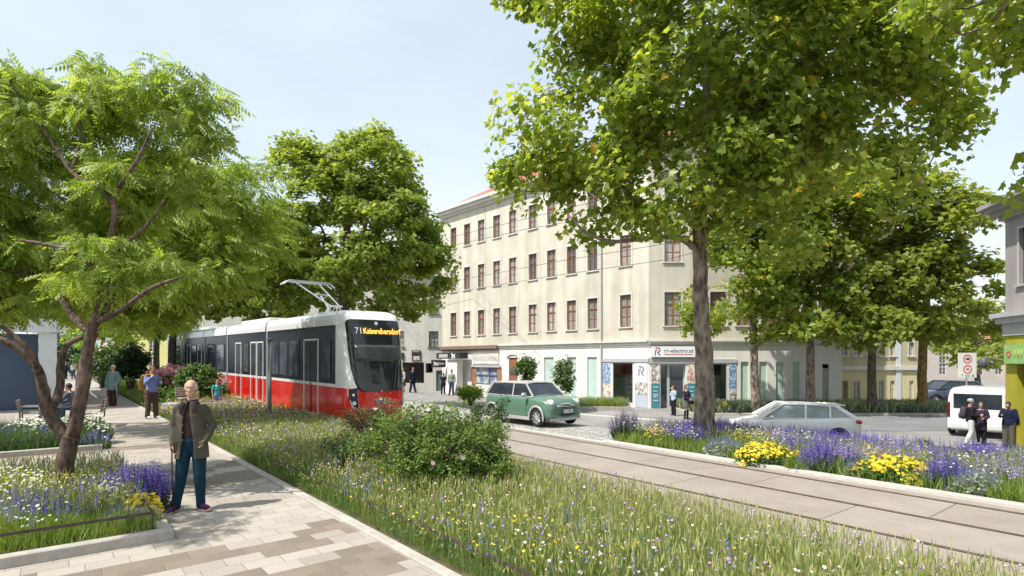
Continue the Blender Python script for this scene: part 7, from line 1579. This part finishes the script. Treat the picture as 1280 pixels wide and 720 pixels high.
    for sg in(-1,1):
        e=MB().ell(hp(sg*.030,-.0770,.012),(.0105,.007,.0045 if near else .006),12,8,Mh).obj('eye',m_eyew if near else m_iris,o,True)
        if near: MB().ell(hp(sg*.030,-.0828,.012),(.0045,.003,.0042),10,6,Mh).obj('iris',m_iris,e,True)
    if near: MB().ell(hp(0,-.0885,-.0605),(.021,.005,.004),12,6,Mh).obj('mouth',MT('lips',(.30,.12,.10),.5,var=.02),o,True)
    o['J']=0; del o['J']
    return o,J
def held(name,label,cat,pr,mb,mat,smooth=True):
    """something a person holds or wears that is a thing of its own; mb in the person's local frame"""
    M=Matrix.LocRotScale(pr.location,pr.rotation_euler,pr.scale); o=mb.xf(M).obj(name,mat,None,smooth); tag(o,label,cat); return o
c_olive=cloth('waxed_olive',(.08,.072,.052),.3,3); c_dark=cloth('knit_dark',(.035,.018,.02)); c_teal=cloth('trousers_teal',(.008,.035,.058)); c_navy=cloth('navy',(.012,.016,.045)); c_black=cloth('black_cloth',(.015,.015,.018)); c_grey=cloth('grey_cloth',(.22,.24,.24)); c_white=cloth('white_cloth',(.6,.6,.6),.05); c_beige=cloth('beige_cloth',(.42,.36,.28)); c_sage=cloth('sage_tunic',(.13,.20,.19)); c_brownt=cloth('brown_trousers',(.045,.025,.022)); c_lblue=cloth('pale_blue_shirt',(.20,.24,.48)); c_plum=cloth('plum_trousers',(.085,.05,.06)); c_must=cloth('mustard_jacket',(.42,.24,.05)); c_khaki=cloth('khaki_shirt',(.16,.14,.08)); c_turq=cloth('turquoise_top',(.06,.38,.34)); c_denim=cloth('denim',(.06,.08,.13)); c_sky=cloth('light_blue_blouse',(.35,.48,.66)); c_pshoe=cloth('plum_shoe',(.05,.015,.06)); c_lgrey=cloth('light_grey',(.4,.4,.4)); c_green=cloth('grey_green_shirt',(.22,.25,.2)); c_coat=cloth('dark_purple_coat',(.04,.025,.05)); c_jean2=cloth('olive_trousers',(.10,.09,.075))
h_white=MT('hair_white',(.55,.54,.52),.8,var=.1,scale=60); h_brown=MT('hair_brown',(.07,.035,.02),.7,var=.3,scale=60); h_dark=MT('hair_dark',(.02,.013,.012),.6,var=.3,scale=60); h_blond=MT('hair_blond',(.42,.26,.11),.7,var=.25,scale=60); h_red=MT('hair_auburn',(.13,.05,.03),.7,var=.3,scale=60)
# --- the old man in front
fp=ray(240,638.5)
ps=dict(pel=V(.0,0,.96),wai=V(-.015,0,1.10),che=V(-.02,.0,1.29),shc=V(-.02,.02,1.41),nk=V(-.01,.005,1.47),hd=V(.0,-.035,1.655),turn=10,nod=4,
 shL=V(.145,.01,1.385),shR=V(-.175,.01,1.39),elR=V(-.235,.02,1.14),wrR=V(-.205,-.06,.90),elL=V(.245,.05,1.15),wrL=V(.185,-.05,.96),
 hipR=V(-.09,0,.93),knR=V(-.12,-.035,.50),anR=V(-.20,-.0,.09),toeR=V(-.225,-.15,.03),hipL=V(.09,0,.93),knL=V(.105,-.02,.50),anL=V(.10,.03,.085),toeL=V(.26,-.085,.03),curl=.6)
man,J=person('old man in olive jacket and teal trousers leaning on a dark walking stick',fp,162,8,ps,skin1,None,c_teal,c_pshoe,'balding',h_white,vox=.0068,near=True,tight=.012,height=162*fp.y/F)
# sweater + open jacket
t=MB(); t.limb([V(0,0,1.0),V(-.01,0,1.10),J['che'],J['shc'],J['nk']+V(0,0,.005)],[(.155,.125),(.15,.125),(.152,.118),(.12,.09),(.058,.058)],20,hint=(1,0,0)); remesh('sweater',t,.009,c_dark,man,4)
t=MB()
def shell(path,rad,a0,a1,th=.022,n=26):
    rin=[];
    for (p,r) in zip(path,rad):
        rin.append([[p+V(math.cos(a)*(r[0]+k),math.sin(a)*(r[1]+k),0) for a in np.linspace(math.radians(a0(p.z)),math.radians(a1(p.z)),n)] for k in(0,th)])
    m=len(path); v=[q for r in rin for k in r for q in k]; f=[]
    I=lambda i,k,j:i*2*n+k*n+j
    for i in range(m-1):
        for j in range(n-1):
            f.append((I(i,1,j),I(i,1,j+1),I(i+1,1,j+1),I(i+1,1,j))); f.append((I(i,0,j),I(i+1,0,j),I(i+1,0,j+1),I(i,0,j+1)))
        f.append((I(i,0,0),I(i,1,0),I(i+1,1,0),I(i+1,0,0))); f.append((I(i,1,n-1),I(i,0,n-1),I(i+1,0,n-1),I(i+1,1,n-1)))
    for j in range(n-1): f.append((I(0,0,j),I(0,0,j+1),I(0,1,j+1),I(0,1,j))); f.append((I(m-1,0,j),I(m-1,1,j),I(m-1,1,j+1),I(m-1,0,j+1)))
    return v,f
gapL=lambda z:-90+np.interp(z,[.7,.95,1.25,1.42],[26,24,17,11]); gapR=lambda z:270-np.interp(z,[.7,.95,1.25,1.42],[30,22,14,10])
v,f=shell([V(0,.0,.72),V(0,0,.85),V(-.005,0,1.0),V(-.015,0,1.15),V(-.02,.0,1.30),V(-.02,.01,1.39),V(-.015,.01,1.45),V(-.01,.01,1.49)],[(.192,.155),(.182,.15),(.172,.138),(.164,.132),(.158,.122),(.128,.10),(.080,.078),(.066,.068)],gapL,gapR); t.add(v,f)
for sd in('L','R'):
    A,E,Wr=J['sh'+sd],J['el'+sd],J['wr'+sd]; t.limb([A+V(0,0,0),A.lerp(E,.35),A.lerp(E,.7),E,E.lerp(Wr,.5),E.lerp(Wr,.98)],[.062,.062,.058,.057,.054,.048],16)
jk=remesh('jacket',t,.0085,c_olive,man,3)
t=MB(); v,f=shell([V(-.012,.005,1.42),V(-.01,.01,1.465),V(-.01,.02,1.50)],[(.10,.086),(.082,.082),(.070,.074)],lambda z:-72,lambda z:252,.012); t.add(v,f)
t.limb([V(.055,-.095,1.47),V(.075,-.13,1.40),V(.07,-.145,1.33)],[(.03,.01),(.032,.01),(.012,.008)],10,hint=(1,0,0)); t.limb([V(-.07,-.095,1.47),V(-.095,-.13,1.40),V(-.09,-.145,1.33)],[(.03,.01),(.032,.01),(.012,.008)],10,hint=(1,0,0)); t.obj('collar',cloth('corduroy_dark',(.03,.024,.02)),jk,True)
for x,a in((-.135,-22),(.15,22)): MB().box((x,-.165+abs(x)*.35,.93),(.12,.03,.055),rz=math.radians(-a)).obj('pocket_flap',c_olive,jk,bevel=.006)
t=MB()
for z in(.98,1.08,1.18,1.28): t.ell((-.055,-.158,z),(.008,.005,.008),8,6)
t.obj('buttons',m_brown,jk)
for k,(a,b_) in enumerate((('L',1),('R',-1))):
    tb=V(ps['toe'+a].x,ps['toe'+a].y,.0); an=ps['an'+a]; d=(tb-V(an.x,an.y,0)).normalized(); q=MB(); q.limb([V(an.x,an.y,.012)-d*.05,V(an.x,an.y,.012)+d*.06,V(an.x,an.y,.012)+d*.185],[(.040,.012),(.044,.012),(.038,.012)],12,hint=(d.y,-d.x,0)); q.obj('sole',MT('sole_tan',(.4,.3,.24),.7),man,True)
q=MB(); q.tube([V(-.205,-.115,.86),V(-.20,-.12,.5),V(-.185,-.10,.0)],[.011,.010,.009],8); q.tube([V(-.205,-.03,.875),V(-.205,-.09,.885),V(-.205,-.13,.86),V(-.205,-.14,.85)],.012,8); q.ell((-.185,-.10,.01),(.014,.014,.014),8,6)
held('walking_stick','dark walking stick in the right hand of the old man','walking stick',man,q,m_black)
# --- elderly woman with bag and stick
p=ray(141.5,507.5)
w1,J=person('elderly woman with white hair, sunglasses, sage tunic and dark trousers on the path',p,51,-5,dict(wrR=V(-.26,-.05,.93),elR=V(-.30,.02,1.12),wrL=V(.27,-.10,.94),elL=V(.29,.03,1.13),anL=V(.10,-.06,.09),toeL=V(.11,-.22,.03)),skin1,c_sage,c_brownt,c_brownt,'short',h_white,loose=.045,topz=.70,female=True,fat=1.12)
m_=MB(); m_.ell(tuple(V(.03,-.10,1.645)),(.03,.012,.02),10,6); m_.ell((-.03,-.10,1.645),(.03,.012,.02),10,6); m_.tube([(-.08,-.02,1.65),(-.06,-.09,1.65),(.06,-.09,1.65),(.08,-.02,1.65)],.005,5); m_.obj('sunglasses',m_black,w1,True)
q=MB(); q.tube([(.27,-.13,.88),(.30,-.14,.0)],.012,6); q.tube([(.27,-.06,.89),(.27,-.16,.89)],.014,6); held('walking_stick','thin grey walking stick of the elderly woman in the sage tunic','walking stick',w1,q,m_alu)
q=MB(); q.box((-.34,-.06,.58),(.26,.10,.36)); q.tube([(-.40,-.06,.76),(-.33,-.06,.86),(-.28,-.06,.86),(-.24,-.06,.76)],.008,5); held('handbag','pale pink shopping bag carried by the elderly woman in the sage tunic','bag',w1,q,cloth('bag_pink',(.42,.32,.30)),False)
# --- man with mustard jacket over the shoulder
p=ray(190,523.5)
w2,J=person('person in lilac blue shirt and plum trousers with mustard jacket over the shoulder',p,66,62,dict(elL=V(.24,.02,1.14),wrL=V(.20,-.16,1.20),elR=V(-.24,-.06,1.16),wrR=V(-.12,-.10,1.36),anL=V(.10,-.05,.085),toeL=V(.115,-.21,.03),anR=V(-.1,.09,.085),toeR=V(-.11,-.07,.03),knR=V(-.1,.02,.5)),skin1,c_lblue,c_plum,c_white,'short',h_red,loose=.012,hatm=None)
q=MB(); q.limb([V(-.12,-.06,1.46),V(-.18,.10,1.42),V(-.20,.22,1.20),V(-.19,.24,.98)],[(.07,.03),(.11,.04),(.13,.045),(.10,.04)],14,hint=(1,0,0)); q.limb([V(.08,.02,1.47),V(.06,.16,1.38),V(-.02,.22,1.15)],[(.05,.03),(.09,.035),(.09,.035)],12,hint=(1,0,0)); q.limb([V(-.05,.24,1.12),V(-.02,.34,.98),V(0,.36,.86)],[.05,.05,.035],10)
held('jacket','mustard yellow jacket slung over the shoulder of the person in the lilac shirt','jacket',w2,q,c_must)
# --- seated man, child
def seatpose(z=.47,fwd=.42,**k):
    d=dict(pel=V(0,0,z+.09),wai=V(0,.0,z+.22),che=V(0,-.0,z+.42),shc=V(0,.01,z+.54),nk=V(0,0,z+.60),hd=V(0,-.03,z+.76),shL=V(.18,.01,z+.53),shR=V(-.18,.01,z+.53),elL=V(.25,-.03,z+.27),elR=V(-.25,-.03,z+.27),wrL=V(.15,-.25,z+.22),wrR=V(-.15,-.25,z+.22),
      hipL=V(.09,-.02,z+.07),hipR=V(-.09,-.02,z+.07),knL=V(.13,-fwd,z+.06),knR=V(-.13,-fwd,z+.06),anL=V(.13,-fwd-.02,.09),anR=V(-.13,-fwd-.02,.09),toeL=V(.14,-fwd-.18,.03),toeR=V(-.14,-fwd-.18,.03)); d.update(k); return d
p=ray(244,517); 
w3,J=person('seated man in khaki shirt raising one hand, sitting on the low concrete seat wall',p,None,-14,seatpose(.36,.36,elR=V(-.34,-.06,.75),wrR=V(-.30,-.12,1.02),wrL=V(.05,-.22,.72),palmR=V(0,-1,0),turn=35),skin1,c_khaki,c_black,c_brownt,'short',h_brown,height=1.62,sleeves='short',sit=True)
w3.location.y-=.05
p=ray(267,516)
w4,J=person('small girl with ponytail in turquoise top standing by the seat wall',(p+V(0,.25,0)),None,50,{},skin1,c_turq,c_lblue,c_white,'tail',h_red,height=1.30,sleeves='short',female=True)
# --- far couple on the path
p=ray(82,474); w5,J=person('far walker in dark navy clothes on the footpath, left of a pair',p,22,170,dict(anL=V(.1,-.12,.09),toeL=V(.1,-.27,.03)),skin1,c_navy,c_black,c_black,'short',h_white,vox=.02,group='walkers far down the path')
p=ray(91.5,474); w6,J=person('far walker in pale grey top and jeans on the footpath, right of a pair',p,22,178,dict(anR=V(-.1,-.12,.09),toeR=V(-.1,-.27,.03)),skin1,c_lgrey,c_denim,c_black,'short',h_brown,vox=.02,group='walkers far down the path')
# --- seated pair left
p=on(58,20.3); p.x+=.1
w7,J=person('young blond woman in white blouse sitting on the grey armchair',p,None,140,seatpose(.47,.40,turn=-20),skin1,c_white,c_denim,c_black,'bun',h_blond,height=1.66,female=True,sit=True)
w7.location=(b1.x-.10+.35,b1.y+.35,b1.z)
p=on(94,18.6)
w8,J=person('dark haired man in grey sweater resting chin on hand behind the forked trunk',p,None,-75,seatpose(.47,.40,che=V(0,-.10,.88),shc=V(0,-.14,1.0),nk=V(0,-.16,1.06),hd=V(0,-.20,1.21),shL=V(.18,-.13,.99),shR=V(-.18,-.13,.99),elL=V(.16,-.36,.74),wrL=V(.07,-.36,1.02),elR=V(-.2,-.33,.72),wrR=V(-.05,-.42,.70)),skin1,cloth('sweater_grey',(.10,.12,.16)),c_denim,c_black,'short',h_dark,height=1.75,sit=True)
# --- people at the shops
SH='pedestrians outside the shops'
def stand(px,py,hpx,face,label,group=SH,**k): 
    p=ray(px,py); return person(label,p,hpx,face,k.pop('pose',{}),**k)
stand(504.5,490,30,-60,'woman in grey dress outside the dark shop recess left of the suited man',female=True,top=c_lgrey,bottom=c_plum,skirt=.45,hair='long',hairm=h_brown,vox=.018,group=SH,pose=dict(elR=V(-.25,.0,1.15),wrR=V(-.14,-.2,1.12)))
stand(516,491,32,40,'man in navy suit and white shirt striding outside the dark shop recess',top=c_navy,bottom=c_navy,hair='short',hairm=h_dark,vox=.018,loose=.015,topz=.82,group=SH,pose=dict(anL=V(.12,-.16,.09),toeL=V(.13,-.32,.03),anR=V(-.1,.2,.10),toeR=V(-.11,.05,.03),knR=V(-.1,.05,.5)))
stand(554,494,28.5,-15,'blond woman in black dress with white shoes outside the green glass door',female=True,top=c_navy,bottom=c_black,shoes=c_white,hair='long',hairm=h_blond,sleeves='short',vox=.018,group=SH,pose=dict(anR=V(-.14,.03,.085),toeR=V(-.18,-.12,.03)))
stand(564.5,494,32,-20,'man in grey green shirt and jeans beside the blond woman in black',top=c_green,bottom=c_denim,hair='short',hairm=h_brown,sleeves='long',vox=.018,loose=.015,group=SH,pose=dict(anR=V(-.16,.0,.085),toeR=V(-.19,-.15,.03)))
wA,_=stand(842,519.5,37.5,-70,'woman in pale blue blouse and black trousers talking outside the electro shop',female=True,top=c_sky,bottom=c_black,hair='tail',hairm=h_brown,vox=.015,group=SH,pose=dict(elL=V(.25,-.06,1.2),wrL=V(.12,-.10,1.42),elR=V(-.24,.0,1.16),wrR=V(-.1,-.2,1.18)),loose=.01)
wB,_=stand(858,524,43,35,'woman in dark cardigan, grey skirt and knee high black boots outside the electro shop',female=True,top=c_coat,bottom=cloth('skirt_grey',(.13,.12,.13)),skirt=.62,boots=True,shoes=c_black,hair='long',hairm=h_red,vox=.013,group=SH,pose=dict(elL=V(.24,-.06,1.15),wrL=V(.08,-.22,1.05),elR=V(-.24,-.04,1.15),wrR=V(-.08,-.22,1.02)),topz=.95)
q=MB(); q.box((.1,-.24,.86),(.26,.10,.17)); q.tube([(0,-.24,.95),(.05,-.22,1.06),(.15,-.22,1.06),(.2,-.24,.95)],.01,5); held('handbag','dark grey handbag held by the woman in knee high boots','bag',wB,q,c_black,False)
# --- trio at the van
G3='people standing at the white van'
p=ray(1213,556); wD,J=person('young man with grey beanie, dark jacket and white trousers beside the van',p,57,60,dict(elL=V(.24,-.05,1.16),wrL=V(.10,-.28,1.16),elR=V(-.24,-.02,1.15),wrR=V(-.14,-.24,1.12),anL=V(.10,-.14,.09),toeL=V(.11,-.3,.03),anR=V(-.1,.14,.09),toeR=V(-.11,-.02,.03),knL=V(.1,-.1,.5)),skin1,c_black,c_white,c_white,'short',h_brown,loose=.02,hatm=cloth('beanie_grey',(.38,.38,.38)),group=G3)
q=MB(); q.ell((0,.22,1.22),(.17,.11,.26),16,12); q.ell((0,.32,1.12),(.13,.05,.13),12,8); q.limb([V(-.12,.16,1.42),V(-.13,0,1.47),V(-.12,-.12,1.36)],[(.022,.012)]*3,8,hint=(1,0,0)); q.limb([V(.12,.16,1.42),V(.13,0,1.47),V(.12,-.12,1.36)],[(.022,.012)]*3,8,hint=(1,0,0)); held('backpack','dark rounded backpack on the young man with the grey beanie','backpack',wD,q,cloth('backpack_dark',(.06,.055,.07)))
p=ray(1226,556); wE,J=person('woman in long dark coat standing in the middle of the three people at the van',p,53,-30,dict(elL=V(.23,-.05,1.16),wrL=V(.08,-.22,1.1),elR=V(-.24,0,1.15),wrR=V(-.2,-.1,.9)),skin1,c_coat,c_black,c_black,'short',h_red,loose=.03,topz=.62,female=True,group=G3)
p=ray(1261,559.5); wF,J=person('dark haired man in navy jacket looking down at his phone beside the green shop front',p,58,-58,dict(hd=V(0,-.07,1.61),nod=18,elL=V(.24,-.03,1.15),wrL=V(.22,.05,.92),elR=V(-.24,-.06,1.16),wrR=V(-.14,-.30,1.22),palmR=V(1,0,0)),skin1,c_navy,c_jean2,c_brownt,'short',h_dark,loose=.03,topz=.88,group=G3)
q=MB(); q.box((-.12,-.40,1.27),(.07,.012,.14)); held('phone','black phone held up by the man in the navy jacket','phone',wF,q,m_black,False)
